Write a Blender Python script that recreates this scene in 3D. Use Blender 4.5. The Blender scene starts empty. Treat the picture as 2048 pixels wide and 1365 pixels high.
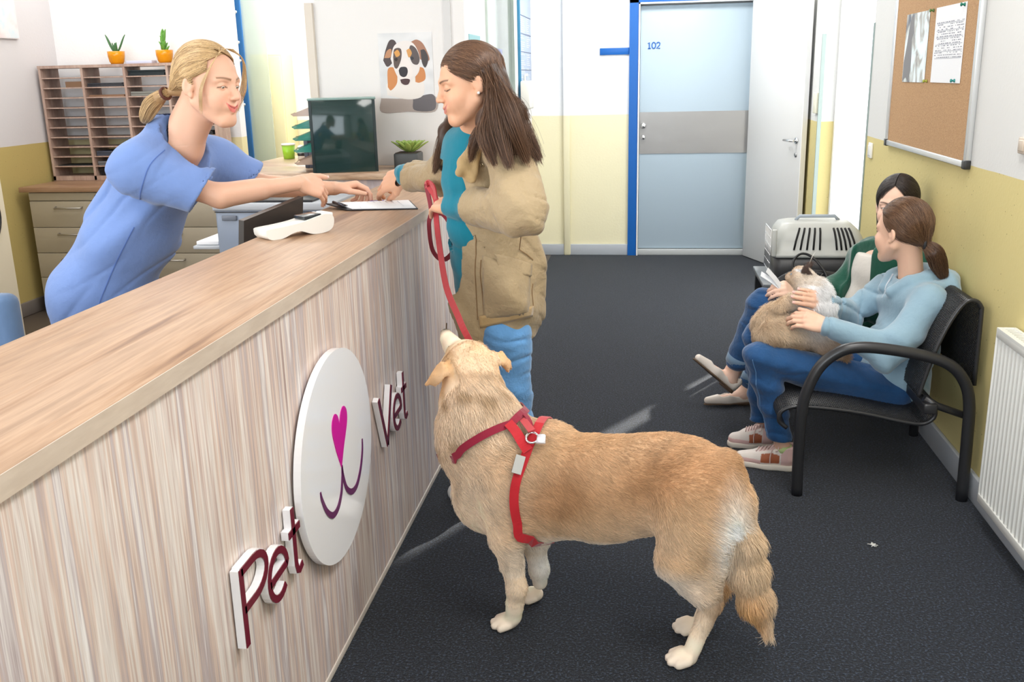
import bpy, bmesh, math, random, os
import numpy as np
from mathutils import Vector, Matrix, Euler
PI = math.pi
SC = bpy.context.scene
COL = SC.collection
# ---------------------------------------------------------------- camera
F_PX = 1915.58; CAM_H = 1.6
_yaw, _pit, _rol = -0.13994026, 0.27026779, -0.02344911
cF = np.array([math.sin(_yaw)*math.cos(_pit), math.cos(_yaw)*math.cos(_pit), -math.sin(_pit)])
_r0 = np.array([math.cos(_yaw), -math.sin(_yaw), 0.0]); _u0 = np.cross(_r0, cF)
cR = math.cos(_rol)*_r0 + math.sin(_rol)*_u0
cU = -math.sin(_rol)*_r0 + math.cos(_rol)*_u0
cam_d = bpy.data.cameras.new('camera'); cam = bpy.data.objects.new('camera', cam_d); COL.objects.link(cam)
cam.matrix_world = Matrix(((cR[0], cU[0], -cF[0], 0), (cR[1], cU[1], -cF[1], 0), (cR[2], cU[2], -cF[2], CAM_H), (0, 0, 0, 1)))
cam_d.sensor_width = 36.0; cam_d.lens = 36.0*F_PX/2048; cam_d.clip_start = 0.05; cam_d.clip_end = 200
SC.camera = cam
def at(x, y, **k):
    """point in the room where a measured sight line meets the plane X=, Y= or Z= given"""
    d = cF*F_PX + cR*(x-1024) - cU*(y-682.5)
    a, v = list(k.items())[0]; i = 'XYZ'.index(a); o = (0, 0, CAM_H)[i]
    return np.array([0, 0, CAM_H]) + d*(v-o)/d[i]
# ---------------------------------------------------------------- world, lights, exposure
SC.view_settings.view_transform = 'Standard'; SC.view_settings.look = 'None'
SC.view_settings.gamma = 1.0; SC.view_settings.exposure = 0.0; SC.view_settings.use_curve_mapping = False
SC.cycles.max_bounces = 6; SC.cycles.diffuse_bounces = 4; SC.cycles.glossy_bounces = 3
SC.cycles.transmission_bounces = 6; SC.cycles.transparent_max_bounces = 12
SC.cycles.caustics_reflective = False; SC.cycles.caustics_refractive = False
W = bpy.data.worlds.new('daylight'); SC.world = W; W.use_nodes = True
W.node_tree.nodes['Background'].inputs[0].default_value = (0.90, 0.96, 1.0, 1)
W.node_tree.nodes['Background'].inputs[1].default_value = 2.0
def area(name, loc, target, sx, sy, power, color=(1, 1, 1), spread=PI):
    l = bpy.data.lights.new(name, 'AREA'); l.shape = 'RECTANGLE'; l.size = sx; l.size_y = sy
    l.energy = power; l.color = color; l.spread = spread
    o = bpy.data.objects.new(name, l); COL.objects.link(o); o.location = loc
    o.rotation_euler = (Vector(target)-Vector(loc)).to_track_quat('-Z', 'Y').to_euler()
    return o
# unseen ceiling lights added over the waiting room, the desk side and the corridor end; daylight through the front windows
for k, (x, y, e, c) in enumerate(((0.75, 1.2, 36, (1, .97, .93)), (0.75, 3.0, 34, (1, .98, .95)), (0.2, 5.4, 20, (1, 1, 1)), (0.1, 7.6, 48, (1, .99, .96)),
                               (-2.2, 1.2, 9, (1, .95, .9)), (-2.4, 3.4, 16, (1, .96, .92)), (-2.6, 5.6, 20, (1, .98, .95)), (-2.4, 7.9, 60, (1, .98, .93)), (-3.8, 6.55, 9, (1, .98, .95)))):  # last one added to light the wall behind the pigeonholes
    area('ceiling_fill_light', (x, y, 2.92), (x-(.9 if x > .5 else 0), y, 0), 1.1, 0.6, e, c)  # right-hand ones tilted to brighten the counter sign
area('pigeonhole_fill_light', (-3.0, 5.4, 2.6), (-3.8, 7.0, 1.3), .9, .5, 9, (1, .96, .9))  # no lamp stands here: light added to brighten the pigeonholes
area('front_window_daylight', (-1.6, -2.9, 1.9), (-0.7, 3.2, 0.9), 4.2, 1.9, 150, (.84, .92, 1))
area('left_key_light', (-4.35, 1.0, 1.95), (0.3, 3.2, 0.8), 3.2, 1.7, 80, (1, .98, .95))  # key light added from the left, set in an unseen window
sun_d = bpy.data.lights.new('sun', 'SUN'); sun_d.energy = 16.0; sun_d.angle = math.radians(.9); sun_d.color = (1, .96, .88)
sun = bpy.data.objects.new('sun', sun_d); COL.objects.link(sun)
sun.rotation_euler = Vector((-0.5, -0.86, -0.45)).to_track_quat('-Z', 'Y').to_euler()

# ---------------------------------------------------------------- helpers
def tag(o, label=None, cat=None, group=None, kind=None):
    if label: o['label'] = label
    if cat: o['category'] = cat
    if group: o['group'] = group
    if kind: o['kind'] = kind
    return o
def empty(name, loc=(0, 0, 0), label=None, cat=None, group=None):
    o = bpy.data.objects.new(name, None); COL.objects.link(o); o.location = loc; o.empty_display_size = .05
    return tag(o, label, cat, group)
def link(name, me, mat=None, parent=None, world=True):
    o = bpy.data.objects.new(name, me); COL.objects.link(o)
    if mat is not None:
        for m in (mat if isinstance(mat, (list, tuple)) else [mat]): me.materials.append(m)
    if parent is not None:
        o.parent = parent
        if world: o.matrix_parent_inverse = Matrix.Translation(parent.location).inverted() if parent.type == 'EMPTY' and parent.parent is None else Matrix.Identity(4)
    return o
class MB:
    """collects pieces of one part, then links them as ONE mesh"""
    def __init__(s): s.bm = bmesh.new()
    def _mark(s, fs, mi, smooth):
        for f in fs: f.material_index = mi; f.smooth = smooth
    def box(s, lo, hi, bev=0.0, M=None, mi=0, seg=2):
        lo, hi = Vector(lo), Vector(hi); c = (lo+hi)/2; d = hi-lo
        r = bmesh.ops.create_cube(s.bm, size=1)
        vs = r['verts']
        for v in vs: v.co = Vector((v.co.x*d.x, v.co.y*d.y, v.co.z*d.z))+c
        fs = set(f for v in vs for f in v.link_faces)
        if bev > 0:
            es = list(set(e for v in vs for e in v.link_edges))
            rb = bmesh.ops.bevel(s.bm, geom=es, offset=min(bev, min(d)*.49), segments=seg, affect='EDGES', profile=.5)
            vs = list(set(v for v in rb['verts']) | set(v for v in vs if v.is_valid))
            fs = set(f for v in vs for f in v.link_faces)
        s._mark(fs, mi, bev > 0)
        if M is not None:
            for v in vs: v.co = M @ v.co
        return s
    def tube(s, pts, r, n=10, closed=False, caps=True, mi=0, flat=None):
        pts = [Vector(p) for p in pts]; N = len(pts); rs = r if isinstance(r, (list, tuple, np.ndarray)) else [r]*N
        rings = []; up = None
        for i, p in enumerate(pts):
            if closed: t = pts[(i+1) % N]-pts[i-1]
            else: t = pts[min(i+1, N-1)]-pts[max(i-1, 0)]
            t.normalize()
            if up is None:
                up = Vector((0, 0, 1)) if abs(t.z) < .9 else Vector((1, 0, 0))
                if flat is not None: up = Vector(flat)
            a = (up - t*up.dot(t)).normalized(); b = t.cross(a); up = a
            ra, rb = (rs[i] if isinstance(rs[i], (tuple, list)) else (rs[i], rs[i]))
            rings.append([s.bm.verts.new(p + a*math.cos(2*PI*k/n)*ra + b*math.sin(2*PI*k/n)*rb) for k in range(n)])
        M = N if closed else N-1
        for i in range(M):
            A, B = rings[i], rings[(i+1) % N]
            for k in range(n):
                f = s.bm.faces.new((A[k], A[(k+1) % n], B[(k+1) % n], B[k])); f.smooth = True; f.material_index = mi
        if caps and not closed:
            for R_ in (rings[0][::-1], rings[-1]):
                f = s.bm.faces.new(R_); f.material_index = mi
        return s
    def ribbon(s, pts, w, th, wdir, mi=0):
        """flat strap: width along wdir, thickness across"""
        pts = [Vector(p) for p in pts]; N = len(pts); rings = []
        for i, p in enumerate(pts):
            t = (pts[min(i+1, N-1)]-pts[max(i-1, 0)]).normalized()
            wd = Vector(wdir[i] if isinstance(wdir, list) else wdir); wd = (wd - t*wd.dot(t)).normalized(); nn = t.cross(wd)
            rings.append([s.bm.verts.new(p + wd*a*w/2 + nn*b*th/2) for a, b in ((-1, -1), (1, -1), (1, 1), (-1, 1))])
        for i in range(N-1):
            A, B = rings[i], rings[i+1]
            for k in range(4):
                f = s.bm.faces.new((A[k], A[(k+1) % 4], B[(k+1) % 4], B[k])); f.material_index = mi
        s.bm.faces.new(rings[0][::-1]).material_index = mi; s.bm.faces.new(rings[-1]).material_index = mi
        return s
    def lathe(s, prof, c=(0, 0, 0), n=28, M=None, mi=0, smooth=True):
        c = Vector(c); rings = []; allv = []
        for r, z in prof:
            if r < 1e-6: ring = [s.bm.verts.new(c+Vector((0, 0, z)))]
            else: ring = [s.bm.verts.new(c+Vector((r*math.cos(2*PI*k/n), r*math.sin(2*PI*k/n), z))) for k in range(n)]
            rings.append(ring); allv += ring
        for A, B in zip(rings, rings[1:]):
            for k in range(n):
                q = []
                for v in ((A[k % len(A)]), A[(k+1) % len(A)], B[(k+1) % len(B)], B[k % len(B)]):
                    if v not in q: q.append(v)
                if len(q) > 2:
                    f = s.bm.faces.new(q); f.smooth = smooth; f.material_index = mi
        if M is not None:
            for v in allv: v.co = M @ v.co
        return s
    def prism(s, poly, a, b, axis='X', mi=0):
        """polygon in the other two axes, pushed from a to b along axis"""
        i = 'XYZ'.index(axis)
        def mk(p, q):
            l = [0, 0, 0]; o = [j for j in range(3) if j != i]; l[i] = q; l[o[0]], l[o[1]] = p; return s.bm.verts.new(l)
        A = [mk(p, a) for p in poly]; B = [mk(p, b) for p in poly]; n = len(poly)
        fs = [s.bm.faces.new(A[::-1]), s.bm.faces.new(B)]
        for k in range(n): fs.append(s.bm.faces.new((A[k], A[(k+1) % n], B[(k+1) % n], B[k])))
        for f in fs: f.material_index = mi
        return s
    def stroke(s, pts, w, a, b, axis='X', mi=0):
        """a pen stroke of width w drawn in a plane and given depth a..b along axis; w may be a list"""
        P = [Vector(p) for p in pts]; N = len(P); W = w if isinstance(w, list) else [w]*N; L, R_ = [], []
        for i in range(N):
            t = (P[min(i+1, N-1)]-P[max(i-1, 0)]).normalized(); n_ = Vector((-t.y, t.x))
            L.append(P[i]+n_*W[i]/2); R_.append(P[i]-n_*W[i]/2)
        for i in range(N-1): s.prism([L[i], R_[i], R_[i+1], L[i+1]], a, b, axis, mi)
        return s
    def build(s, name, mat=None, parent=None, wn=False):
        bmesh.ops.recalc_face_normals(s.bm, faces=s.bm.faces)
        me = bpy.data.meshes.new(name); s.bm.to_mesh(me); s.bm.free()
        o = link(name, me, mat, parent)
        return o
def arc(cx, cy, r, a0, a1, n=12):
    return [(cx+r*math.cos(math.radians(a0+(a1-a0)*i/n)), cy+r*math.sin(math.radians(a0+(a1-a0)*i/n))) for i in range(n+1)]
def spline(pts, n=8):
    """Catmull-Rom through pts"""
    P = [np.array(p, float) for p in pts]; P = [2*P[0]-P[1]]+P+[2*P[-1]-P[-2]]; out = []
    for i in range(1, len(P)-2):
        for k in range(n):
            t = k/n
            out.append(.5*((2*P[i])+(-P[i-1]+P[i+1])*t+(2*P[i-1]-5*P[i]+4*P[i+1]-P[i+2])*t*t+(-P[i-1]+3*P[i]-3*P[i+1]+P[i+2])*t**3))
    out.append(P[-2]); return out
# ---------------------------------------------------------------- materials
def mat(name, color=(.8, .8, .8), rough=.6, metal=0., spec=.5, sheen=0., trans=0., ior=1.45, alpha=1., coat=0., sss=0.):
    m = bpy.data.materials.new(name); m.use_nodes = True; b = m.node_tree.nodes['Principled BSDF']
    b.inputs['Base Color'].default_value = (*color[:3], 1); b.inputs['Roughness'].default_value = rough
    b.inputs['Metallic'].default_value = metal; b.inputs['Specular IOR Level'].default_value = spec
    b.inputs['Sheen Weight'].default_value = sheen; b.inputs['Transmission Weight'].default_value = trans
    b.inputs['IOR'].default_value = ior; b.inputs['Alpha'].default_value = alpha; b.inputs['Coat Weight'].default_value = coat
    if sss: b.inputs['Subsurface Weight'].default_value = sss; b.inputs['Subsurface Radius'].default_value = (.02, .008, .005); b.inputs['Subsurface Scale'].default_value = .35
    return m
def nt(m): return m.node_tree, m.node_tree.nodes, m.node_tree.links, m.node_tree.nodes['Principled BSDF']
def node(t, typ, **k):
    n = t.nodes.new(typ)
    for a, b in k.items():
        if a.startswith('_'): setattr(n, a[1:], b)
        else: n.inputs[a.replace('__', ' ')].default_value = b
    return n
def coords(t, scale=(1, 1, 1), kind='Object', rot=(0, 0, 0)):
    c = t.nodes.new('ShaderNodeTexCoord'); mp = t.nodes.new('ShaderNodeMapping'); mp.inputs['Scale'].default_value = scale; mp.inputs['Rotation'].default_value = rot
    t.links.new(c.outputs[kind], mp.inputs['Vector']); return mp.outputs['Vector']
def ramp(t, fac, stops, interp='LINEAR'):
    r = t.nodes.new('ShaderNodeValToRGB'); r.color_ramp.interpolation = interp
    e = r.color_ramp.elements
    while len(e) < len(stops): e.new(.5)
    for i, (p, c) in enumerate(stops): e[i].position = p; e[i].color = (*c[:3], 1)
    t.links.new(fac, r.inputs['Fac']); return r.outputs['Color']
def bump(t, h, strength=.3, dist=.002, prev=None):
    b = node(t, 'ShaderNodeBump', Strength=strength, Distance=dist); t.links.new(h, b.inputs['Height'])
    if prev is not None: t.links.new(prev, b.inputs['Normal'])
    return b.outputs['Normal']
def noise_bump(m, scale=200, strength=.3, dist=.001, detail=3, stretch=(1, 1, 1)):
    t, N, L, b = nt(m); v = coords(t, stretch)
    n = node(t, 'ShaderNodeTexNoise', Scale=scale, Detail=detail); L.new(v, n.inputs['Vector'])
    L.new(bump(t, n.outputs['Fac'], strength, dist), b.inputs['Normal']); return m
def mixc(t, fac, a, b):
    m = t.nodes.new('ShaderNodeMix'); m.data_type = 'RGBA'
    for s, v in ((m.inputs[0], fac), (m.inputs[6], a), (m.inputs[7], b)):
        if hasattr(v, 'is_linked') or isinstance(v, bpy.types.NodeSocket): t.links.new(v, s)
        elif isinstance(v, (tuple, list)): s.default_value = (*v[:3], 1)
        else: s.default_value = v
    return m.outputs[2]
def math_(t, op, a, b=0.0, c=None):
    m = t.nodes.new('ShaderNodeMath'); m.operation = op
    for s, v in zip(m.inputs, (a, b, c)):
        if v is None: continue
        if isinstance(v, bpy.types.NodeSocket): t.links.new(v, s)
        else: s.default_value = v
    return m.outputs[0]

def wood(name, cols, grain=(1, 1, 1), scale=1.0, rough=.42, fine=.25):
    """laminate with streaks running along the axis whose grain scale is small"""
    m = mat(name, cols[0], rough); t, N, L, b = nt(m)
    v = coords(t, grain); v2 = coords(t, tuple(g*3.7 for g in grain))
    n1 = node(t, 'ShaderNodeTexNoise', Scale=scale, Detail=5, Roughness=.65, Distortion=.4); L.new(v, n1.inputs['Vector'])
    n2 = node(t, 'ShaderNodeTexNoise', Scale=scale*2.3, Detail=3, Roughness=.6); L.new(v2, n2.inputs['Vector'])
    k = len(cols)
    c1 = ramp(t, n1.outputs['Fac'], [(.32+.36*i/(k-1), c) for i, c in enumerate(cols)])
    c2 = ramp(t, n2.outputs['Fac'], [(.35, (.55, .5, .47)), (.62, (1, 1, 1))])
    mx = t.nodes.new('ShaderNodeMix'); mx.data_type = 'RGBA'; mx.blend_type = 'MULTIPLY'; mx.inputs[0].default_value = fine
    L.new(c1, mx.inputs[6]); L.new(c2, mx.inputs[7]); L.new(mx.outputs[2], b.inputs['Base Color'])
    return m
def two_tone(name, zl, low, high, speck=.0, rough=.8):
    """wall painted in two colours with the boundary at height zl"""
    m = mat(name, high, rough); t, N, L, b = nt(m)
    g = t.nodes.new('ShaderNodeNewGeometry'); sx = t.nodes.new('ShaderNodeSeparateXYZ'); L.new(g.outputs['Position'], sx.inputs[0])
    wv = node(t, 'ShaderNodeTexNoise', Scale=3.0, Detail=2); L.new(g.outputs['Position'], wv.inputs['Vector'])
    z = math_(t, 'ADD', sx.outputs['Z'], math_(t, 'MULTIPLY', math_(t, 'SUBTRACT', wv.outputs['Fac'], .5), .008))
    f = math_(t, 'GREATER_THAN', z, zl)
    n = node(t, 'ShaderNodeTexNoise', Scale=2.5, Detail=5, Roughness=.7); L.new(g.outputs['Position'], n.inputs['Vector'])
    lowv = mixc(t, math_(t, 'MULTIPLY', n.outputs['Fac'], .35), low, tuple(c*.86 for c in low))
    if speck:
        vo = node(t, 'ShaderNodeTexVoronoi', Scale=26.0); L.new(g.outputs['Position'], vo.inputs['Vector'])
        sp = math_(t, 'LESS_THAN', vo.outputs['Distance'], speck)
        lowv = mixc(t, sp, lowv, tuple(c*.42 for c in low))
    L.new(mixc(t, f, lowv, high), b.inputs['Base Color'])
    n2 = node(t, 'ShaderNodeTexNoise', Scale=60, Detail=4); L.new(g.outputs['Position'], n2.inputs['Vector'])
    L.new(bump(t, n2.outputs['Fac'], .25, .004), b.inputs['Normal'])
    return m
def fabric(name, color, rough=.85, var=.12, scale=9, weave=900, sheen=.3, wr=.0, wscale=14):
    m = mat(name, color, rough, sheen=sheen, spec=.25); t, N, L, b = nt(m); v = coords(t)
    n = node(t, 'ShaderNodeTexNoise', Scale=scale, Detail=5, Roughness=.65); L.new(v, n.inputs['Vector'])
    L.new(mixc(t, n.outputs['Fac'], tuple(c*(1-var*1.6) for c in color), tuple(min(1, c*(1+var)) for c in color)), b.inputs['Base Color'])
    w = node(t, 'ShaderNodeTexNoise', Scale=weave, Detail=1); L.new(v, w.inputs['Vector'])
    nr = bump(t, w.outputs['Fac'], .35, .0006)
    if wr:
        w2 = node(t, 'ShaderNodeTexNoise', Scale=wscale*1.4, Detail=4, Roughness=.55, Distortion=.1); L.new(v, w2.inputs['Vector'])
        rg = math_(t, 'ABSOLUTE', math_(t, 'SUBTRACT', w2.outputs['Fac'], .5))
        nr = bump(t, w2.outputs['Fac'], min(1, wr), .03, nr)
    L.new(nr, b.inputs['Normal']); return m
def attr_mat(name, attr='col', rough=.6, sheen=0., spec=.4, sss=0., bump_scale=0, bstr=.2, tint=None):
    m = mat(name, (.8, .8, .8), rough, sheen=sheen, spec=spec, sss=sss); t, N, L, b = nt(m)
    a = t.nodes.new('ShaderNodeAttribute'); a.attribute_name = attr; L.new(a.outputs['Color'], b.inputs['Base Color'])
    if bump_scale:
        v = coords(t); n = node(t, 'ShaderNodeTexNoise', Scale=bump_scale, Detail=3); L.new(v, n.inputs['Vector'])
        L.new(bump(t, n.outputs['Fac'], bstr, .001), b.inputs['Normal'])
    return m
# ================================================================ THE SETTING
XR, YB, XL = 1.265, 8.70, -4.43          # right wall, back wall, left wall
XC, ZT = -0.84, 1.115                    # counter front, counter top height
WHITE = (.80, .80, .80); YEL = (.80, .70, .38)
m_rwall = two_tone('painted_plaster_right', 1.222, (.66, .56, .25), (.68, .68, .66), .07)  # right wall copy of the paint, weaker light put into the colour
m_bwall = two_tone('painted_plaster_back', 1.250, (.86, .80, .55), (.84, .85, .85))
m_lwall = two_tone('painted_plaster_left', 1.200, (.56, .44, .16), (.70, .68, .69), .06)  # left wall copy of the paint, darkened for the dim desk side
m_white = noise_bump(mat('white_paint', (.82, .81, .80), .6), 40, .12, .003)
m_grey_paint = mat('grey_skirting_paint', (.46, .49, .53), .5)
m_carpet = mat('carpet', (.03, .033, .038), .95, spec=.15, sheen=.15)
t, N, L, b = nt(m_carpet); v = coords(t)
n1 = node(t, 'ShaderNodeTexNoise', Scale=130, Detail=3, Roughness=.8); L.new(v, n1.inputs['Vector'])
n2 = node(t, 'ShaderNodeTexNoise', Scale=1.6, Detail=4, Roughness=.6); L.new(v, n2.inputs['Vector'])
c1 = ramp(t, n1.outputs['Fac'], [(.38, (.0015, .002, .004)), (.54, (.008, .012, .020)), (.70, (.09, .12, .175))])
c2 = mixc(t, n2.outputs['Fac'], (.75, .8, .9), (1.15, 1.12, 1.1))
mx = t.nodes.new('ShaderNodeMix'); mx.data_type = 'RGBA'; mx.blend_type = 'MULTIPLY'; mx.inputs[0].default_value = 1
L.new(c1, mx.inputs[6]); L.new(c2, mx.inputs[7]); L.new(mx.outputs[2], b.inputs['Base Color'])
L.new(bump(t, n1.outputs['Fac'], .9, .006), b.inputs['Normal'])
m_lino = noise_bump(mat('brown_vinyl', (.09, .07, .055), .5), 30, .1, .002)
m_ceil = mat('ceiling_white', (.85, .85, .84), .8)

def struct(name, mb, m, parent=None):
    o = mb.build(name, m, parent)
    if parent is None: o['kind'] = 'structure'
    return o
struct('floor', MB().box((-0.84, -3.2, -.1), (XR+2.4, YB+.1, 0)), m_carpet)
struct('floor_desk_side', MB().box((XL-.1, -3.2, -.1), (-0.84, YB+.1, -.001)), m_lino)
struct('ceiling', MB().box((XL-.1, -3.2, 3.0), (XR+.1, YB+.1, 3.1)), m_ceil)
struct('wall_right', MB().box((XR, -3.2, 0), (XR+.15, 5.85, 3)).box((XR, 7.47, 0), (XR+.15, YB, 3)).box((XR, 5.85, 2.35), (XR+.15, 7.47, 3)), m_rwall)
struct('wall_back', MB().box((-4.6, YB, 0), (-0.055, YB+.15, 3)).box((-.055, YB, 2.18), (.91, YB+.15, 3)).box((.91, YB, 0), (XR+.15, YB+.15, 3)).box((-.055,YB+.14,0),(.91,YB+.16,2.18)), m_bwall)
struct('wall_left', MB().box((XL-.15, -3.2, 0), (XL, -.7, 3)).box((XL-.15, 2.7, 0), (XL, YB, 3)).box((XL-.15, -.7, 0), (XL, 2.7, 1.0)).box((XL-.15, -.7, 2.9), (XL, 2.7, 3)), m_lwall)
wl = MB()
for y in (-.7, .4, 1.5, 2.64): wl.box((XL-.10, y, 1.0), (XL-.04, y+.06, 2.9))
wl.box((XL-.10, -.7, 1.0), (XL-.04, 2.7, 1.06)).box((XL-.10, -.7, 2.84), (XL-.04, 2.7, 2.9)); struct('added_window', wl, m_white)  # window out of view, added to hold the left key light
struct('wall_behind_pigeonholes', MB().box((XL, 7.05, 0), (-3.02, 7.15, 3)), two_tone('painted_plaster_desk', 1.2, (.80, .72, .42), (.86, .85, .85)))
# wall behind the camera with the daylight windows
fw = MB().box((XL, -3.2, 0), (XR, -3.1, 1.0)).box((XL, -3.2, 2.8), (XR, -3.1, 3)).box((XL, -3.2, 1.0), (-3.7, -3.1, 2.8)).box((.5, -3.2, 1.0), (XR, -3.1, 2.8))
struct('wall_front', fw, m_white)
wf = MB()
for x in (-3.7, -2.3, -.9, .44): wf.box((x, -3.19, 1.0), (x+.06, -3.1, 2.8))
wf.box((-3.7, -3.19, 1.0), (.5, -3.1, 1.05)).box((-3.7, -3.19, 2.75), (.5, -3.1, 2.8))
struct('window_1', wf, m_white)
# poster wall (end of the desk) and the side wall of the corridor with its glazed hatch
struct('wall_poster', MB().box((-1.86, 5.5, 0), (-1.0, 5.62, 3)), m_white)
tr = MB().box((-1.905, 5.47, 1.3), (-1.86, 5.64, 2.02)); struct('trim_1', tr, mat('beige_edging', (.72, .66, .58), .5))
struct('trim_2', MB().box((-1.115, 5.485, 0), (-1.075, 5.5, 3)), mat('grey_white_strip', (.66, .66, .66), .5))
sw = MB().box((-1.12, 5.62, 0), (-1.0, 6.25, 3)).box((-1.12, 7.55, 0), (-1.0, YB, 3)).box((-1.12, 6.25, 0), (-1.0, 7.55, 1.35)).box((-1.12, 6.25, 2.4), (-1.0, 7.55, 3))
struct('wall_side', sw, m_white)
m_green_edge = mat('green_white_frame', (.62, .72, .66), .4)
m_glass = mat('pale_glass', (.86, .95, .92), .04, trans=.9, ior=1.2, spec=.5)
w2 = MB().box((-1.03, 6.24, 1.35), (-.985, 6.30, 2.4)).box((-1.03, 7.5, 1.35), (-.985, 7.56, 2.4)).box((-1.03, 6.24, 1.35), (-.985, 7.56, 1.40)).box((-1.03, 6.24, 2.35), (-.985, 7.56, 2.4)).build('window_2', m_green_edge)
w2['kind'] = 'structure'
MB().box((-1.015, 6.30, 1.40), (-1.008, 7.5, 2.35)).build('window_pane', m_glass, w2)
MB().box((-1.013, 6.32, 1.72), (-1.000, 6.95, 1.78)).build('stub_reflection', mat('reflected_blue', (.30, .33, .50), .5), w2)  # solid strip painting the door stub's reflection in the pane
# baseboards
struct('baseboard_back', MB().box((-1.0, YB-.02, 0), (-.12, YB, .10), .004), m_grey_paint)
struct('baseboard_right', MB().box((XR-.018, -3.1, 0), (XR, 5.85, .105), .004).box((XR-.018, 7.47, 0), (XR, YB, .105), .004), m_grey_paint)
struct('baseboard_left', MB().box((XL, 0, 0), (XL+.02, 7.05, .10), .004), mat('brown_skirting', (.25, .22, .20), .5))
struct('baseboard_side', MB().box((-1.0, 5.62, 0), (-.985, YB-.02, .10), .004), m_grey_paint)
struct('trim_3', MB().box((-.72, YB-.035, 0), (-.66, YB, 3), .01), m_bwall)     # boxed pipe on the back wall
# metal corner guards on the entrance opening
m_guard = mat('grey_green_metal', (.33, .40, .38), .4, .5)
struct('trim_4', MB().box((XR-.006, 5.835, .0), (XR+.02, 5.856, 1.84)), m_guard)
struct('trim_5', MB().box((XR-.006, 7.465, .0), (XR+.02, 7.486, 1.84)), m_guard)
# ground outside the entrance and a white porch
struct('ground_outside', MB().box((XR+.15, -6, -.16), (30, 40, -.105)), mat('pale_paving', (.75, .75, .73), .8))
# translucent entrance leaves added to glow white; gaps between them shape the sun patches
m_frost = bpy.data.materials.new('frosted_glass'); m_frost.use_nodes = True; t = m_frost.node_tree; t.nodes.clear()
ou = t.nodes.new('ShaderNodeOutputMaterial'); tl = t.nodes.new('ShaderNodeBsdfTranslucent'); tl.inputs[0].default_value = (.97, .98, 1, 1)
df = t.nodes.new('ShaderNodeBsdfGlossy'); df.inputs[0].default_value = (.9, .9, .9, 1); df.inputs['Roughness'].default_value = .4; ms = t.nodes.new('ShaderNodeMixShader'); ms.inputs[0].default_value = .06
t.links.new(tl.outputs[0], ms.inputs[1]); t.links.new(df.outputs[0], ms.inputs[2]); t.links.new(ms.outputs[0], ou.inputs[0])
d3 = MB().box((1.375, 5.85, 0), (1.395, 5.90, 2.35)).box((1.375, 7.42, 0), (1.395, 7.47, 2.35)).box((1.375, 5.90, 2.30), (1.395, 7.42, 2.35)).build('door_3', mat('pale_door_frame', (.85, .86, .86), .4)); d3['kind'] = 'structure'
MB().box((1.380, 5.90, .01), (1.386, 6.67, 2.30)).build('frosted_pane', m_frost, d3)
MB().box((1.380, 6.85, .01), (1.386, 7.42, 2.30)).build('frosted_pane', m_frost, d3)
pj = MB()
for za, zb in ((.01, .86), (1.03, 1.19), (1.42, 1.80), (1.99, 2.30)): pj.box((1.379, 6.67, za), (1.387, 6.85, zb))
pj.build('sun_mask_pane', m_frost, d3)  # pieces placed to cut the sunlight into separate floor patches
# ---- door 102
m_blue = mat('blue_gloss_paint', (.005, .11, .42), .35)
m_doorpaint = noise_bump(mat('pale_blue_door', (.43, .53, .61), .35), 5, .15, .01)
d1 = MB().box((-.142, YB-.03, 0), (-.066, YB, 2.26)).box((-.142, YB-.03, 2.175), (.95, YB, 2.26)).build('door_1', m_blue); d1['kind'] = 'structure'
MB().box((-.396, YB-.012, 1.755), (-.142, YB, 1.812), .002).build('blue_stub', m_blue, d1)
MB().box((-.064, YB-.04, 0.0), (-.052, YB+.06, 2.175)).box((-.064, YB-.04, 2.163), (.91, YB+.06, 2.175)).build('white_lining', m_white, d1)
leaf = MB().box((-.050, YB+.03, .055), (.905, YB+.07, 2.15), .003).build('door_leaf', m_doorpaint, d1)
MB().box((-.052, YB-.01, 0), (.905, YB+.1, .05), .003).build('threshold', mat('grey_sill', (.5, .52, .52), .5), d1)
MB().box((-.048, YB+.024, .905), (.903, YB+.032, 1.265)).build('kick_plate', noise_bump(mat('brushed_steel', (.38, .37, .36), .32, .75), 6, .2, .01), d1)
lk = MB(); Mx = Matrix.Translation((-.015, YB+.02, 1.15)) @ Matrix.Rotation(PI/2, 4, 'X')
lk.lathe([(0, .035), (.022, .033), (.026, .02), (.018, .0), (0, 0)], M=Mx, n=20)
lk.lathe([(0, .02), (.02, .018), (.022, .0), (0, 0)], M=Matrix.Translation((-.015, YB+.02, 1.05)) @ Matrix.Rotation(PI/2, 4, 'X'), n=20)
lk.build('door_knob', mat('satin_steel', (.7, .7, .7), .25, .9), d1)
nb = MB(); h = .05; x0, z0 = .015, 1.80; yy = (YB+.026, YB+.031)      # the number 102
def seg(pts, w=.009):
    nb.stroke([(x0+p[0]*h, z0+p[1]*h) for p in pts], w, yy[0], yy[1], 'Y')
seg([(0, .8), (.25, 1), (.25, 0)]); seg([(0, 0), (.5, 0)])
seg([(1.0+.32*math.cos(a*PI/8), .5+.5*math.sin(a*PI/8)) for a in range(17)])
seg([(1.5, .75), (1.6, .95), (1.85, 1), (2.05, .85), (2.0, .55), (1.5, 0), (2.1, 0)])
nb.build('door_number', m_blue, d1)
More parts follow.
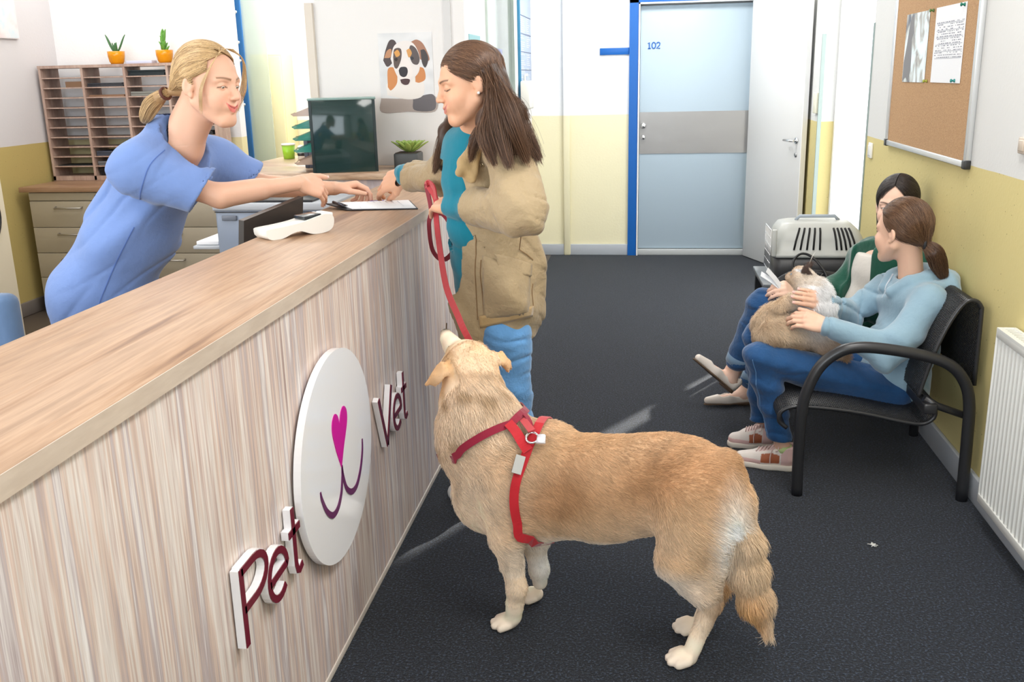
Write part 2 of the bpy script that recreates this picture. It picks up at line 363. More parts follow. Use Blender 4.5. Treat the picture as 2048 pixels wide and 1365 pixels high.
# ---- the open white leaf hinged on the right jamb of that doorway
ang = math.atan2(-.93, .36); Ml = Matrix.Translation((.915, 8.655, 0)) @ Matrix.Rotation(ang, 4, 'Z')
m_leaf = noise_bump(mat('light_grey_door', (.70, .70, .69), .45), 60, .1, .002)
d2 = MB().box((0, -.04, .008), (.90, 0, 2.16), .003, M=Ml).build('door_2', m_leaf); d2['kind'] = 'structure'
MB().box((.897, -.041, .008), (.905, .001, 2.16), M=Ml).build('edge_strip', mat('white_edge', (.9, .9, .9), .4), d2)
hd = MB().tube([Ml @ Vector(p) for p in ((.83, -.04, 1.06), (.83, -.085, 1.06), (.815, -.092, 1.06), (.71, -.088, 1.06))], .009)
hd.lathe([(0, .008), (.024, .008), (.025, 0), (0, 0)], M=Ml @ Matrix.Translation((.83, -.04, 1.06)) @ Matrix.Rotation(PI/2, 4, 'X'))
hd.build('door_handle', mat('chrome', (.8, .8, .8), .18, 1), d2)
MB().lathe([(0, .006), (.017, .006), (.018, 0), (0, 0)], M=Ml @ Matrix.Translation((.83, -.04, .95)) @ Matrix.Rotation(PI/2, 4, 'X')).build('keyhole_plate', mat('chrome_dull', (.5, .5, .5), .3, .9), d2)
# switches
def switch(y, z, label, w=.075, hh=.085, c=(.85, .84, .80)):
    o = MB().box((XR-.012, y-w/2, z-hh/2), (XR, y+w/2, z+hh/2), .004).build('light_switch', mat('switch_plastic', c, .35))
    MB().box((XR-.017, y-w*.32, z-hh*.34), (XR-.010, y+w*.32, z+hh*.34), .003).build('rocker', mat('rocker_plastic', tuple(x*.92 for x in c), .3), o)
    tag(o, label, 'switch')
switch(5.70, 1.150, 'white light switch on the yellow wall left of the cork board')
switch(3.47, 1.335, 'beige wall plate on the white wall above the radiator', .07, .055, (.60, .50, .40))
o = MB().box((XR-.02, 7.50, 1.28), (XR, 7.62, 1.43), .004).build('wall_box', mat('cream_box', (.8, .78, .62), .4)); tag(o, 'small cream box on the wall strip behind the open white door', 'box')
# ---------------------------------------------------------------- cork board
cb = empty('cork_board', (XR, 4.65, 1.2), 'large cork notice board in an aluminium frame on the right wall', 'notice board')
m_cork = noise_bump(mat('cork', (.50, .26, .10), .85), 300, .3, .001)
t, N, L, b = nt(m_cork); v = coords(t); n = node(t, 'ShaderNodeTexNoise', Scale=260, Detail=3); L.new(v, n.inputs['Vector'])
L.new(ramp(t, n.outputs['Fac'], [(.35, (.36, .20, .095)), (.6, (.53, .33, .17))]), b.inputs['Base Color'])
m_alu = mat('aluminium', (.72, .73, .73), .35, .7)
MB().box((XR-.014, 4.03, 1.235), (XR-.004, 5.29, 2.62)).build('cork_sheet', m_cork, cb)
fr = MB(); 
fr.box((XR-.022, 4.0, 1.21), (XR, 5.32, 1.235), .003).box((XR-.022, 4.0, 2.62), (XR, 5.32, 2.645), .003)
fr.box((XR-.022, 4.0, 1.21), (XR, 4.03, 2.645), .003).box((XR-.022, 5.29, 1.21), (XR, 5.32, 2.645), .003)
fr.build('frame', m_alu, cb)
for y in (4.0, 5.29): MB().box((XR-.026, y-.004, 1.205), (XR+.0, y+.034, 1.24), .004).build('corner_cap', mat('black_cap', (.03, .03, .03), .4), cb)
# papers
px_ = XR-.0155
m_paper = mat('paper', (.84, .85, .87), .7)
def sheet(name, y0, y1, z0, z1, m, label, cat, x=px_):
    o = MB().box((x-.0012, y0, z0), (x, y1, z1)).build(name, m); tag(o, label, cat); return o
m_photo = mat('photo_print', (.7, .75, .78), .45); t, N, L, b = nt(m_photo)
v = coords(t, (1, 6, 4)); n = node(t, 'ShaderNodeTexNoise', Scale=1.7, Detail=5, Distortion=1); L.new(v, n.inputs['Vector'])
L.new(ramp(t, n.outputs['Fac'], [(.3, (.12, .13, .16)), (.42, (.45, .44, .40)), (.52, (.75, .85, .86)), (.7, (.88, .90, .93))]), b.inputs['Base Color'])
s1 = sheet('photo_page', 4.70, 5.09, 1.528, 1.84, m_photo, 'A4 photo page of a tabby cat pinned at the left on the cork board', 'poster')
blob = MB()
m_cat_print = mat('cat_print', (.20, .19, .19), .5)
blob.prism([(5.03,1.55),(5.085,1.53),(5.085,1.62),(5.05,1.70),(5.03,1.78),(5.0,1.83),(4.955,1.82),(4.945,1.76),(4.97,1.72),(4.955,1.66),(4.95,1.58),(4.98,1.53)], px_-.0016, px_-.0011, 'X')
blob.build('printed_cat', m_cat_print, s1)
s2 = sheet('timetable_page', 4.185, 4.60, 1.53, 1.842, m_paper, 'white page with a printed table pinned at the right on the cork board', 'paper')
rows = MB(); rnd = random.Random(4)
for k in range(16):
    z = 1.775-k*.0095
    y = 4.20
    while y < 4.56:
        wd = rnd.uniform(.004, .022)
        if rnd.random() < .75: rows.box((px_-.0016, y, z), (px_-.0011, y+wd, z+.0032))
        y += wd+rnd.uniform(.004, .016)
    if k % 3 == 0: rows.box((px_-.0016, 4.2, z-.0035), (px_-.0011, 4.57, z-.0022))
rows.build('printed_rows', mat('ink', (.16, .17, .22), .7), s2)
for y, z, c, lb in ((4.645, 1.835, (.10, .20, .05), 'green pin between the tops of the two pinned pages'), (4.21, 1.832, (.0, .16, .10), 'dark green pin at the top right corner of the table page'),
                (4.655, 1.535, (.35, .38, .05), 'yellow-green pin between the feet of the two pinned pages'), (4.25, 1.54, (.02, .22, .20), 'teal pin at the lower right corner of the table page')):
    p = MB().lathe([(0, .0), (.007, .0), (.0075, .003), (.004, .006), (.004, .011), (.008, .014), (.006, .018), (0, .018)], M=Matrix.Translation((px_-.001, y, z)) @ Matrix.Rotation(-PI/2, 4, 'Y'), n=12).build('push_pin', mat('pin_plastic', c, .3))
    tag(p, lb, 'pin', 'pins on the cork board')
# ---------------------------------------------------------------- radiator
rd = empty('radiator', (1.23, 2.4, .1), 'white ribbed panel radiator below the right wall', 'radiator')
m_rad = mat('radiator_enamel', (.74, .74, .70), .35)
fp = MB(); y = 1.62; prof = []
n_r = 52; pit = (3.335-1.62)/n_r
for k in range(n_r):
    a = 1.62+k*pit
    prof += [(1.205, a), (1.205, a+pit*.30), (1.199, a+pit*.42), (1.199, a+pit*.78), (1.205, a+pit*.9)]
prof += [(1.205, 3.335), (1.212, 3.335), (1.212, 1.62)]
fp.prism([(p[0], p[1]) for p in prof], .125, .705, 'Z')
fp.box((1.196, 1.615, .095), (1.212, 3.341, .127), .003).box((1.196, 1.615, .703), (1.212, 3.341, .735), .003)
fp.build('front_panel', m_rad, rd)
MB().box((1.250, 1.62, .1), (1.258, 3.335, .73), .003).build('back_panel', m_rad, rd)
MB().box((1.196, 3.335, .095), (1.258, 3.343, .738), .002).build('side_cover', m_rad, rd)
MB().box((1.196, 1.612, .095), (1.258, 1.62, .738), .002).build('side_cover', m_rad, rd)
gr = MB()
for k in range(86): gr.box((1.212, 1.63+k*.02, .728), (1.25, 1.642+k*.02, .735))
gr.box((1.196, 1.62, .728), (1.214, 3.335, .738)).box((1.248, 1.62, .728), (1.258, 3.335, .738))
gr.build('top_grille', m_rad, rd)
for y_ in (1.9, 3.0): MB().box((1.258, y_, .2), (1.2648, y_+.04, .65)).build('bracket', m_alu, rd)
MB().tube([(1.235,1.66,.1),(1.235,1.66,0)],.01).build('feed_pipe', m_alu, rd)
# ---------------------------------------------------------------- posters and leaflets on the desk side
# dog poster, an invented photo print of a tricolour dog
PX0, PX1, PZ0, PZ1, PY = -1.497, -1.186, 1.415, 1.846, 5.4985
dp = empty('dog_poster', (-1.34, PY, 1.63), 'poster with the face of a brown, black and white dog above the desk', 'poster')
m_bg = mat('poster_background', (.7, .72, .73), .4); t, N, L, b = nt(m_bg)
g = t.nodes.new('ShaderNodeNewGeometry'); n = node(t, 'ShaderNodeTexNoise', Scale=9, Detail=1); L.new(g.outputs['Position'], n.inputs['Vector'])
L.new(ramp(t, n.outputs['Fac'], [(.3, (.62, .64, .66)), (.6, (.78, .79, .80))]), b.inputs['Base Color'])
MB().box((PX0, PY-.0015, PZ0), (PX1, PY, PZ1)).build('print_sheet', m_bg, dp)
def P2(u, v): return (PX0+(PX1-PX0)*u, PZ1-(PZ1-PZ0)*v)
lay = [0]
def patch(nm, pts, col, rough=.5):
    lay[0] += 1; y1 = PY-.0015-lay[0]*.00015
    pts = [(p[0], p[1]) for p in spline([P2(*p) for p in pts+pts[:1]], 5)][:-1]
    MB().prism(pts, y1-.0001, y1+.0001, 'Y').build(nm, mat(nm, col, rough), dp)
patch('blurred_bench', [(.0, .82), (.5, .83), (1, .80), (1, 1.0), (.5, 1.0), (0, 1.0)], (.42, .36, .33))
patch('blurred_shadow', [(.60, .84), (.75, .80), (.99, .79), (.99, .98), (.62, .98)], (.14, .13, .14))
patch('white_chest', [(.12, .78), (.15, .62), (.5, .55), (.8, .62), (.78, .80), (.5, .84)], (.82, .78, .74))
patch('ruff_left', [(.14, .68), (.16, .45), (.30, .45), (.32, .62), (.20, .72)], (.62, .25, .08))
patch('ruff_right', [(.66, .62), (.68, .45), (.82, .45), (.85, .58), (.74, .63)], (.60, .24, .08))
patch('ear_left', [(.08, .34), (.14, .20), (.22, .09), (.32, .10), (.36, .22), (.26, .36), (.15, .42)], (.07, .05, .05))
patch('ear_left_inner', [(.10, .31), (.16, .22), (.24, .20), (.22, .30)], (.50, .25, .13))
patch('ear_right', [(.60, .12), (.72, .09), (.84, .15), (.94, .32), (.90, .36), (.78, .34), (.66, .24)], (.38, .19, .12))
patch('ear_right_dark', [(.78, .22), (.86, .22), (.92, .33), (.86, .44), (.80, .38)], (.06, .05, .05))
patch('face_white', [(.22, .32), (.30, .16), (.48, .10), (.66, .14), (.76, .30), (.74, .48), (.62, .58), (.52, .64), (.40, .62), (.30, .50)], (.80, .76, .74))
patch('brow_left', [(.27, .30), (.30, .20), (.42, .20), (.42, .32), (.34, .44), (.28, .42)], (.10, .07, .06))
patch('brow_right', [(.56, .26), (.60, .16), (.70, .20), (.76, .32), (.72, .40), (.62, .38)], (.10, .08, .08))
patch('tan_left', [(.29, .24), (.36, .21), (.40, .27), (.33, .30)], (.68, .33, .08))
patch('tan_right', [(.52, .22), (.58, .20), (.62, .26), (.56, .31)], (.66, .33, .10))
patch('muzzle', [(.36, .48), (.42, .36), (.50, .32), (.58, .38), (.62, .50), (.58, .58), (.48, .61), (.38, .58)], (.84, .78, .75))
patch('mouth', [(.38, .585), (.48, .575), (.56, .59), (.53, .645), (.46, .655), (.40, .63)], (.07, .03, .03))
patch('dog_nose', [(.36, .47), (.40, .43), (.50, .43), (.53, .48), (.50, .54), (.44, .555), (.38, .53)], (.025, .02, .025))
patch('eye_left', [(.285, .325), (.33, .31), (.355, .33), (.32, .355)], (.02, .012, .01))
patch('eye_right', [(.585, .32), (.62, .30), (.655, .32), (.62, .345)], (.03, .03, .04))
# leaflets on the corridor side wall and the list board
o = MB().box((-1.0, 5.62, 1.70), (-.996, 6.0, 1.835)).build('teal_leaflet', mat('teal_print', (.30, .55, .58), .5)); tag(o, 'pale teal leaflet on the white wall above the dark-haired woman', 'leaflet')
o = MB().box((-1.0, 6.03, 1.55), (-.996, 6.22, 1.80)).build('blue_leaflet', mat('blue_print', (.07, .18, .55), .5)); tag(o, 'deep blue leaflet on the white wall beside the teal one', 'leaflet')
nbd = empty('list_board', (-1.0, 8.2, 1.7), 'tall blue-grey list board on the side wall near the back corner', 'notice board')
MB().box((-1.0, 7.84, 1.33), (-.985, 8.60, 2.5), .003).build('panel', mat('blue_grey_print', (.42, .50, .66), .5), nbd)
MB().box((-1.0, 7.80, 1.33), (-.978, 7.84, 2.5), .003).build('edge', mat('petrol_edge', (.03, .20, .36), .4), nbd)
ln = MB(); rnd = random.Random(2)
for z in (1.50, 1.64, 1.78, 1.92, 2.06): ln.box((-.9848, 7.86, z), (-.9835, 8.58, z+.006))
ln.build('dark_rules', mat('rule_ink', (.10, .13, .22), .6), nbd)
ln = MB()
for k in range(44):
    z = 1.36+k*.016
    for y0, y1 in ((7.88, 8.18), (8.25, 8.5)): 
        if rnd.random() < .8: ln.box((-.9848, y0, z), (-.9838, y0+(y1-y0)*rnd.uniform(.5, 1), z+.005))
ln.build('pale_writing', mat('pale_ink', (.75, .80, .88), .6), nbd)
dsp = MB().box((-.976, 7.74, 1.34), (-.90, 7.98, 1.56), .012).build('soap_dispenser', mat('cream_plastic', (.80, .78, .72), .35)); tag(dsp, 'cream wall dispenser in front of the blue list board', 'dispenser')
MB().tube([(-.955,7.86,1.555),(-.955,7.86,1.60),(-.93,7.86,1.605)],.012,n=8).build('pump', mat('cream_pump',(.85,.84,.8),.3), dsp)
# ================================================================ RECEPTION COUNTER
m_top = wood('oak_laminate', [(.24, .13, .075), (.42, .25, .145), (.51, .33, .21), (.42, .265, .165), (.55, .385, .26)], (8, .45, 14), 1.5, .42, .4)
m_topx = wood('oak_laminate_return', [(.33, .19, .11), (.50, .33, .21), (.62, .45, .31), (.55, .38, .25)], (1.1, 14, 14), 1.3, .30, .45)
m_edge = wood('oak_edge_band', [(.52, .42, .33), (.62, .52, .43), (.57, .48, .40)], (14, 1.0, 6), 1.0, .35, .25)
m_front = wood('striped_laminate', [(.36, .27, .27), (.66, .52, .47), (.86, .80, .76), (.74, .58, .50), (.54, .46, .47), (.90, .86, .85), (.78, .66, .59)], (1, 11, .30), 1.9, .38, .42)
ctr = empty('reception_counter', (-1.0, 2.6, 0), 'long wood-effect reception counter with a striped front and pale oak top', 'counter')
tp = MB().box((-1.24, .25, ZT-.037), (-.826, 5.46, ZT), .002); tp.build('countertop', m_top, ctr)
MB().box((-.8262, .25, ZT-.0365), (-.8240, 5.46, ZT-.001), 0).build('edge_band', m_edge, ctr)
MB().box((-.862, .30, .022), (XC, 5.44, ZT-.037)).build('front_panel', m_front, ctr)
MB().box((-.858, .30, 0), (XC+.003, 5.44, .022), .002).build('plinth_strip', mat('pale_plinth', (.62, .56, .50), .5), ctr)
MB().box((-1.20, .32, 0), (-1.18, 4.9, ZT-.037)).box((-1.18, .32, 0), (-.862, .35, ZT-.037)).build('back_panel', mat('carcass_board', (.5, .42, .34), .5), ctr)
wg = empty('desk_wing', (-1.8, 5.3, 0), 'oak topped wing of the desk under the dog poster', 'desk')
MB().box((-2.39, 5.055, ZT-.038), (-1.242, 5.49, ZT), .002).box((-2.39, 5.49, ZT-.038), (-1.90, 6.30, ZT), .002).build('worktop', m_topx, wg)
MB().box((-2.36, 5.09, 0), (-1.27, 5.11, ZT-.038)).box((-2.36, 5.11, 0), (-2.34, 6.26, ZT-.038)).build('support_panel', m_front, wg)
# ---- sign on the counter front
m_signwhite = mat('sign_acrylic', (.95, .95, .98), .12, coat=.5)
m_maroon = mat('maroon_face', (.16, .012, .03), .25); m_heart = mat('magenta_face', (.62, .0, .32), .3)
m_purple = mat('purple_face', (.13, .015, .10), .25)
def ycirc(cy, cz, ry, rz, n=64): return [(cy+ry*math.cos(2*PI*k/n), cz+rz*math.sin(2*PI*k/n)) for k in range(n)]
sg = MB().prism(ycirc(2.352, .612, .305, .292, 96), XC+.008, XC+.027, 'X').build('logo_disc', m_signwhite)
tag(sg, 'large white oval sign with a magenta heart and a smile on the counter front', 'sign')
fx = (XC+.0272, XC+.0292)
hp = [(2.357, .578), (2.372, .600), (2.402, .640), (2.432, .690), (2.430, .722), (2.408, .737), (2.385, .724), (2.372, .695), (2.360, .722), (2.335, .738), (2.312, .724), (2.308, .690), (2.328, .630)]
hp = [(2.353, .574), (2.385, .625), (2.425, .680), (2.428, .715), (2.405, .735), (2.378, .725), (2.362, .700), (2.352, .724), (2.328, .738), (2.304, .722), (2.300, .690), (2.320, .635)]
MB().prism([(p[0], p[1]) for p in spline([hp[0]]+hp[1:], 4)], fx[0], fx[1], 'X').build('heart', m_heart, sg)
sm = MB()
s1 = spline([(2.358, .578), (2.352, .545), (2.335, .505), (2.300, .478), (2.255, .478), (2.212, .510), (2.183, .556), (2.176, .580)], 5)
sm.stroke([(p[0], p[1]) for p in s1], [.004+.014*math.sin(PI*(.05+.9*i/(len(s1)-1)))**1.0 for i in range(len(s1))], fx[0], fx[1], 'X')
s2 = spline([(2.358, .578), (2.362, .545), (2.382, .500), (2.425, .470), (2.475, .468), (2.520, .500), (2.548, .545), (2.555, .580)], 5)
sm.stroke([(p[0], p[1]) for p in s2], [.004+.014*math.sin(PI*(.05+.9*i/(len(s2)-1)))**1.0 for i in range(len(s2))], fx[0], fx[1], 'X')
sm.build('smile_lines', m_purple, sg)
def letter(ch, y0, w, label, z0=.447):
    """strokes of one sign letter: white body standing off the panel with a maroon face"""
    S = []; x_h = .125; H = .180; t_ = .022
    def yz(u, v): return (y0+u*w, z0+v)
    if ch == 'P':
        S.append([yz(0, 0), yz(0, H)])
        S.append([yz(0, H-.008)]+[yz(.42+.42*math.sin(a), (.128)+.044*math.cos(a)) for a in np.linspace(0, PI, 12)]+[yz(0, .084)])
    if ch == 'e':
        S.append([yz(.08, .062)]+[yz(.92, .066)]+[yz(.5+.44*math.cos(a), .064+.056*math.sin(a)) for a in np.linspace(.1, 1.72*PI, 22)])
    if ch == 't':
        S.append([yz(.42, H-.004), yz(.42, .03), yz(.50, .012), yz(.66, .006), yz(.95, .014)]); S.append([yz(0, .118), yz(.95, .118)])
    if ch == 'V':
        S.append([yz(0, H), yz(.48, 0)]); S.append([yz(.48, 0), yz(1, H)])
    b = MB(); f = MB()
    for s in S:
        b.stroke(s, t_*.98, XC+.004, XC+.022, 'X'); f.stroke(s, t_*.80, XC+.0215, XC+.0245, 'X')
    o = b.build('sign_letter', m_signwhite); f.build('maroon_face', m_maroon, o); tag(o, label, 'letter', 'letters of the counter sign')
letter('P', 1.690, .155, 'large maroon letter P at the near end of the counter sign')
letter('e', 1.818, .125, 'maroon letter e between the P and t left of the white oval')
letter('t', 1.958, .075, 'maroon letter t just left of the white oval')
letter('V', 2.765, .155, 'maroon letter V just right of the white oval')
letter('e', 2.925, .112, 'maroon letter e right of the V on the counter sign')
letter('t', 3.045, .070, 'maroon last letter t right of the white oval, near the dog')
# ---------------------------------------------------------------- things on the counter
m_offwhite = mat('terminal_plastic', (.80, .78, .73), .35)
m_black = mat('black_plastic', (.02, .02, .022), .4)
tm = empty('card_terminal', (-1.13, 2.95, ZT), 'white card payment terminal lying near the rear edge of the counter', 'card terminal')
b = MB(); Mt = Matrix.Translation((-1.125, 2.985, ZT)) @ Matrix.Rotation(math.radians(50), 4, 'Z')
prof = [(-.125, .012), (-.11, .001), (-.07, .001), (-.03, .014), (.0, .016), (.04, .002), (.085, .002), (.112, .012), (.122, .034), (.118, .054), (.095, .062), (.06, .056), (.0, .044), (-.06, .038), (-.12, .034), (-.127, .026)]
pr = spline(prof+prof[:1], 4)[:-1]
A = [b.bm.verts.new(Mt @ Vector((p[0], -.042, p[1]))) for p in pr]; B = [b.bm.verts.new(Mt @ Vector((p[0], .042, p[1]))) for p in pr]
b.bm.faces.new(A); b.bm.faces.new(B[::-1])
for k in range(len(A)): f = b.bm.faces.new((A[k], A[(k+1) % len(A)], B[(k+1) % len(A)], B[k])); f.smooth = True
b.build('housing', m_offwhite, tm)
MB().box((-.09, -.034, .037), (-.01, .034, .0415), .002, M=Mt @ Matrix.Rotation(math.radians(-5), 4, 'Y')).build('keypad', mat('keypad_grey', (.30, .31, .33), .4), tm)
MB().box((.020, -.034, .046), (.085, .034, .0585), .003, M=Mt @ Matrix.Rotation(math.radians(-4), 4, 'Y')).build('screen', mat('screen_black', (.02, .025, .03), .15), tm)
MB().box((.10, -.036, .05), (.124, .036, .064), .004, M=Mt).build('paper_slot', mat('slot_white', (.86, .86, .85), .3), tm)
scn = MB(); q = [at(508, 440, Y=3.12), at(625, 392, Y=3.45), at(622, 432, Y=3.45), at(505, 482, Y=3.12)]
mo = empty('monitor', (-1.42, 3.3, .76), 'black flat monitor behind the counter beside the card terminal', 'monitor')
v = [Vector(p) for p in q]; v[3].z = v[0].z-.30; v[2].z = v[1].z-.30
for p_ in v: p_.x -= .055
v[3].x -= .02; v[2].x -= .02
nrm = (v[1]-v[0]).cross(v[3]-v[0]).normalized()
def slab(vs, th, name, m, par):
    s_ = MB(); A = [s_.bm.verts.new(p) for p in vs]; B = [s_.bm.verts.new(p-nrm*th) for p in vs]; s_.bm.faces.new(A); s_.bm.faces.new(B[::-1])
    for k in range(4): s_.bm.faces.new((A[k], A[(k+1) % 4], B[(k+1) % 4], B[k]))
    return s_.build(name, m, par)
slab(v, .022, 'casing', mat('monitor_casing', (.035, .03, .028), .35), mo)
cc = sum(v, Vector())/4; slab([cc+(p-cc)*.93+nrm*.0015 for p in v], .0005, 'screen', mat('monitor_glass', (.012, .014, .016), .12), mo)
MB().box((cc.x-.035, cc.y-.02, .765), (cc.x+.0, cc.y+.02, cc.z), .004).build('stand', m_black, mo)
MB().box((cc.x-.13, cc.y-.10, .75), (cc.x+.08, cc.y+.10, .768), .006).build('foot', m_black, mo)
# clipboard with a form
ck = [at(652, 407, Z=ZT+.02), at(694, 419.5, Z=ZT+.006), at(836, 417, Z=ZT+.004), at(820, 401, Z=ZT+.006)]
cbd = empty('clipboard', tuple(ck[1]), 'black clipboard holding a white form on the far end of the counter', 'clipboard')
nrm = (Vector(ck[1])-Vector(ck[0])).cross(Vector(ck[3])-Vector(ck[0])).normalized(); 
if nrm.z < 0: nrm = -nrm
cv = [Vector(p) for p in ck]; slab(cv, .004, 'board', m_black, cbd)
c0 = sum(cv, Vector())/4; pv = [c0+(p-c0)*.95+nrm*.003 for p in cv]; pv[0] = pv[0].lerp(pv[3], .06); pv[1] = pv[1].lerp(pv[2], .06)
slab(pv, .0025, 'form_sheets', m_paper, cbd)
lines = MB()
for i in range(9):
    a = (i+2)/12.; p0 = pv[0].lerp(pv[3], a); p1 = pv[1].lerp(pv[2], a)
    for u0, u1 in ((.12, .42), (.48, .62), (.66, .9)):
        A_, B_ = p0.lerp(p1, u0)+nrm*.0006, p0.lerp(p1, u1)+nrm*.0006
        lines.tube([A_, B_], .0009, n=4)
lines.build('form_lines', mat('form_ink', (.35, .36, .45), .7), cbd)
cl0 = cv[0].lerp(cv[1], .3); cl1 = cv[0].lerp(cv[1], .75); xd = (cv[3]-cv[0]).normalized()
b = MB().tube([cl0+nrm*.012+xd*.004, cl1+nrm*.012+xd*.004], .006, n=8)
b.ribbon([cl0.lerp(cl1, .5)+nrm*.012, cl0.lerp(cl1, .5)+nrm*.010+xd*.022, cl0.lerp(cl1, .5)+nrm*.006+xd*.035], (cl1-cl0).length*.9, .0016, (cl1-cl0))
b.build('clip', mat('clip_metal', (.10, .10, .12), .25, .8), cbd)
# ---------------------------------------------------------------- desk wing: letter trays, box, plants
m_smoke = mat('smoked_acrylic', (.02, .05, .047), .08, spec=.6, alpha=.80)
m_smoke2 = mat('green_acrylic', (.04, .30, .24), .08, alpha=.62)
m_clear = mat('clear_pink_acrylic', (.50, .36, .28), .08, alpha=.60)
ot = empty('letter_tray_tower', (-1.62, 5.2, ZT), 'smoked acrylic tower of letter trays on the desk wing', 'letter trays')
x0, x1, y0, y1, z1 = -1.79, -1.44, 5.075, 5.33, 1.508
MB().box((x0, y0, ZT+.001), (x1, y0+.006, z1-.01), .001).build('side_panel', m_smoke, ot)
MB().box((x0, y1-.006, ZT+.001), (x1, y1, z1-.01), .001).build('side_panel', m_smoke, ot)
MB().box((x0-.005, y0-.004, z1-.012), (x1+.005, y1+.004, z1), .003).build('lid', mat('green_grey_lid', (.22, .33, .31), .2), ot)
for xx in (x0, x1-.014): 
    MB().box((xx, y0-.004, ZT+.001), (xx+.014, y0+.004, z1-.012)).build('corner_rail', mat('rail_black', (.008, .02, .02), .25), ot)
for i, zz in enumerate((1.428, 1.362, 1.300, 1.238, 1.172)):
    m_ = (m_clear, m_smoke2, m_smoke2, m_smoke2, m_clear)[i]
    t_ = MB(); xa, xb = x0-.095, x1-.02
    t_.prism([(xa, zz), (xa+.012, zz-.010), (xb, zz-.010), (xb, zz+.030), (x0-.0, zz+.034), (xa+.02, zz+.006)], y0+.010, y0+.0125, 'Y')
    t_.prism([(xa, zz), (xa+.012, zz-.010), (xb, zz-.010), (xb, zz+.030), (x0-.0, zz+.034), (xa+.02, zz+.006)], y1-.0125, y1-.010, 'Y')
    t_.box((xa+.012, y0+.0125, zz-.0105), (xb, y1-.0125, zz-.008)).box((xa, y0+.0125, zz-.004), (xa+.006, y1-.0125, zz+.004))
    t_.build('tray', m_, ot)
    if i in (0, 1, 2, 4): MB().box((xa+.05, y0+.02, zz-.0075), (xb-.01, y1-.02, zz-.002+.003*(i == 4))).build('papers', m_paper, ot)
MB().box((x1-.006, y0+.006, ZT+.001), (x1, y1-.006, z1-.012)).build('end_panel', m_smoke, ot)
ot.rotation_euler.z = math.radians(15.5); ot.location.x -= .02
o = MB().box((-1.93, 5.36, ZT+.001), (-1.905, 5.60, ZT+.16), .002).box((-1.905, 5.36, ZT+.001), (-1.80, 5.48, ZT+.14), .002).build('file_box', mat('dark_file', (.05, .06, .09), .4)); tag(o, 'dark lever file standing behind the letter trays', 'file')
MB().lathe([(.012, 0), (.02, 0), (.02, .003), (.012, .003)], M=Matrix.Translation((-1.855, 5.358, ZT+.07)) @ Matrix.Rotation(PI/2, 4, 'X'), n=16).build('finger_ring', m_alu, o)
def leaf_mesh(mb, base, tip, w, curl=.3, n=7, up=(0, 0, 1), th=.0016, mi=0):
    base, tip = Vector(base), Vector(tip); d = tip-base; L_ = d.length; d.normalize()
    side = d.cross(Vector(up)); side = side.normalized() if side.length > .1 else Vector((1, 0, 0)); nr = side.cross(d)
    rows_ = []
    for i in range(n+1):
        t_ = i/n; c = base+d*L_*t_+nr*(curl*L_*math.sin(t_*PI/2)*t_); ww = w*math.sin(PI*min(1, (t_*.86+.10)))**.8*(1 if t_ < 1 else .08)
        rows_.append([mb.bm.verts.new(c+side*ww*s_+nr*(abs(s_)*ww*.35)+nr*k) for k in (0, -th*3) for s_ in (-.5, 0, .5)])
    for i in range(n):
        A, B = rows_[i], rows_[i+1]
        for a_, b_ in ((0, 1), (1, 2), (2, 5), (5, 4), (4, 3), (3, 0)):
            f = mb.bm.faces.new((A[a_], A[b_], B[b_], B[a_])); f.smooth = True; f.material_index = mi
m_leafA = mat('succulent_green', (.30, .42, .10), .45); m_leafB = mat('dark_aloe_green', (.06, .17, .06), .45); m_leafC = mat('fresh_green', (.13, .34, .05), .45)
m_soil = mat('potting_soil', (.05, .035, .025), .9)
pt = empty('succulent_pot', (-1.30, 5.32, ZT), 'light green succulent in a dark square pot on the desk wing', 'potted plant')
MB().box((-1.375, 5.24, ZT), (-1.24, 5.38, ZT+.085), .006).build('pot', mat('dark_grey_pot', (.05, .055, .055), .4), pt)
MB().box((-1.368, 5.247, ZT+.08), (-1.247, 5.373, ZT+.088)).build('soil', m_soil, pt)
pl = MB(); rnd = random.Random(5); c = Vector((-1.30, 5.31, ZT+.085))
for k in range(34):
    a = k*2.4; el = .25+.9*(k/34.); r = .115*(1-.4*k/34.)
    pl_t = c+Vector((math.cos(a)*r*math.cos(el)*1.05, math.sin(a)*r*math.cos(el)*.9, .02+r*math.sin(el)*.55))
    leaf_mesh(pl, c+Vector((math.cos(a), math.sin(a), 0))*.012+Vector((0,0,.005+.02*k/34.)), pl_t, .034, .25)
pl.build('leaves', m_leafA, pt)
# ================================================================ PIGEONHOLES AND CABINET
m_oakd = wood('cabinet_top_oak', [(.24, .13, .08), (.34, .20, .12), (.40, .25, .16)], (1.2, 12, 12), 1.3, .4, .3)
m_pig = wood('rosy_oak_board', [(.38, .25, .20), (.48, .34, .28), (.56, .42, .35)], (10, 10, 1.5), 1.6, .5, .4)
pg = empty('pigeonhole_unit', (-3.7, 6.9, .915), 'open-backed wooden pigeonhole rack with four columns on the cabinet', 'shelf unit')
px0, dx, pz0, pz1, py0, py1 = -4.385, .328, .920, 1.728, 6.735, 6.96
nc, nr_ = 4, 11
for i in range(nc+1):
    MB().box((px0+i*dx-.009, py0, pz0), (px0+i*dx+.009, py1, pz1)).build('divider', m_pig, pg)
MB().box((px0-.012, py0-.003, pz1-.002), (px0+nc*dx+.012, py1, pz1+.018)).build('top_board', m_pig, pg)
MB().box((px0-.009, py0, pz0-.002), (px0+nc*dx+.009, py1, pz0+.03)).build('bottom_board', m_pig, pg)
dz = (pz1-pz0-.03)/nr_
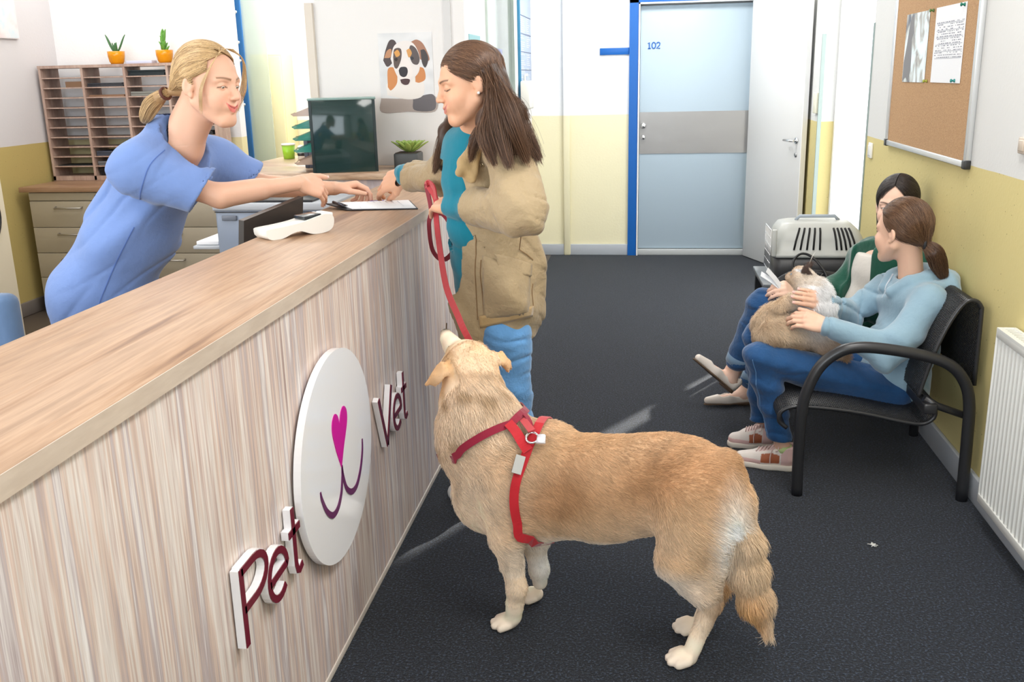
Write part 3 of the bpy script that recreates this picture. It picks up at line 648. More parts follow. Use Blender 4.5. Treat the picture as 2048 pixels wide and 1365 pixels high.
for i in range(nc):
    for j in range(1, nr_):
        MB().box((px0+i*dx+.0095, py0+.004, pz0+.03+j*dz-.004), (px0+(i+1)*dx-.0095, py1-.01, pz0+.03+j*dz+.004)).build('shelf', m_pig, pg)
rnd = random.Random(11)
def inpig(i, j, cols, th, label, cat, name, n=1):
    z = pz0+.03+j*dz+.0045; xa = px0+i*dx+.02
    mb = MB(); wdt = dx-.05
    for k in range(n):
        o_ = rnd.uniform(-.008, .008); mb.box((xa+abs(o_), py0+.02+o_, z+k*th), (xa+wdt+o_, py1-.03, z+(k+1)*th-.001), .0008)
    tag(mb.build(name, mat('stored_'+name, cols, .6)), label, cat, 'papers in the pigeonholes')
cn = ('leftmost', 'second', 'third', 'rightmost')
for i, j, c, th, n, nm, ct, lb in ((2, 10, (.02, .03, .035), .010, 4, 'folder_stack', 'folders', 'stack of black folders in the top row of the third pigeonhole column'),
    (1, 9, (.03, .035, .045), .009, 3, 'folder_stack', 'folders', 'dark folders in the second row of the second pigeonhole column'),
    (1, 8, (.30, .17, .10), .007, 2, 'envelope_stack', 'envelopes', 'brown envelopes in the third row of the second pigeonhole column'),
    (0, 1, (.03, .035, .04), .006, 1, 'folder_sheet', 'folder', 'single black folder near the bottom of the leftmost pigeonhole column'),
    (1, 2, (.06, .07, .10), .012, 3, 'folder_stack', 'folders', 'blue-black folders near the bottom of the second pigeonhole column'),
    (1, 1, (.20, .21, .23), .010, 3, 'magazine_stack', 'magazines', 'grey magazines in the second lowest row of the second pigeonhole column'),
    (1, 0, (.008, .008, .010), .014, 4, 'folder_stack', 'folders', 'thick black folders in the lowest row of the second pigeonhole column'),
    (2, 8, (.22, .22, .20), .016, 2, 'newspaper', 'newspaper', 'folded newspaper in the third row of the third pigeonhole column'),
    (1, 10, (.25, .22, .20), .003, 1, 'paper_sheet', 'paper', 'thin sheet in the top row of the second pigeonhole column'),
    (2, 9, (.10, .08, .08), .005, 1, 'paper_sheet', 'paper', 'dark sheet in the second row of the third pigeonhole column'),
    (3, 4, (.03, .03, .03), .009, 3, 'folder_stack', 'folders', 'black folders in the rightmost pigeonhole column beside her chin')):
    inpig(i, j, c, th, lb, ct, nm, n)
o = MB().box((-4.20, py0+.01, pz0+.03+9*dz+.005), (-4.07, py0+.06, pz0+.03+9*dz+.045)).build('name_card', mat('brown_card', (.20, .11, .06), .6)); tag(o, 'brown card box in the second row of the leftmost pigeonhole column', 'box')
gg = MB().tube([Vector(p) for p in spline([(-3.62,py0+.03,pz0+.03+5*dz+.01),(-3.56,py0+.01,pz0+.03+5*dz+.03),(-3.50,py0+.02,pz0+.03+5*dz+.05),(-3.44,py0+.02,pz0+.03+5*dz+.045)],4)],.006,n=6).tube([(-3.58,py0+.02,pz0+.03+5*dz+.01),(-3.42,py0+.03,pz0+.03+5*dz+.012)],.005,n=6).build('key_strap',mat('lime_strap',(.45,.52,.05),.5)); tag(gg,'lime green strap lying in the middle of the second pigeonhole column','strap')
# filing cabinet below
fc = empty('filing_cabinet', (-3.6, 6.6, 0), 'beige drawer cabinet with an oak top along the back of the desk area', 'cabinet')
m_beige = mat('beige_metal', (.40, .35, .265), .45)
MB().box((-4.38, 6.28, .882), (-2.86, 7.045, .917), .002).build('worktop', m_oakd, fc)
MB().box((-4.33, 6.32, .06), (-2.88, 7.03, .882)).build('body', m_beige, fc)
MB().box((-4.30, 6.36, 0), (-2.9, 7.0, .06)).build('plinth', mat('plinth_dark', (.18, .16, .13), .6), fc)
for x0_ in (-4.325, -3.60):
    x1_ = x0_+.715
    MB().box((x0_, 6.302, .822), (x1_, 6.322, .876), .002).build('header_panel', m_beige, fc)
    MB().lathe([(0, .012), (.014, .012), (.015, 0), (0, 0)], M=Matrix.Translation((x0_+.52, 6.302, .85)) @ Matrix.Rotation(PI/2, 4, 'X'), n=14).build('lock', m_black, fc)
    for zt, zb in ((.815, .632), (.628, .448), (.444, .268), (.264, .07)):
        dr = MB().box((x0_, 6.30, zb), (x1_, 6.322, zt), .002).build('drawer', m_beige, fc)
        xm = (x0_+x1_)/2-.06; zz = zt-.045
        MB().tube([(xm-.10, 6.30, zz+.006), (xm-.10, 6.272, zz), (xm+.10, 6.272, zz), (xm+.10, 6.30, zz+.006)], .006, n=8).build('drawer_handle', mat('handle_steel', (.45, .42, .37), .35, .7), dr)
# things on the rack
def yellow_pot(x, label, shape):
    e = empty('yellow_plant_pot', (x, 6.87, pz1+.017), label, 'potted plant', 'yellow pots on the pigeonhole rack')
    z = pz1+.0175
    MB().lathe([(0, 0), (.040, 0), (.052, .02), (.060, .06), (.061, .092), (.056, .092), (.054, .08), (0, .08)], (x, 6.87, z), 24).build('pot', mat('yellow_glaze', (.70, .27, .0), .2), e)
    lv = MB()
    if shape == 0:
        for a, l_, h in ((2.9, .11, .09), (.2, .115, .085), (1.2, .05, .06), (4.0, .05, .055), (5.2, .06, .04), (2.0, .035, .06), (3.5, .04, .05)):
            leaf_mesh(lv, (x, 6.87, z+.075), (x+l_*math.cos(a), 6.87+l_*math.sin(a)*.6, z+.085+h), .024, .35, th=.002)
    else:
        for k in range(16):
            a = k*2.4; l_ = .055*(1-k/20); leaf_mesh(lv, (x, 6.87, z+.07+k*.007), (x+l_*math.cos(a), 6.87+l_*math.sin(a), z+.10+k*.009), .026, .4, th=.002)
        leaf_mesh(lv, (x+.01, 6.87, z+.15), (x+.035, 6.87, z+.235), .03, .1); leaf_mesh(lv, (x, 6.87, z+.12), (x-.02, 6.86, z+.19), .025, .1)
    lv.build('leaves', m_leafB if shape == 0 else m_leafC, e)
yellow_pot(-3.845, 'small yellow pot with a spreading dark aloe, left of the two on the rack', 0)
yellow_pot(-3.47, 'small yellow pot with an upright green succulent, right of the two on the rack', 1)
o = MB().box((-3.75, 6.82, pz1+.0175), (-3.55, 6.90, pz1+.040), .002).build('card_box', mat('lavender_card', (.55, .58, .72), .6)); tag(o, 'flat lavender card box between the two yellow pots', 'box')
# picture on the left wall
o = MB().box((XL+.0005, 5.2, 1.93), (XL+.022, 6.60, 2.6)).build('pastel_picture', mat('canvas_edge', (.80, .77, .78), .7))
m_pas = mat('pastel_paint', (.8, .75, .8), .7); t, N, L, b = nt(m_pas); n = node(t, 'ShaderNodeTexNoise', Scale=5, Detail=4); L.new(coords(t), n.inputs['Vector'])
L.new(ramp(t, n.outputs['Fac'], [(.35, (.62, .78, .84)), (.5, (.85, .80, .80)), (.62, (.86, .70, .70))]), b.inputs['Base Color'])
MB().box((XL+.022, 5.205, 1.935), (XL+.0235, 6.595, 2.595)).build('painted_face', m_pas, o); tag(o, 'pastel pink and blue canvas on the left wall', 'picture')
# cream locker and blue chair, near left
lk = empty('cream_locker', (-3.6, 4.3, 0), 'tall cream metal locker with a round black grille at the far left', 'cabinet')
xe = -3.30
MB().box((xe-.62, 4.0, 0), (xe, 4.6, 1.34), .004).build('body', mat('cream_enamel', (.72, .64, .48), .45), lk)
b = MB(); Mg = Matrix.Translation((xe+.001, 4.37, .975)) @ Matrix.Rotation(PI/2, 4, 'Y')
for r_ in (.165, .135, .105, .075): b.tube([Mg @ Vector((r_*math.cos(a), r_*math.sin(a), .008)) for a in np.linspace(0, 2*PI, 40)[:-1]], .008, closed=True, n=6)
b.lathe([(0, .004), (.17, .004), (.17, 0), (0, 0)], M=Mg, n=40); b.build('round_grille', m_black, lk)
ch = empty('office_chair', (-2.15, 2.6, 0), 'blue upholstered office chair at the lower left behind the counter', 'chair')
m_chair = fabric('chair_blue', (.10, .17, .30), .8, wr=.1)
Mc = Matrix.Translation((0, 0, 0)); q = at(14, 640, Y=2.75)
b = MB().box((q[0]-.34, 2.72, q[2]-.34), (q[0]+.035, 2.80, q[2]+.085), .035, seg=4).build('backrest', m_chair, ch)
MB().box((q[0]-.36, 2.28, .47), (q[0]+.04, 2.74, .55), .03, seg=3).build('seat', m_chair, ch)
MB().tube([(q[0]-.15, 2.78, q[2]-.30), (q[0]-.15, 2.80, .50), (q[0]-.15, 2.5, .44)], .02).build('back_bracket', m_black, ch)
MB().tube([(q[0]-.15, 2.5, .44), (q[0]-.15, 2.5, .10)], .025).build('gas_column', m_black, ch)
for k in range(5):
    a = k*2*PI/5+.3; MB().tube([(q[0]-.15, 2.5, .11), (q[0]-.15+.28*math.cos(a), 2.5+.28*math.sin(a), .06)], [.022, .014]).lathe([(0, 0), (.025, .0), (.028, .025), (.02, .05), (0, .05)], (q[0]-.15+.28*math.cos(a), 2.5+.28*math.sin(a), 0), 14).build('leg', m_black, ch)
# low desk with the printer
ds = empty('low_desk', (-1.8, 4.3, 0), 'low beige work desk behind the counter carrying the printer', 'desk')
MB().box((-2.06, 4.02, .735), (-1.25, 5.04, .765), .003).build('desktop', mat('beige_desk', (.42, .36, .28), .4), ds)
for x, y in ((-2.02, 4.06), (-1.29, 4.06), (-2.02, 5.0), (-1.29, 5.0)): MB().box((x-.02, y-.02, 0), (x+.02, y+.02, .735)).build('leg', m_alu, ds)
dk2 = empty('computer_desk', (-1.5, 3.2, 0), 'low desk hidden behind the counter under the monitor', 'desk')
MB().box((-1.80, 1.2, .72), (-1.21, 3.98, .748), .003).build('desktop', mat('oak_desk_low', (.45, .32, .2), .5), dk2)
for x, y in ((-1.76, 1.25), (-1.76, 3.9)): MB().box((x-.02, y-.02, 0), (x+.02, y+.02, .72)).build('leg', m_alu, dk2)
pr = empty('printer', (-1.7, 4.4, .765), 'grey-blue office printer on the low desk behind the counter', 'printer')
m_prn = mat('printer_blue_grey', (.24, .29, .38), .4); m_prnl = mat('printer_light', (.45, .48, .52), .4)
MB().box((-1.965, 4.20, .766), (-1.42, 4.62, 1.045), .012).build('body', m_prn, pr)
MB().box((-1.975, 4.195, 1.028), (-1.41, 4.63, 1.064), .008).build('lid', m_prnl, pr)
MB().box((-1.962, 4.193, 1.022), (-1.425, 4.202, 1.026)).build('seam', m_black, pr)
MB().box((-1.93, 4.190, .985), (-1.86, 4.201, 1.008), .003).build('grip', mat('grip_grey', (.16, .18, .22), .4), pr)
MB().box((-1.85, 4.22, 1.064), (-1.50, 4.50, 1.075), .003).build('scanner_pad', m_black, pr)
MB().box((-2.10, 4.22, .845), (-1.967, 4.56, .862), .004).build('output_tray', m_prnl, pr)
o = MB().box((-2.09, 4.24, .864), (-1.98, 4.52, .880), .001).build('printed_sheets', m_paper); tag(o, 'few printed sheets lying on the printer tray', 'paper')
o = MB().box((-2.05, 4.66, .766), (-1.92, 4.92, 1.02), .004).build('black_file', m_black); tag(o, 'black box file standing left of the printer', 'file')
# things seen past the desk wing
o = empty('lime_mug', (-2.22, 6.08, ZT), 'lime green cup at the far left of the desk wing', 'cup')
MB().lathe([(0, .002), (.035, .002), (.042, .09), (.039, .09), (.033, .01), (0, .01)], (-2.27, 6.02, ZT), 20).build('cup_body', mat('lime_glaze', (.32, .62, .04), .3), o)
MB().lathe([(.0, .100), (.044, .098), (.045, .088), (.0, .088)], (-2.27, 6.02, ZT), 20).build('lid', mat('white_lid', (.85, .85, .83), .4), o)
o = MB().lathe([(0, 0), (.022, 0), (.026, .05), (.018, .085), (0, .09)], (-2.18, 6.0, ZT), 16).build('desk_ornament', mat('black_white_ceramic', (.75, .75, .72), .3)); MB().lathe([(.0215, 0), (.0255, .02), (.026, .03), (.02, .0)], (-2.18, 6.0, ZT+.01), 16).build('dark_patch', m_black, o)
tag(o, 'small black and white ornament right of the lime cup', 'ornament')
# far end of the desk side: glazed partition with blue posts, a yellow cupboard
gp = empty('glazed_partition', (-3.7, 8.3, 0), 'glazed partition with a blue bolted post at the far end of the desk side', 'partition')
yb = 8.25
xa, xb = at(459, 0, Y=yb)[0], at(478, 0, Y=yb)[0]
MB().box((xa, yb, 0), (xb, yb+.06, 3.0), .003).build('blue_post', mat('deep_blue_post', (.02, .13, .36), .35), gp)
MB().box((xa-.16, yb-.005, at(440, 92, Y=yb)[2]-.03), (xa, yb+.02, at(440, 92, Y=yb)[2]+.01)).build('blue_stub', m_blue, gp)
b = MB()
for py_ in (24, 85, 122, 210): z_ = at(470, py_, Y=yb)[2]; b.lathe([(0, .006), (.012, .005), (.014, 0)], M=Matrix.Translation(((xa+xb)/2, yb-.001, z_)) @ Matrix.Rotation(PI/2, 4, 'X'), n=12)
bb = b.build('bolt', m_alu, gp)
MB().box((xa-.62, yb+.02, 0.2), (xa, yb+.03, 2.9)).build('glass_panel', mat('greenish_glass', (.62, .78, .74), .1, alpha=.55), gp)
MB().box((xb, yb+.02, 0.2), (xb+.20, yb+.03, 2.9)).build('glass_panel', mat('greenish_glass_b', (.70, .82, .74), .1, alpha=.4), gp)
MB().box((xa-.68, yb, 0), (xa-.62, yb+.06, 3.0)).build('pale_post', m_green_edge, gp)
xa, xb = at(512, 200, Y=8.5)[0], at(572, 200, Y=8.5)[0]
cp = empty('yellow_cupboard', ((xa+xb)/2, 8.5, 0), 'pale yellow tall cupboard against the far wall beyond the desk', 'cupboard')
MB().box((xa, 8.42, .1), (xb+.02, 8.69, 1.83), .004).build('body', mat('pale_yellow_paint', (.86, .76, .44), .5), cp)
MB().box((xa+.02, 8.44, 0), (xb, 8.69, .1), .002).build('plinth', m_grey_paint, cp)
MB().box((xa+.01, 8.405, .13), (xb+.01, 8.42, 1.81), .003).build('door', mat('pale_yellow_door', (.88, .79, .48), .5), cp)
# ================================================================ BENCH
m_steel = mat('black_powder_coat', (.022, .022, .024), .32, spec=.6)
bn = empty('waiting_bench', (.95, 4.3, 0), 'black perforated steel waiting bench along the right wall', 'bench')
def armrest(y):
    pts = [(.607, y, .0), (.604, y, .15), (.605, y, .32), (.622, y, .43), (.665, y, .525), (.73, y, .582), (.80, y, .600), (.90, y, .594), (1.03, y, .572), (1.12, y, .540), (1.175, y, .485), (1.205, y, .40), (1.213, y, .25), (1.216, y, .0)]
    MB().tube(spline(pts, 5), .0215, n=14).build('arm_frame', m_steel, bn)
yA, yB = 3.555, 4.93
for y in (yA, yB): armrest(y)
SEATP = [(.560, .262), (.530, .290), (.535, .325), (.565, .345), (.62, .350), (.74, .342), (.86, .325), (.98, .300), (1.055, .292), (1.095, .315), (1.098, .350), (1.065, .395)]
BACKP = [(1.035, .40), (1.05, .47), (1.085, .60), (1.125, .70), (1.165, .765), (1.20, .772), (1.222, .75), (1.226, .71), (1.228, .45)]
m_perf = mat('perforated_sheet', (.022, .022, .024), .38, spec=.6)
t, N, L, b_ = nt(m_perf)
uvn = t.nodes.new('ShaderNodeUVMap'); uvn.uv_map = 'UVMap'
sx = t.nodes.new('ShaderNodeSeparateXYZ'); L.new(uvn.outputs[0], sx.inputs[0])
u_ = math_(t, 'MULTIPLY', sx.outputs[0], 1/.0135); v_ = math_(t, 'MULTIPLY', sx.outputs[1], 1/.0078)
row = math_(t, 'FLOOR', v_); off = math_(t, 'MULTIPLY', math_(t, 'MODULO', row, 2.0), .5)
fu = math_(t, 'SUBTRACT', math_(t, 'FRACT', math_(t, 'ADD', u_, off)), .5); fv = math_(t, 'SUBTRACT', math_(t, 'FRACT', v_), .5)
dd = math_(t, 'ADD', math_(t, 'POWER', math_(t, 'MULTIPLY', fu, .0135), 2.0), math_(t, 'POWER', math_(t, 'MULTIPLY', fv, .0078), 2.0))
hole = math_(t, 'GREATER_THAN', dd, .0037**2)
L.new(hole, b_.inputs['Alpha'])
def perf(profile, y0, y1, name, par):
    pts = [p for p in spline(profile, 5)]; bm = bmesh.new(); uv = bm.loops.layers.uv.new('UVMap'); s_ = 0; rows_ = []
    for i, p in enumerate(pts):
        if i: s_ += float(np.linalg.norm(p-pts[i-1]))
        rows_.append(((bm.verts.new((p[0], y0, p[1])), bm.verts.new((p[0], y1, p[1]))), s_))
    for (A, sa), (B, sb) in zip(rows_, rows_[1:]):
        f = bm.faces.new((A[0], A[1], B[1], B[0])); f.smooth = True
        for lp, q_ in zip(f.loops, ((y0, sa), (y1, sa), (y1, sb), (y0, sb))): lp[uv].uv = q_
    me = bpy.data.meshes.new(name); bm.to_mesh(me); bm.free(); o = link(name, me, m_perf, par)
    md = o.modifiers.new('th', 'SOLIDIFY'); md.thickness = .0022
    return o
segs_y = [(yA+.035, 4.22), (4.26, yB-.035)]
for k, (a, c) in enumerate(segs_y):
    st = perf(SEATP, a, c, 'seat', bn); bk = perf(BACKP, a, c, 'backrest', bn)
    for yy_ in (a, c):
        MB().tube([(p[0], yy_, p[1]) for p in spline(SEATP, 5)], .0085, n=8).build('seat_rim', m_steel, bn)
        MB().tube([(p[0], yy_, p[1]) for p in spline(BACKP, 5)], .0085, n=8).build('back_rim', m_steel, bn)
MB().box((1.045, yA-.01, .345), (1.095, yB+.01, .385), .006).build('cross_beam', m_steel, bn)
for y in (yA+.02, yB-.02, 4.24): MB().tube([(1.05, y, .40), (1.10, y, .37), (1.215, y, .33)], .014).build('beam_bracket', m_steel, bn)
MB().tube([(1.215, 4.24, .33), (1.216, 4.24, 0)], .02).build('leg', m_steel, bn)
# small dark side table with the pet carrier
tb = empty('side_table', (.95, 5.25, 0), 'low dark side table beyond the bench under the pet carrier', 'table')
MB().box((.62, 5.0, .50), (1.23, 5.5, .525), .004).build('tabletop', mat('table_grey', (.12, .13, .14), .3), tb)
for x, y in ((.65, 5.03), (1.2, 5.03), (.65, 5.47), (1.2, 5.47)): MB().box((x-.018, y-.018, 0), (x+.018, y+.018, .50)).build('leg', m_black, tb)
pc = empty('pet_carrier', (.93, 5.25, .525), 'grey and black plastic pet carrier on the side table', 'pet carrier')
m_cgrey = mat('carrier_grey', (.50, .51, .48), .4); m_cblk = mat('carrier_black', (.045, .045, .047), .4)
def loftbox(mb, rings, n=6):
    """rounded rectangles stacked: (x0,x1,y0,y1,z,r)"""
    R = []
    for x0_, x1_, y0_, y1_, z_, r_ in rings:
        ring = []
        for cx, cy, a0 in ((x1_-r_, y1_-r_, 0), (x0_+r_, y1_-r_, 90), (x0_+r_, y0_+r_, 180), (x1_-r_, y0_+r_, 270)):
            for k in range(n+1):
                a = math.radians(a0+90*k/n); ring.append(mb.bm.verts.new((cx+r_*math.cos(a), cy+r_*math.sin(a), z_)))
        R.append(ring)
    for A, B in zip(R, R[1:]):
        for k in range(len(A)): f = mb.bm.faces.new((A[k], A[(k+1) % len(A)], B[(k+1) % len(A)], B[k])); f.smooth = True
    mb.bm.faces.new(R[0][::-1]); mb.bm.faces.new(R[-1]); return mb
cx0, cx1, cy0, cy1 = .675, 1.15, 5.06, 5.40
loftbox(MB(), [(cx0+.03, cx1-.03, cy0+.03, cy1-.03, .527, .03), (cx0+.01, cx1-.01, cy0+.01, cy1-.01, .56, .035), (cx0+.004, cx1-.004, cy0+.004, cy1-.004, .655, .035)]).build('base_tray', m_cblk, pc)
loftbox(MB(), [(cx0-.004, cx1+.004, cy0-.004, cy1+.004, .655, .04), (cx0-.004, cx1+.004, cy0-.004, cy1+.004, .672, .04), (cx0+.002, cx1-.002, cy0+.003, cy1-.003, .676, .04), (cx0+.012, cx1-.02, cy0+.014, cy1-.014, .74, .045),
               (cx0+.022, cx1-.04, cy0+.03, cy1-.03, .785, .05), (cx0+.04, cx1-.075, cy0+.06, cy1-.06, .818, .05), (cx0+.07, cx1-.11, cy0+.09, cy1-.09, .828, .05)]).build('top_shell', m_cgrey, pc)
for x in list(np.linspace(.775, .905, 5))+list(np.linspace(.99, 1.085, 5)):
    b = MB(); cxm = .91; lean = (x-cxm)*-.16
    b.tube([(x, cy0+.004, .695), (x+lean*.4, cy0+.012, .74), (x+lean, cy0+.026, .785), (x+lean*1.3, cy0+.043, .803)], [(.0052, .0052)]*4, n=6)
    b.build('vent_slot', mat('slot_dark', (.008, .008, .008), .7) if x == .775 else bpy.data.materials['slot_dark'], pc)
MB().tube([(.80, 5.23, .826), (.82, 5.23, .848), (1.0, 5.23, .848), (1.02, 5.23, .826)], .009, n=8).build('carry_handle', mat('handle_blue_grey', (.35, .40, .46), .4), pc)
b = MB()
for y in np.linspace(cy0+.05, cy1-.05, 8): b.tube([(cx0-.012, y, .57), (cx0-.012, y, .79)], .003, n=5)
for z in np.linspace(.57, .79, 6): b.tube([(cx0-.012, cy0+.05, z), (cx0-.012, cy1-.05, z)], .003, n=5)
b.build('wire_door', m_alu, pc)
b = MB().box((cx0-.012, cy0+.0, .66), (cx0+.012, cy0+.03, .80), .005).build('door_latch', m_cgrey, pc)
# piece of fluff on the carpet
fl = MB(); q = at(1745, 1091, Z=.004)
rnd = random.Random(3)
for k in range(7): fl.tube([(q[0]+rnd.uniform(-.015, .015), q[1]+rnd.uniform(-.012, .012), .004), (q[0]+rnd.uniform(-.012, .012), q[1]+rnd.uniform(-.012, .012), .010), (q[0]+rnd.uniform(-.018, .018), q[1]+rnd.uniform(-.012, .012), .004)], .0016, n=5)
o = fl.build('fur_fluff', mat('white_fluff', (.75, .74, .70), .9)); tag(o, 'tiny tuft of pale fluff on the dark carpet right of the dog', 'fluff')
# ================================================================ IMPLICIT-SURFACE MODELLER
def _n(v): v = np.asarray(v, float); return v/np.linalg.norm(v)
def basis(fwd, up):
    """columns: right, forward, up"""
    f = _n(fwd); u = np.asarray(up, float); r = _n(np.cross(f, u)); u = np.cross(r, f); return np.array([r, f, u]).T
class SD:
    def __init__(s): s.ops = []; s.post = []
    def add(s, fn, c, R, k, op): s.ops.append((fn, np.asarray(c, float), R, k, op)); return s
    def rc(s, a, b, ra, rb, k=.02, op='u'):
        a = np.asarray(a, float); b = np.asarray(b, float); ab = b-a; L2 = max(ab@ab, 1e-9)
        def fn(P):
            h = np.clip(((P-a)@ab)/L2, 0, 1); q = P-a-h[:, None]*ab
            return np.sqrt((q*q).sum(1))-(ra+(rb-ra)*h)
        return s.add(fn, (a+b)/2, math.sqrt(L2)/2+max(ra, rb), k, op)
    def chain(s, pts, rs, k=.02, op='u'):
        for i in range(len(pts)-1): s.rc(pts[i], pts[i+1], rs[i], rs[i+1], k, op)
        return s
    def el(s, c, r, k=.02, R=None, op='u'):
        c = np.asarray(c, float); r = np.asarray(r, float)
        def fn(P):
            q = P-c
            if R is not None: q = q@R
            k0 = np.sqrt(((q/r)**2).sum(1)); k1 = np.sqrt(((q/(r*r))**2).sum(1))+1e-9
            return k0*(k0-1)/k1
        return s.add(fn, c, float(max(r)), k, op)
    def bx(s, c, h, rr=.01, k=.01, R=None, op='u'):
        c = np.asarray(c, float); h = np.asarray(h, float)
        def fn(P):
            q = P-c
            if R is not None: q = q@R
            q = np.abs(q)-h+rr
            return np.sqrt((np.maximum(q, 0)**2).sum(1))+np.minimum(q.max(1), 0)-rr
        return s.add(fn, c, float(np.linalg.norm(h)), k, op)
    def plane(s, p, n, k=.004):
        """keep the side the normal points away from"""
        p = np.asarray(p, float); n = _n(n); s.post.append(lambda P, d: smax(d, (P-p)@n, k)); return s
    def disp(s, f): s.post.append(lambda P, d: d+f(P)); return s
    def __call__(s, P):
        d = np.full(len(P), 9.0)
        for fn, c, R, k, op in s.ops:
            lb = np.sqrt(((P-c)**2).sum(1))-R
            m = lb < (d+k if op == 'u' else k+.004)
            if not m.any(): continue
            e = fn(P[m]); dm = d[m]
            if op == 'u':
                h = np.maximum(k-np.abs(dm-e), 0)/max(k, 1e-6); d[m] = np.minimum(dm, e)-h*h*k*.25
            else:
                e = -e; h = np.maximum(k-np.abs(dm-e), 0)/max(k, 1e-6); d[m] = np.maximum(dm, e)+h*h*k*.25
        for f in s.post: d = f(P, d)
        return d
def smax(a, b, k):
    h = np.maximum(k-np.abs(a-b), 0)/k; return np.maximum(a, b)+h*h*k*.25
def smin(a, b, k): return -smax(-a, -b, k)
_rs = np.random.RandomState(7); _nd = _rs.randn(24, 3); _nd /= np.linalg.norm(_nd, axis=1)[:, None]; _np = _rs.rand(24)*6.28
def wob(P, f, seed=0, n=6):
    """smooth noise in -1..1"""
    a = 0
    for i in range(n):
        j = (i+seed*5) % 24; a = a+np.sin(P@_nd[j]*f*(1+.23*i)+_np[j]+1.7*np.sin(P@_nd[(j+7) % 24]*f*.7+_np[(j+3) % 24]))
    return a/n*1.5
def folds(P, dirv, f, seed=0, warp=1.2, sharp=.7):
    """soft cloth ridges across dirv, 0..1"""
    ph = P@np.asarray(dirv)*f*1.5+warp*1.5*wob(P, f*.20, seed, 4)
    return ((1+np.sin(ph))/2)**(1+sharp)
def crease(P, dirv, f, seed=0, warp=.9, depth=.008, k=4.0, cover=.2):
    """sharp valleys in cloth that run square to dirv and fade in and out"""
    q = P@np.asarray(dirv)*f+warp*wob(P, f*.30, seed, 4)
    m = np.clip(wob(P, f*.33, seed+2, 3)*1.4+cover, 0, 1)
    v = (1-np.abs(np.sin(q)))
    return depth*m*(v**k-.35*v**1.2)
def bump_near(P, c, r): return np.exp(-((P-np.asarray(c))**2).sum(1)/(r*r))
def grid_mesh(f, lo, hi, h):
    lo = np.asarray(lo, float); hi = np.asarray(hi, float); B = 4
    nb = np.ceil((hi-lo)/(h*B)).astype(int)+1; n = nb*B
    ii = np.stack(np.meshgrid(*[np.arange(k) for k in nb], indexing='ij'), -1).reshape(-1, 3)
    cen = lo+(ii*B+(B-1)/2)*h; dc = f(cen)
    act = np.abs(dc) < h*B*.87*2.0+h
    D = np.repeat(np.repeat(np.repeat(dc.reshape(nb), B, 0), B, 1), B, 2).astype(np.float32)
    loc = np.stack(np.meshgrid(*[np.arange(B)]*3, indexing='ij'), -1).reshape(-1, 3)
    A = ii[act]
    for s0 in range(0, len(A), 6000):
        g = (A[s0:s0+6000, None, :]*B+loc[None]).reshape(-1, 3)
        D[g[:, 0], g[:, 1], g[:, 2]] = f(lo+g*h)
    S = D < 0
    c = np.zeros(tuple(n-1), np.int8)
    for dx in (0, 1):
        for dy in (0, 1):
            for dz in (0, 1): c += S[dx:n[0]-1+dx, dy:n[1]-1+dy, dz:n[2]-1+dz]
    ac = np.argwhere((c > 0) & (c < 8)); idx = -np.ones(tuple(n-1), np.int32); idx[tuple(ac.T)] = np.arange(len(ac))
    cor = np.array([(x, y, z) for x in (0, 1) for y in (0, 1) for z in (0, 1)])
    V8 = np.stack([D[ac[:, 0]+o[0], ac[:, 1]+o[1], ac[:, 2]+o[2]] for o in cor], 1)
    acc = np.zeros((len(ac), 3)); cnt = np.zeros(len(ac))
    for a in range(8):
        for b in range(a+1, 8):
            if np.abs(cor[a]-cor[b]).sum() != 1: continue
            va, vb = V8[:, a], V8[:, b]; m = (va < 0) != (vb < 0); t_ = np.where(m, va/np.where(m, va-vb, 1), 0)
            acc += np.where(m[:, None], cor[a]+t_[:, None]*(cor[b]-cor[a]), 0); cnt += m
    V = lo+(ac+acc/cnt[:, None])*h
    Q = []
    for ax in range(3):
        o1, o2 = [a for a in range(3) if a != ax]
        sl = [slice(None)]*3; sl2 = [slice(None)]*3; sl[ax] = slice(0, n[ax]-1); sl2[ax] = slice(1, n[ax])
        A_, B_ = S[tuple(sl)], S[tuple(sl2)]; e = np.argwhere(A_ != B_)
        e = e[(e[:, o1] > 0) & (e[:, o2] > 0) & (e[:, o1] < n[o1]-1) & (e[:, o2] < n[o2]-1)]
        if not len(e): continue
        u = np.zeros(3, int); u[o1] = 1; w = np.zeros(3, int); w[o2] = 1
        q = np.stack([idx[tuple((e-u-w).T)], idx[tuple((e-w).T)], idx[tuple(e.T)], idx[tuple((e-u).T)]], 1)
        flip = A_[tuple(e.T)]
        if ax == 1: flip = ~flip
        q[~flip] = q[~flip][:, ::-1]; Q.append(q)
    return V, np.concatenate(Q)
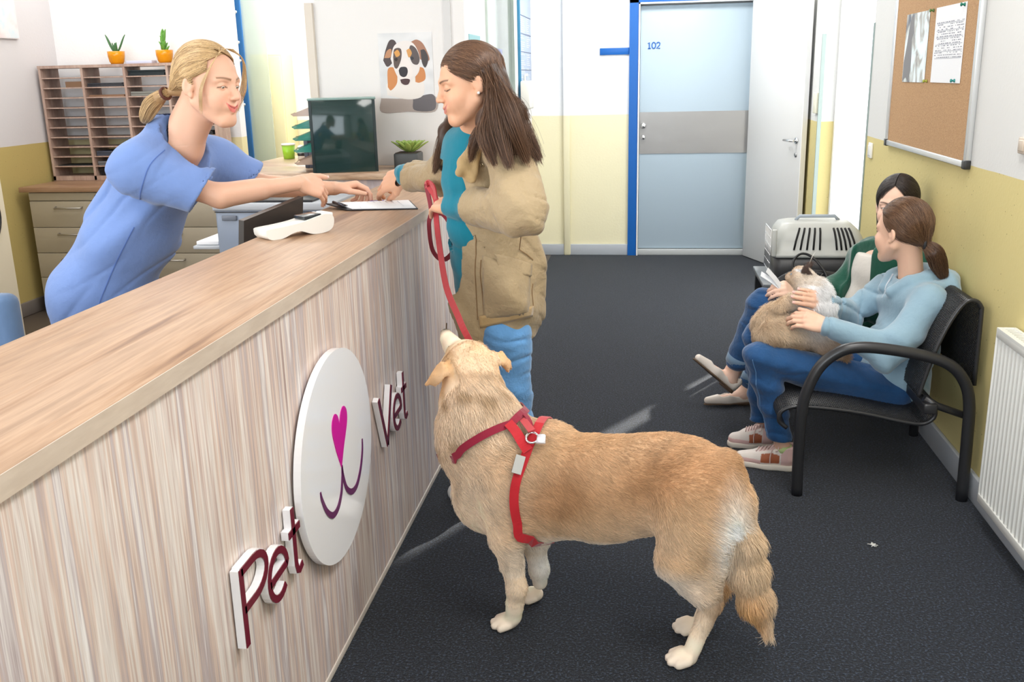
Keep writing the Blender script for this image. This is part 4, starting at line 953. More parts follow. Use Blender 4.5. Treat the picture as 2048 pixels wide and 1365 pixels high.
def solid(name, parts, mats, parent=None, col=None, smooth=True):
    """parts: list of (f, lo, hi, h) meshed and joined into ONE mesh; col(P) gives vertex colours"""
    Vs, Qs, o = [], [], 0
    for f, lo, hi, h in parts:
        V, Q = grid_mesh(f, lo, hi, h); Vs.append(V); Qs.append(Q+o); o += len(V)
    V = np.concatenate(Vs); Q = np.concatenate(Qs)
    me = bpy.data.meshes.new(name)
    me.vertices.add(len(V)); me.vertices.foreach_set('co', V.astype(np.float32).ravel())
    me.loops.add(Q.size); me.loops.foreach_set('vertex_index', Q.astype(np.int32).ravel())
    me.polygons.add(len(Q)); me.polygons.foreach_set('loop_start', np.arange(0, Q.size, 4, dtype=np.int32))
    me.update(calc_edges=True)
    me.polygons.foreach_set('use_smooth', np.ones(len(Q), bool)); me.update()
    if col is not None:
        a = me.color_attributes.new('col', 'FLOAT_COLOR', 'POINT'); C = np.ones((len(V), 4), np.float32); C[:, :3] = col(V); a.data.foreach_set('color', C.ravel())
    ob = link(name, me, mats, parent); return ob, V, Q
def grad(f, P, e=.003):
    g = np.stack([f(P+np.eye(3)[i]*e)-f(P-np.eye(3)[i]*e) for i in range(3)], 1); return g/(np.linalg.norm(g, axis=1)[:, None]+1e-9)
def surf(f, px, py, tmax=9.0, tmin=1.0, off=0.0):
    """first point of surface f along a measured sight line"""
    d = _n(cF*F_PX+cR*(px-1024)-cU*(py-682.5)); o = np.array([0, 0, CAM_H]); t_ = tmin
    for _ in range(260):
        e = f((o+d*t_)[None])[0]-off
        if e < .0004: return o+d*t_
        t_ += max(e*.7, .0006)
        if t_ > tmax: break
    return o+d*t_
def onto(f, P, off=0.0, it=6):
    P = np.array(P, float).reshape(-1, 3)
    for _ in range(it):
        d = f(P)-off; P = P-grad(f, P)*(d*.8)[:, None]
    return P
def sample(V, Q, n, seed=0, w=None):
    rs = np.random.RandomState(seed); a, b, c, d = (V[Q[:, i]] for i in range(4))
    ar = .5*np.linalg.norm(np.cross(c-a, d-b), axis=1)
    if w is not None: ar = ar*w((a+c)/2)
    i = rs.choice(len(Q), n, p=ar/ar.sum()); u, v_ = rs.rand(n, 1), rs.rand(n, 1)
    return (a[i]*(1-u)+b[i]*u)*(1-v_)+(d[i]*(1-u)+c[i]*u)*v_
def strands(name, pts, r0, r1, colr, m, parent=None, kind=None):
    """pts (n, k, 3) hair curves, ONE object"""
    n, k, _ = pts.shape; hc = bpy.data.hair_curves.new(name); hc.add_curves([k]*n)
    hc.attributes['position'].data.foreach_set('vector', pts.astype(np.float32).ravel())
    ra = hc.attributes.get('radius') or hc.attributes.new('radius', 'FLOAT', 'POINT')
    tt = np.linspace(0, 1, k)[None]; r0 = np.broadcast_to(np.asarray(r0, float).reshape(-1, 1), (n, 1))
    ra.data.foreach_set('value', (r0*(1-tt)+r1*tt).astype(np.float32).ravel())
    ca = hc.attributes.new('col', 'FLOAT_COLOR', 'CURVE'); C = np.ones((n, 4), np.float32); C[:, :3] = colr; ca.data.foreach_set('color', C.ravel())
    o = bpy.data.objects.new(name, hc); COL.objects.link(o); hc.materials.append(m)
    if parent is not None:
        o.parent = parent
        if parent.type == 'EMPTY': o.matrix_parent_inverse = Matrix.Translation(parent.location).inverted()
    if kind: o['kind'] = kind
    return o
def shortfur(f, V, Q, n, lenf, dirf, colf, seed=0, w=None, lift=.35, k=4, jit=.35, name='fur', m=None, parent=None, r=.00042, under=.002):
    P = sample(V, Q, n, seed, w); N_ = grad(f, P); rs = np.random.RandomState(seed+1)
    D = dirf(P)+rs.randn(n, 3)*jit; D = D-N_*(D*N_).sum(1)[:, None]; D /= np.linalg.norm(D, axis=1)[:, None]+1e-9
    L_ = lenf(P)*rs.uniform(.6, 1.15, n); t_ = np.linspace(0, 1, k)
    lf = lift*rs.uniform(.5, 1.4, n)
    pts = P[:, None]-N_[:, None]*under+L_[:, None, None]*(D[:, None]*t_[None, :, None]+N_[:, None]*(lf[:, None, None]*(np.sin(t_*1.9)/1.9*1.5)[None, :, None]))
    C = colf(P)*rs.uniform(.72, 1.22, n)[:, None]
    return strands(name, pts, r, r*.25, C, m, parent, 'stuff')
m_fur = attr_mat('fur_strand', rough=.65, spec=.25)
m_hair = attr_mat('hair_strand', rough=.34, spec=.5)
# ================================================================ DOG
def mixs(a, b, t): t = np.clip(t, 0, 1)[:, None]; return np.asarray(a)*(1-t)+np.asarray(b)*t
dogE = empty('dog', (-.15, 2.5, 0), 'large golden brown mixed-breed dog in a red harness looking up at the woman', 'dog')
A = lambda x, y, Y: at(x, y, Y=Y)
chest = A(1045, 968, 2.585); mid = A(1195, 965, 2.535); loin = A(1320, 958, 2.495); hip = A(1405, 985, 2.465)
axis = _n(hip-chest); lat = _n(np.cross(axis, [0, 0, 1]))      # lat points to one flank
if lat[1] > 0: lat = -lat                                        # toward the near flank
dog = SD()
Rb = np.array([axis, lat, np.cross(axis, lat)]).T
dog.el(chest+[-.0, 0, -.018], (.175, .120, .172), .04, Rb)
dog.el(mid+[0, 0, -.020], (.20, .120, .158), .06, Rb)
dog.el(loin+[0, 0, -.010], (.16, .106, .138), .06, Rb)
dog.el(hip+[-.025, 0, .018], (.115, .108, .117), .06, Rb)
dog.rc(A(1010, 905, 2.60), A(1095, 905, 2.60), .10, .09, .06)
# fore chest
dog.el(A(958, 985, 2.60), (.075, .085, .105), .06)
# neck
nk0 = A(985, 905, 2.61); nk1 = A(945, 800, 2.66); hc = A(943, 738, 2.70)
dog.chain([nk0, (nk0+nk1)/2, nk1, hc+[.0, -.01, -.02]], [.122, .108, .086, .068], .05)
dog.el(A(925, 880, 2.62), (.066, .09, .10), .05)
# head
hf = _n([-.50, .66, .40]); hu = _n(np.cross(np.cross(hf, [0, 0, 1]), hf)*1.0)
if hu[2] < 0: hu = -hu
roll = 0.0
Hb = basis(hf, hu)
def hl(x, y, z): return hc+Hb@np.array([x, y, z])
dog.el(hc, (.078, .085, .072), .03, Hb)
dog.el(hl(0, .03, .018), (.052, .06, .045), .03, Hb)
dog.el(hl(.04, .03, -.02), (.035, .05, .04), .03, Hb); dog.el(hl(-.04, .03, -.02), (.035, .05, .04), .03, Hb)
dog.rc(hl(0, .075, -.004), hl(0, .168, -.018), .036, .024, .03)
dog.rc(hl(0, .07, -.034), hl(0, .150, -.042), .026, .016, .02)
dog.el(hl(0, .187, -.010), (.018, .012, .014), .006, Hb)
for sx_ in (-1, 1):
    dog.el(hl(sx_*.036, .072, .020), (.018, .016, .012), .012, Hb)
# ears: folded triangular flaps as part of the body surface
for sx_ in (-1, 1):
    eR = basis(Hb@_n([sx_*.15, 1, 0]), Hb@_n([sx_*.62, 0, .78]))
    dog.el(hl(sx_*.080, -.006, .030), (.030, .026, .010), .012, eR)
    eR = basis(Hb@_n([sx_*.10, 1, -.1]), Hb@_n([sx_*.93, .05, .36]))
    dog.el(hl(sx_*.112, -.002, .004), (.044, .025, .009), .010, eR)
    dog.rc(hl(sx_*.120, .0, -.004), hl(sx_*.146, .002, -.036), .014, .005, .012)
# front legs
fnp = at(1006, 1258, Z=0); ffp = at(1062, 1204, Z=0)
def yof(p, Y): return np.array([p[0], Y, p[2]])
el_n = A(1012, 1075, 2.485); wr_n = A(1034, 1178, 2.49); pa_n = np.array([fnp[0]+.020, fnp[1], .03])
dog.rc(A(1005, 960, 2.52), el_n, .068, .046, .05)
dog.chain([el_n, wr_n, A(1030, 1215, 2.50)], [.041, .027, .024], .02)
dog.rc(A(1030, 1210, 2.50), pa_n+[.012, 0, .012], .024, .026, .015)
el_f = A(1068, 1080, 2.66); wr_f = A(1078, 1140, 2.66); 
dog.rc(A(1045, 1010, 2.64), el_f, .06, .042, .05)
dog.chain([el_f, wr_f, np.array([ffp[0]+.030, ffp[1]-.0, .07])], [.038, .027, .024], .02)
def paw(c, dirx, s=1.0):
    d_ = _n([dirx[0], dirx[1], 0]); l_ = np.array([-d_[1], d_[0], 0])
    dog.el(c+d_*.008*s+[0, 0, .020-c[2]], (.034*s, .028*s, .022*s), .012, np.array([d_, l_, [0, 0, 1]]).T)
    for k_, (o_, f_) in enumerate(((-.024, .016), (-.0085, .030), (.0085, .030), (.024, .016))):
        p0 = c+l_*o_*s+d_*(f_-.01)*s; p1 = c+l_*o_*1.05*s+d_*(f_+.012)*s
        p0[2] = .019*s; p1[2] = .0125*s
        dog.rc(p0, p1, .0125*s, .0118*s, .003)
pdir = _n([-1, .12, 0])
paw(np.array([fnp[0]+.020, fnp[1]+.012, .02]), (-.95, -.25), 1.12)
paw(np.array([ffp[0]+.012, ffp[1]+.012, .02]), (-.9, -.3), 1.05)
# hind legs
rnp = at(1352, 1330, Z=0); rfp = at(1372, 1266, Z=0)
st_n = A(1338, 1118, 2.385); hk_n = A(1422, 1210, 2.385); 
dog.el(A(1405, 1035, 2.39), (.088, .058, .125), .05, basis([.1, 0, .995], [0, 1, 0]) if 0 else None)
dog.rc(A(1390, 1010, 2.41), st_n+[.040, 0, .02], .098, .068, .05)
dog.rc(st_n+[.025, 0, -.005], hk_n, .060, .029, .03)
dog.rc(A(1425, 1060, 2.40), hk_n+[-.01, 0, .05], .07, .032, .03)
dog.chain([hk_n, np.array([rnp[0]+.045, rnp[1]+.01, .045])], [.026, .023], .012)
dog.rc(hk_n+[.012, 0, .016], hk_n+[.0, 0, -.01], .015, .017, .01)
paw(np.array([rnp[0]+.030, rnp[1]+.012, .02]), (-.95, -.25), 1.16)
st_f = A(1362, 1080, 2.56); hk_f = A(1432, 1175, 2.56)
dog.rc(A(1405, 1000, 2.54), st_f+[.02, 0, 0], .088, .062, .05); dog.rc(st_f+[.02,0,0], hk_f, .055, .026, .03)
dog.chain([hk_f, np.array([rfp[0]+.045, rfp[1]+.01, .05])], [.026, .023], .012)
paw(np.array([rfp[0]+.018, rfp[1]+.012, .02]), (-.95, -.25), 1.10)
# rump and tail
dog.el(A(1432, 990, 2.43), (.052, .088, .10), .05)
tailp = [A(1455, 930, 2.44), A(1478, 1000, 2.43), A(1486, 1080, 2.42), A(1494, 1140, 2.42), A(1510, 1200, 2.42), A(1534, 1266, 2.42)]
dog.chain(tailp, [.036, .034, .040, .043, .034, .010], .03)
dog.disp(lambda P: .0022*wob(P, 38, 1))
lo = np.array([-.66, 2.24, -.004]); hi = np.array([.42, 2.92, 1.02])
m_dog = attr_mat('dog_coat', rough=.8, bump_scale=180, bstr=.3)
body_ax = lambda P: (P-chest)@axis
BL = np.linalg.norm(hip-chest)
def dogcol(P):
    u = body_ax(P)/BL; side = (P-chest)@lat; n1 = wob(P, 14, 2); n2 = wob(P, 45, 0)
    cream = np.array([.90, .75, .58]); tan = np.array([.74, .50, .29]); red = np.array([.46, .22, .09]); white = np.array([1.0, .98, .95]); dark = np.array([.20, .10, .045])
    C = mixs(cream, tan, .45+.3*n1+(P[:, 2]-.30)*1.2)
    zc = P[:, 2]
    flank = np.exp(-((u-.55)/.66)**4)*np.exp(-((zc-.455-.12*u)/.095)**2)*np.clip(.75+.5*wob(P, 10, 5), .25, 1)
    C = mixs(C, red, flank*(1.45+.5*n1)); C = mixs(C, tan, np.exp(-((u-.5)/.75)**4)*.35)
    C = mixs(C, cream*1.12, np.exp(-((u+.28)/.30)**2)*.9*np.clip(1-n1*.4, 0, 1))
    C = mixs(C, white, np.clip((.335-zc)/.05, 0, 1)*np.exp(-((u-.5)/.50)**4)*.7*(zc > .2))       # belly
    # white trousers behind the thigh
    tr_ = A(1455, 1065, 2.38); q = P-tr_; q = q*np.array([1/.046, 1/.10, 1/.115]); C = mixs(C, white*1.06, 1.5*np.exp(-(q**2).sum(1)*.9)-.12)
    legs = np.clip((.17-zc)/.10, 0, 1); C = mixs(C, cream*1.2, legs*.85)
    C = mixs(C, dark, bump_near(P, hk_n+[.012, -.01, .01], .035)*.8*(zc > .05))
    C = mixs(C, red, bump_near(P, hk_n+[.02, 0, -.03], .03)*.6)
    C = mixs(C, white, bump_near(P, (el_f+wr_f)/2+[.02, 0, -.03], .07)*.9)
    # neck and head
    ng = ((P-nk0)@_n(hc-nk0))*np.clip((.10-u)/.15, 0, 1)
    C = mixs(C, np.array([.88, .70, .52]), np.clip(ng/.06, 0, 1)*.7)
    C = mixs(C, tan*.75, np.clip(ng/.05, 0, 1)*np.clip(wob(P, 42, 3)*1.5-.2, 0, 1)*.8)
    hq = (P-hc)@Hb; r_ = np.sqrt((hq**2).sum(1))
    top = np.exp(-(r_/.085)**4)*(hq[:, 1] < .09)
    C = mixs(C, np.array([.74, .46, .22]), top*.85); C = mixs(C, dark*1.1, top*np.exp(-((hq[:, 0]+.022)/.022)**2)*np.clip(.6+wob(P, 90, 4), 0, 1)*np.exp(-((hq[:, 1]+.03)/.05)**2)*.75)
    ear = (np.abs(hq[:, 0]) > .078)*np.exp(-(hq[:, 1]/.05)**2); C = mixs(C, np.array([.76, .44, .20]), ear*.8*(hq[:, 1] > -.08))
    C = mixs(C, cream*1.15, np.clip((hq[:, 1]-.08)/.03, 0, 1)*(r_ < .25))
    C = mixs(C, [.012, .010, .010], 1.6*np.exp(-((hq-[0, .192, -.008])**2).sum(1)/.017**2))
    # tail: cream root, orange fringe
    tt = (P-tailp[2]); tq = np.exp(-((P[:, 0]-.285)/.07)**4)*(zc < .42)*(P[:, 0] > .225)
    C = mixs(C, mixs(np.array([.80, .60, .40]), np.array([.70, .38, .14]), np.clip((.30-zc)/.16+.25*wob(P, 30, 2),0,1)), tq*np.clip(.9, 0, 1))
    # toe gaps
    C = mixs(C, np.array([.80, .70, .60]), np.clip((.045-zc)/.02, 0, 1)*.6)
    return np.clip(C*(1+.10*n2[:, None]), .01, 1)
dogO, dV, dQ = solid('body', [(dog, lo, hi, .0062)], m_dog, dogE, dogcol)
tailC = np.array([tailp[3]]); 
def doglen(P):
    zc = P[:, 2]; u = body_ax(P)/BL
    L_ = .020+.0*u
    L_ = np.where(zc < .22, .012, L_); L_ = np.where(zc < .10, .006, L_); L_ = np.where(zc < .05, .004, L_)
    nk = np.exp(-(((P-(nk0+nk1)/2)**2).sum(1))/.15**2); L_ = L_+.022*nk
    hq = P-hc; L_ = np.where((hq**2).sum(1) < .085**2, .010, L_); L_ = np.where((np.abs(((P-hc)@Hb)[:, 0]) > .074) & ((hq**2).sum(1) < .18**2) & (((P-hc)@Hb)[:, 1] > -.06), .006, L_)
    hh = (P-hc)@Hb; L_ = np.where((hh[:, 1] > .06) & ((hq**2).sum(1) < .25**2), .005, L_)
    tl = (P[:, 0] > .235) & (zc < .40); L_ = np.where(tl, .040, L_)
    tr_ = A(1455, 1065, 2.38); L_ = L_+.022*np.exp(-((P-tr_)**2).sum(1)/.08**2)
    bl = (zc < .27) & (zc > .2) & (u > .1) & (u < 1); L_ = np.where(bl, .024, L_)
    return L_
def dogdir(P):
    D = np.tile(axis*.8+np.array([0, 0, -.45]), (len(P), 1)); zc = P[:, 2]
    ng = np.clip(((P-nk0)@_n(hc-nk0))/.05, 0, 1)[:, None]*(np.linalg.norm(P-hc, axis=1) > .07)[:, None]
    D = D*(1-ng)+ng*(-_n(hc-nk0)*.9+axis*.35)
    hd_ = (np.linalg.norm(P-hc, axis=1) < .22)[:, None]*(((P-hc)@Hb)[:, 1] > -.03)[:, None]; D = np.where(hd_, -Hb[:, 1]*1.0+np.array([0, 0, -.15]), D)
    lg = np.clip((.24-zc)/.05, 0, 1)[:, None]; D = D*(1-lg)+lg*np.array([.05, 0, -1.])
    tl = ((P[:, 0] > .225) & (zc < .42))[:, None]; D = np.where(tl, _n(tailp[5]-tailp[2]), D)
    D = D+np.where(tl, .06, .35)*np.stack([wob(P, 16, 1), wob(P, 16, 2), wob(P, 16, 3)], 1)
    return D
shortfur(dog, dV, dQ, 170000, doglen, dogdir, dogcol, 3, None, .36, 4, .16, 'fur', m_fur, dogE, .00062)
# eyes (seen only from the other side)
for sx_ in (-1, 1): MB().lathe([(0, -.009), (.006, -.007), (.009, 0), (.006, .007), (0, .009)], tuple(hl(sx_*.036, .083, .018)), 14).build('eye', mat('dog_eye', (.02, .01, .006), .08) if sx_ < 0 else bpy.data.materials['dog_eye'], dogE)
# harness
hn = empty('dog_harness', (-.2, 2.5, .5), 'red webbing harness with a metal ring strapped round the dog', 'harness')
m_red = fabric('red_webbing', (.50, .012, .022), .6, .1, 20, 700); m_dred = fabric('maroon_webbing', (.26, .006, .03), .6, .1, 20, 700)
def strapp(pix, off=.014, mirror=False, n=5):
    out = [surf(dog, x, y, off=off) for x, y in pix]
    return [np.array(p) for p in spline(out, n)]
def orient(pts):
    P = np.array(pts); Nn = grad(dog, P, .01); T = np.gradient(P, axis=0); return [tuple(v) for v in np.cross(T/np.linalg.norm(T, axis=1)[:, None], Nn)]
def around(p0, ax_, off=.013, n=40, a0=0, a1=360):
    """closed or open loop on the coat in the plane through p0 square to ax_"""
    ax_ = _n(ax_); u = _n(np.cross(ax_, lat)); v = np.cross(ax_, u); out = []
    for k in range(n+1):
        a = math.radians(a0+(a1-a0)*k/n); d = u*math.cos(a)+v*math.sin(a); t_ = .30
        while t_ > .02 and dog((p0+d*t_)[None])[0] > off: t_ -= .002
        out.append(p0+d*t_)
    P = np.array(out)
    for _ in range(2): P[1:-1] = (P[:-2]+P[1:-1]*2+P[2:])/4
    return [p for p in P]
def mir(P, c): return [p-lat*2*((p-c)@lat) for p in P]
def loop(pix, c, off, n=6):
    v = [surf(dog, x, y, off=off) for x, y in pix]; hid = mir(v, c)[::-1]
    L_ = v+hid; L_ = L_+[L_[0]]
    P = np.array(spline(L_, n)); P = onto(dog, P, off, 4); P[-1] = P[0]
    return [p for p in P]
L1 = loop([(1058, 893), (1046, 925), (1032, 965), (1028, 1005), (1034, 1045), (1048, 1078)], chest, .012)
MB().ribbon(L1, .026, .0035, orient(L1)).build('girth_strap', m_red, hn)
L2 = loop([(1022, 848), (990, 860), (955, 878), (925, 898), (912, 912)], nk0, .014)
MB().ribbon(L2, .022, .0035, orient(L2)).build('neck_strap', m_dred, hn)
s3 = strapp([(1016, 846), (1030, 862), (1044, 884), (1056, 902)], .020); MB().ribbon(s3, .030, .004, orient(s3)).build('back_strap', m_red, hn)
s5 = strapp([(1060, 866), (1061, 850), (1055, 836), (1048, 829)], .018); MB().ribbon(s5, .014, .004, orient(s5)).build('far_strap', m_dred, hn)
q = surf(dog, 1040, 925, off=.022); 
rg = surf(dog, 1064, 876, off=.024); nn = grad(dog, rg[None], .01)[0]; Rr = basis(_n(np.cross(nn, [0, 0, 1])), nn)
def ringpts(c, r, n=22): return [c+Rr[:, 0]*r*math.cos(2*PI*k/n)+Rr[:, 1]*r*math.sin(2*PI*k/n) for k in range(n)]
MB().tube(ringpts(rg, .017), .0032, closed=True, n=8).build('ring', mat('ring_chrome', (.85, .85, .9), .15, .9), hn)
tg_ = surf(dog, 1082, 880, off=.026); MB().tube([tg_-Rr[:, 0]*.012, tg_+Rr[:, 0]*.016], [(.004, .014), (.004, .012)], n=12).build('name_tag', mat('tag_enamel', (.80, .80, .86), .2, .3), hn)
a1 = surf(dog, 1042, 912, off=.022); a2 = surf(dog, 1032, 948, off=.022); MB().ribbon([a1, a2], .027, .006, orient([a1, a2])).build('adjuster', mat('adjuster_grey', (.42, .42, .40), .4), hn)
# ================================================================ PEOPLE: heads and hands
SK = 1.05
class Head:
    """head with a face: local x = the person's right, y = forward, z = up; origin between the ears"""
    def __init__(s, c, fwd, up, k=SK, smile=.0, lid=.35, fat=1.0, open_=0.0):
        s.c = np.asarray(c, float); s.B = basis(fwd, up); s.k = k; s.lid = lid; s.smile = smile; s.open = open_; s.fat = fat
    def p(s, x, y, z): return s.c+s.B@(np.array([x, y, z], float)*s.k)
    def loc(s, P): return ((P-s.c)@s.B)/s.k
    def build(s, m):
        k, p, B = s.k, s.p, s.B; f = s.fat
        E = lambda c, r, kk, op='u', R=None: m.el(p(*c), np.array(r)*k, kk*k, B if R is None else B@R, op)
        C = lambda a, b, ra, rb, kk, op='u': m.rc(p(*a), p(*b), ra*k, rb*k, kk*k, op)
        E((0, -.018, .036), (.0735, .092, .083), .02)
        E((0, .022, .020), (.062, .066, .074), .03)                       # forehead
        E((0, .030, -.035), (.054*f, .056, .062), .035)                   # mid face
        E((0, .050, -.078), (.030*f, .036, .030), .035)                   # mouth/chin block
        E((0, .074, -.100), (.017, .014, .014), .022)                     # chin
        for sx in (-1, 1):
            C((sx*.056*f, -.002, -.050), (sx*.020, .066, -.102), .017, .012, .030)   # jaw
            E((sx*.038*f, .061, -.030), (.022, .023, .020), .020)         # cheek bone
            E((sx*.034*f, .060, -.050), (.019, .022, .022), .022)
            C((sx*.012, .0865, .024), (sx*.046, .070, .020), .008, .007, .018)     # brow
            E((sx*.031, .096, .0045), (.017, .014, .012), .016, 's')      # socket
            E((sx*.031, .0725, .004), (.0152, .0152, .0142), .004)        # lids over the eyeball
            if s.lid > .15:                                                # the slit between the lids
                zc_ = .0035-.0075*(1-s.lid)
                E((sx*.031, .0885, zc_), (.0118, .0075, .0008+.0052*s.lid), .0015, 's')
        C((0, .086, .016), (0, .106, -.024), .0062, .0092, .014)          # nose bridge
        E((0, .1085, -.0285), (.0092, .0098, .0082), .006)
        for sx in (-1, 1): E((sx*.0100, .0985, -.0315), (.0068, .0088, .0060), .006)
        E((0, .0865, -.055), (.024, .012, .013), .014)
        sm = s.smile
        # lips
        for sx in (-1, 1):
            C((0, .0958, -.0560), (sx*.0255, .0835, -.0585+.007*sm), .0042, .0018, .006)
            C((0, .0935, -.0665-.006*s.open), (sx*.0240, .0830, -.0610+.007*sm), .0056, .0020, .006)
            C((0, .1030, -.0612-.002*s.open), (sx*.0250, .0875, -.0600+.0070*sm), .0011+.002*s.open, .0008, .003, 's')
        # ears
        Re = np.array(Euler((0, 0, 0)).to_matrix())
        for sx in (-1, 1):
            R1 = np.array((Euler((-.18, 0, sx*.38)).to_matrix()))
            E((sx*.0775, -.010, -.002), (.0080, .0185, .0300), .006, 'u', R1)
            E((sx*.0850, -.004, .003), (.0050, .0100, .0180), .004, 's', R1)
            E((sx*.0755, -.002, -.0300), (.0060, .0075, .0090), .006)
        return m
    def paint(s, P, skin, lip=(.62, .20, .18), brow=(.16, .09, .05), blush=(.80, .38, .28), lash=True, browh=0.0):
        q = s.loc(P); x, y, z = q.T; ax = np.abs(x); C = np.tile(np.asarray(skin, float), (len(P), 1))
        face = (y > .02)*(np.abs(z) < .13)
        C = mixs(C, blush, .38*face*np.exp(-(((ax-.038)/.018)**2+((z+.036)/.018)**2)))
        C = mixs(C, blush, .30*face*np.exp(-((x/.012)**2+((z+.030)/.010)**2)))
        zl = -.0600+.0065*s.smile*(ax/.022)**2
        lh = np.where(z > zl, .0068, .0108+.006*s.open)*np.sqrt(np.clip(1-(ax/.027)**2, .01, 1))
        C = mixs(C, lip, (y > .07)*(ax < .027)*np.clip((lh-np.abs(z-zl))/.0015, 0, 1)*.9)
        C = mixs(C, np.array(lip)*.25, (y > .07)*(ax < .021)*np.exp(-((z-zl-.0006)/.0011)**2)*.9)
        bz = .0245+browh+.0045*np.sin(np.clip((ax-.012)/.036, 0, 1)*2.2)-.002
        C = mixs(C, brow, face*.95*(ax > .011)*(ax < .052)*np.exp(-((z-bz)/(.0036-.0014*(ax-.011)/.04))**2))
        # shade of the lid crease and lashes
        ex = (ax-.031)
        if lash:
            lz = .0040+.010*(s.lid-.5)-.20*ex**2/.017
            lz2 = .0035-.0075*(1-s.lid)+.0*ex
            C = mixs(C, np.array(brow)*.35, face*(np.abs(ex) < .0165)*np.exp(-((z-lz2-(.0025 if s.lid > .15 else -.002)+14*ex**2*(1 if s.lid > .15 else -1))/.0018)**2)*1.0)
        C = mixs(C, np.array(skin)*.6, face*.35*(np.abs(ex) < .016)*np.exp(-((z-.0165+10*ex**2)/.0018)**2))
        return C
def eyeballs(h, parent, iris=(.10, .16, .16), look=(0, 1, -.2), nm='eye', only=(-1, 1)):
    """an eye is a white ball with iris and pupil caps, set in the lids"""
    m0 = bpy.data.materials.get('eye_white') or mat('eye_white', (.80, .77, .74), .12)
    mi = mat('iris_'+nm, iris, .1); mp = bpy.data.materials.get('pupil') or mat('pupil', (.005, .005, .005), .08)
    for sx in only:
        c = h.p(sx*.031, .0722, .0040); d = h.B@_n(look); b = MB(); R = basis(_n(np.cross(d, [0, 0, 1.])), d)
        r = .0136*h.k; M = Matrix([[R[0, 0], R[0, 1], R[0, 2], c[0]], [R[1, 0], R[1, 1], R[1, 2], c[1]], [R[2, 0], R[2, 1], R[2, 2], c[2]], [0, 0, 0, 1]])
        pr = [(r*math.sin(a), r*math.cos(a)) for a in np.linspace(PI, .0, 22)]
        b.lathe(pr, M=M, n=20)
        for f in b.bm.faces:
            cc = np.array(M.inverted() @ f.calc_center_median()); a = math.acos(max(-1, min(1, cc[2]/np.linalg.norm(cc))))
            f.material_index = 2 if a < .20 else (1 if a < .46 else 0)
        b.build('eye', [m0, mi, mp], parent)
def hand(m, w, fwd, back, k=SK, right=True, curl=(.3, .35, .4, .45), curl2=None, thumb=((.5, .6, .1)), spread=.05, tips=None, pinch=None, kk=.006):
    """w wrist point, fwd direction wrist->knuckles, back = normal of the back of the hand.
    curl: bend of each finger at the knuckle, curl2: at the two further joints. returns dict of points"""
    B = basis(fwd, back); sgn = -1 if right else 1     # thumb side: local x
    B = np.array([B[:, 0]*(1), B[:, 1], B[:, 2]]).T
    w = np.asarray(w, float)
    def p(x, y, z): return w+B@(np.array([x*sgn, y, z])*k)
    curl2 = curl2 or curl
    m.el(p(0, .006, 0), np.array([.026, .030, .0175])*k, .015*k, B)
    m.el(p(-.0, .045, .000), np.array([.036, .042, .0130])*k, .016*k, B)
    m.rc(p(.022, .02, -.002), p(.026, .072, .001), .0135*k, .0105*k, .012*k)
    m.rc(p(-.020, .02, -.003), p(-.026, .066, -.001), .0125*k, .0095*k, .012*k)
    kn = [(.0285, .080, .002), (.0095, .085, .004), (-.0095, .081, .003), (-.0270, .073, .000)]
    ln = [(.042, .025, .020), (.046, .028, .021), (.043, .026, .021), (.034, .020, .018)]
    rad = [.0092, .0094, .0088, .0078]; out = {}
    for i in range(4):
        a = 0; q = np.array(kn[i]); P_ = [q]; sp = (1.5-i)*spread
        if isinstance(spread, (list, tuple)): sp = spread[i]
        for j in range(3):
            a += (curl[i] if j == 0 else curl2[i]*(1.0 if j == 1 else .75))
            q = q+np.array([math.sin(sp)*math.cos(a), math.cos(sp)*math.cos(a), -math.sin(a)])*ln[i][j]; P_.append(q)
        W_ = [p(*v) for v in P_]; r = rad[i]*k
        m.rc(p(kn[i][0]*.8, .045, -.001), W_[0], r*1.05, r*1.12, .010*k)
        m.rc(W_[0], W_[1], r*1.10, r*.98, .004*k); m.rc(W_[1], W_[2], r*1.0, r*.88, .002*k); m.rc(W_[2], W_[3], r*.90, r*.74, .002*k)
        out[i] = W_
    # thumb leaves the side of the palm near its base
    t0 = p(.020, .016, -.006); T = thumb
    d0 = np.array([T[0], T[1], T[2]]); d0 = _n(d0)
    t1 = p(.020+d0[0]*.040, .016+d0[1]*.040, -.006+d0[2]*.040)
    d1 = _n(np.array(T[3:6])) if len(T) >= 6 else d0
    t2 = t1+B@(np.array([d1[0]*sgn, d1[1], d1[2]])*.034*k); d2 = _n(np.array(T[6:9])) if len(T) >= 9 else d1
    t3 = t2+B@(np.array([d2[0]*sgn, d2[1], d2[2]])*.026*k)
    m.rc(t0, t1, .0155*k, .0115*k, .014*k); m.rc(t1, t2, .0112*k, .0100*k, .004*k); m.rc(t2, t3, .0102*k, .0080*k, .002*k)
    out['t'] = [t0, t1, t2, t3]; out['B'] = B; return out
def nails(out, k, parent, m, which=(0, 1, 2, 3, 't')):
    for i in which:
        a, b_ = np.array(out[i][-2]), np.array(out[i][-1]); d = _n(b_-a); Bm = out['B']; up = Bm[:, 2]
        if i == 't': up = _n(np.cross(d, np.cross(Bm[:, 2]+Bm[:, 0]*.0, d))+1e-6)
        up = up-d*(up@d)
        if np.linalg.norm(up) < .2: up = np.cross(d, Bm[:, 0])
        up = _n(up); side = np.cross(d, up); r = (.0078 if i != 't' else .0085)*k
        c = b_+up*r*.72+d*r*.25; mb = MB()
        R = Matrix([[side[0], d[0], up[0], c[0]], [side[1], d[1], up[1], c[1]], [side[2], d[2], up[2], c[2]], [0, 0, 0, 1]])
        mb.box((-r*.58, -r*.75, -.0010), (r*.58, r*.75, .0010), .0009, M=R); mb.build('fingernail', m, parent)
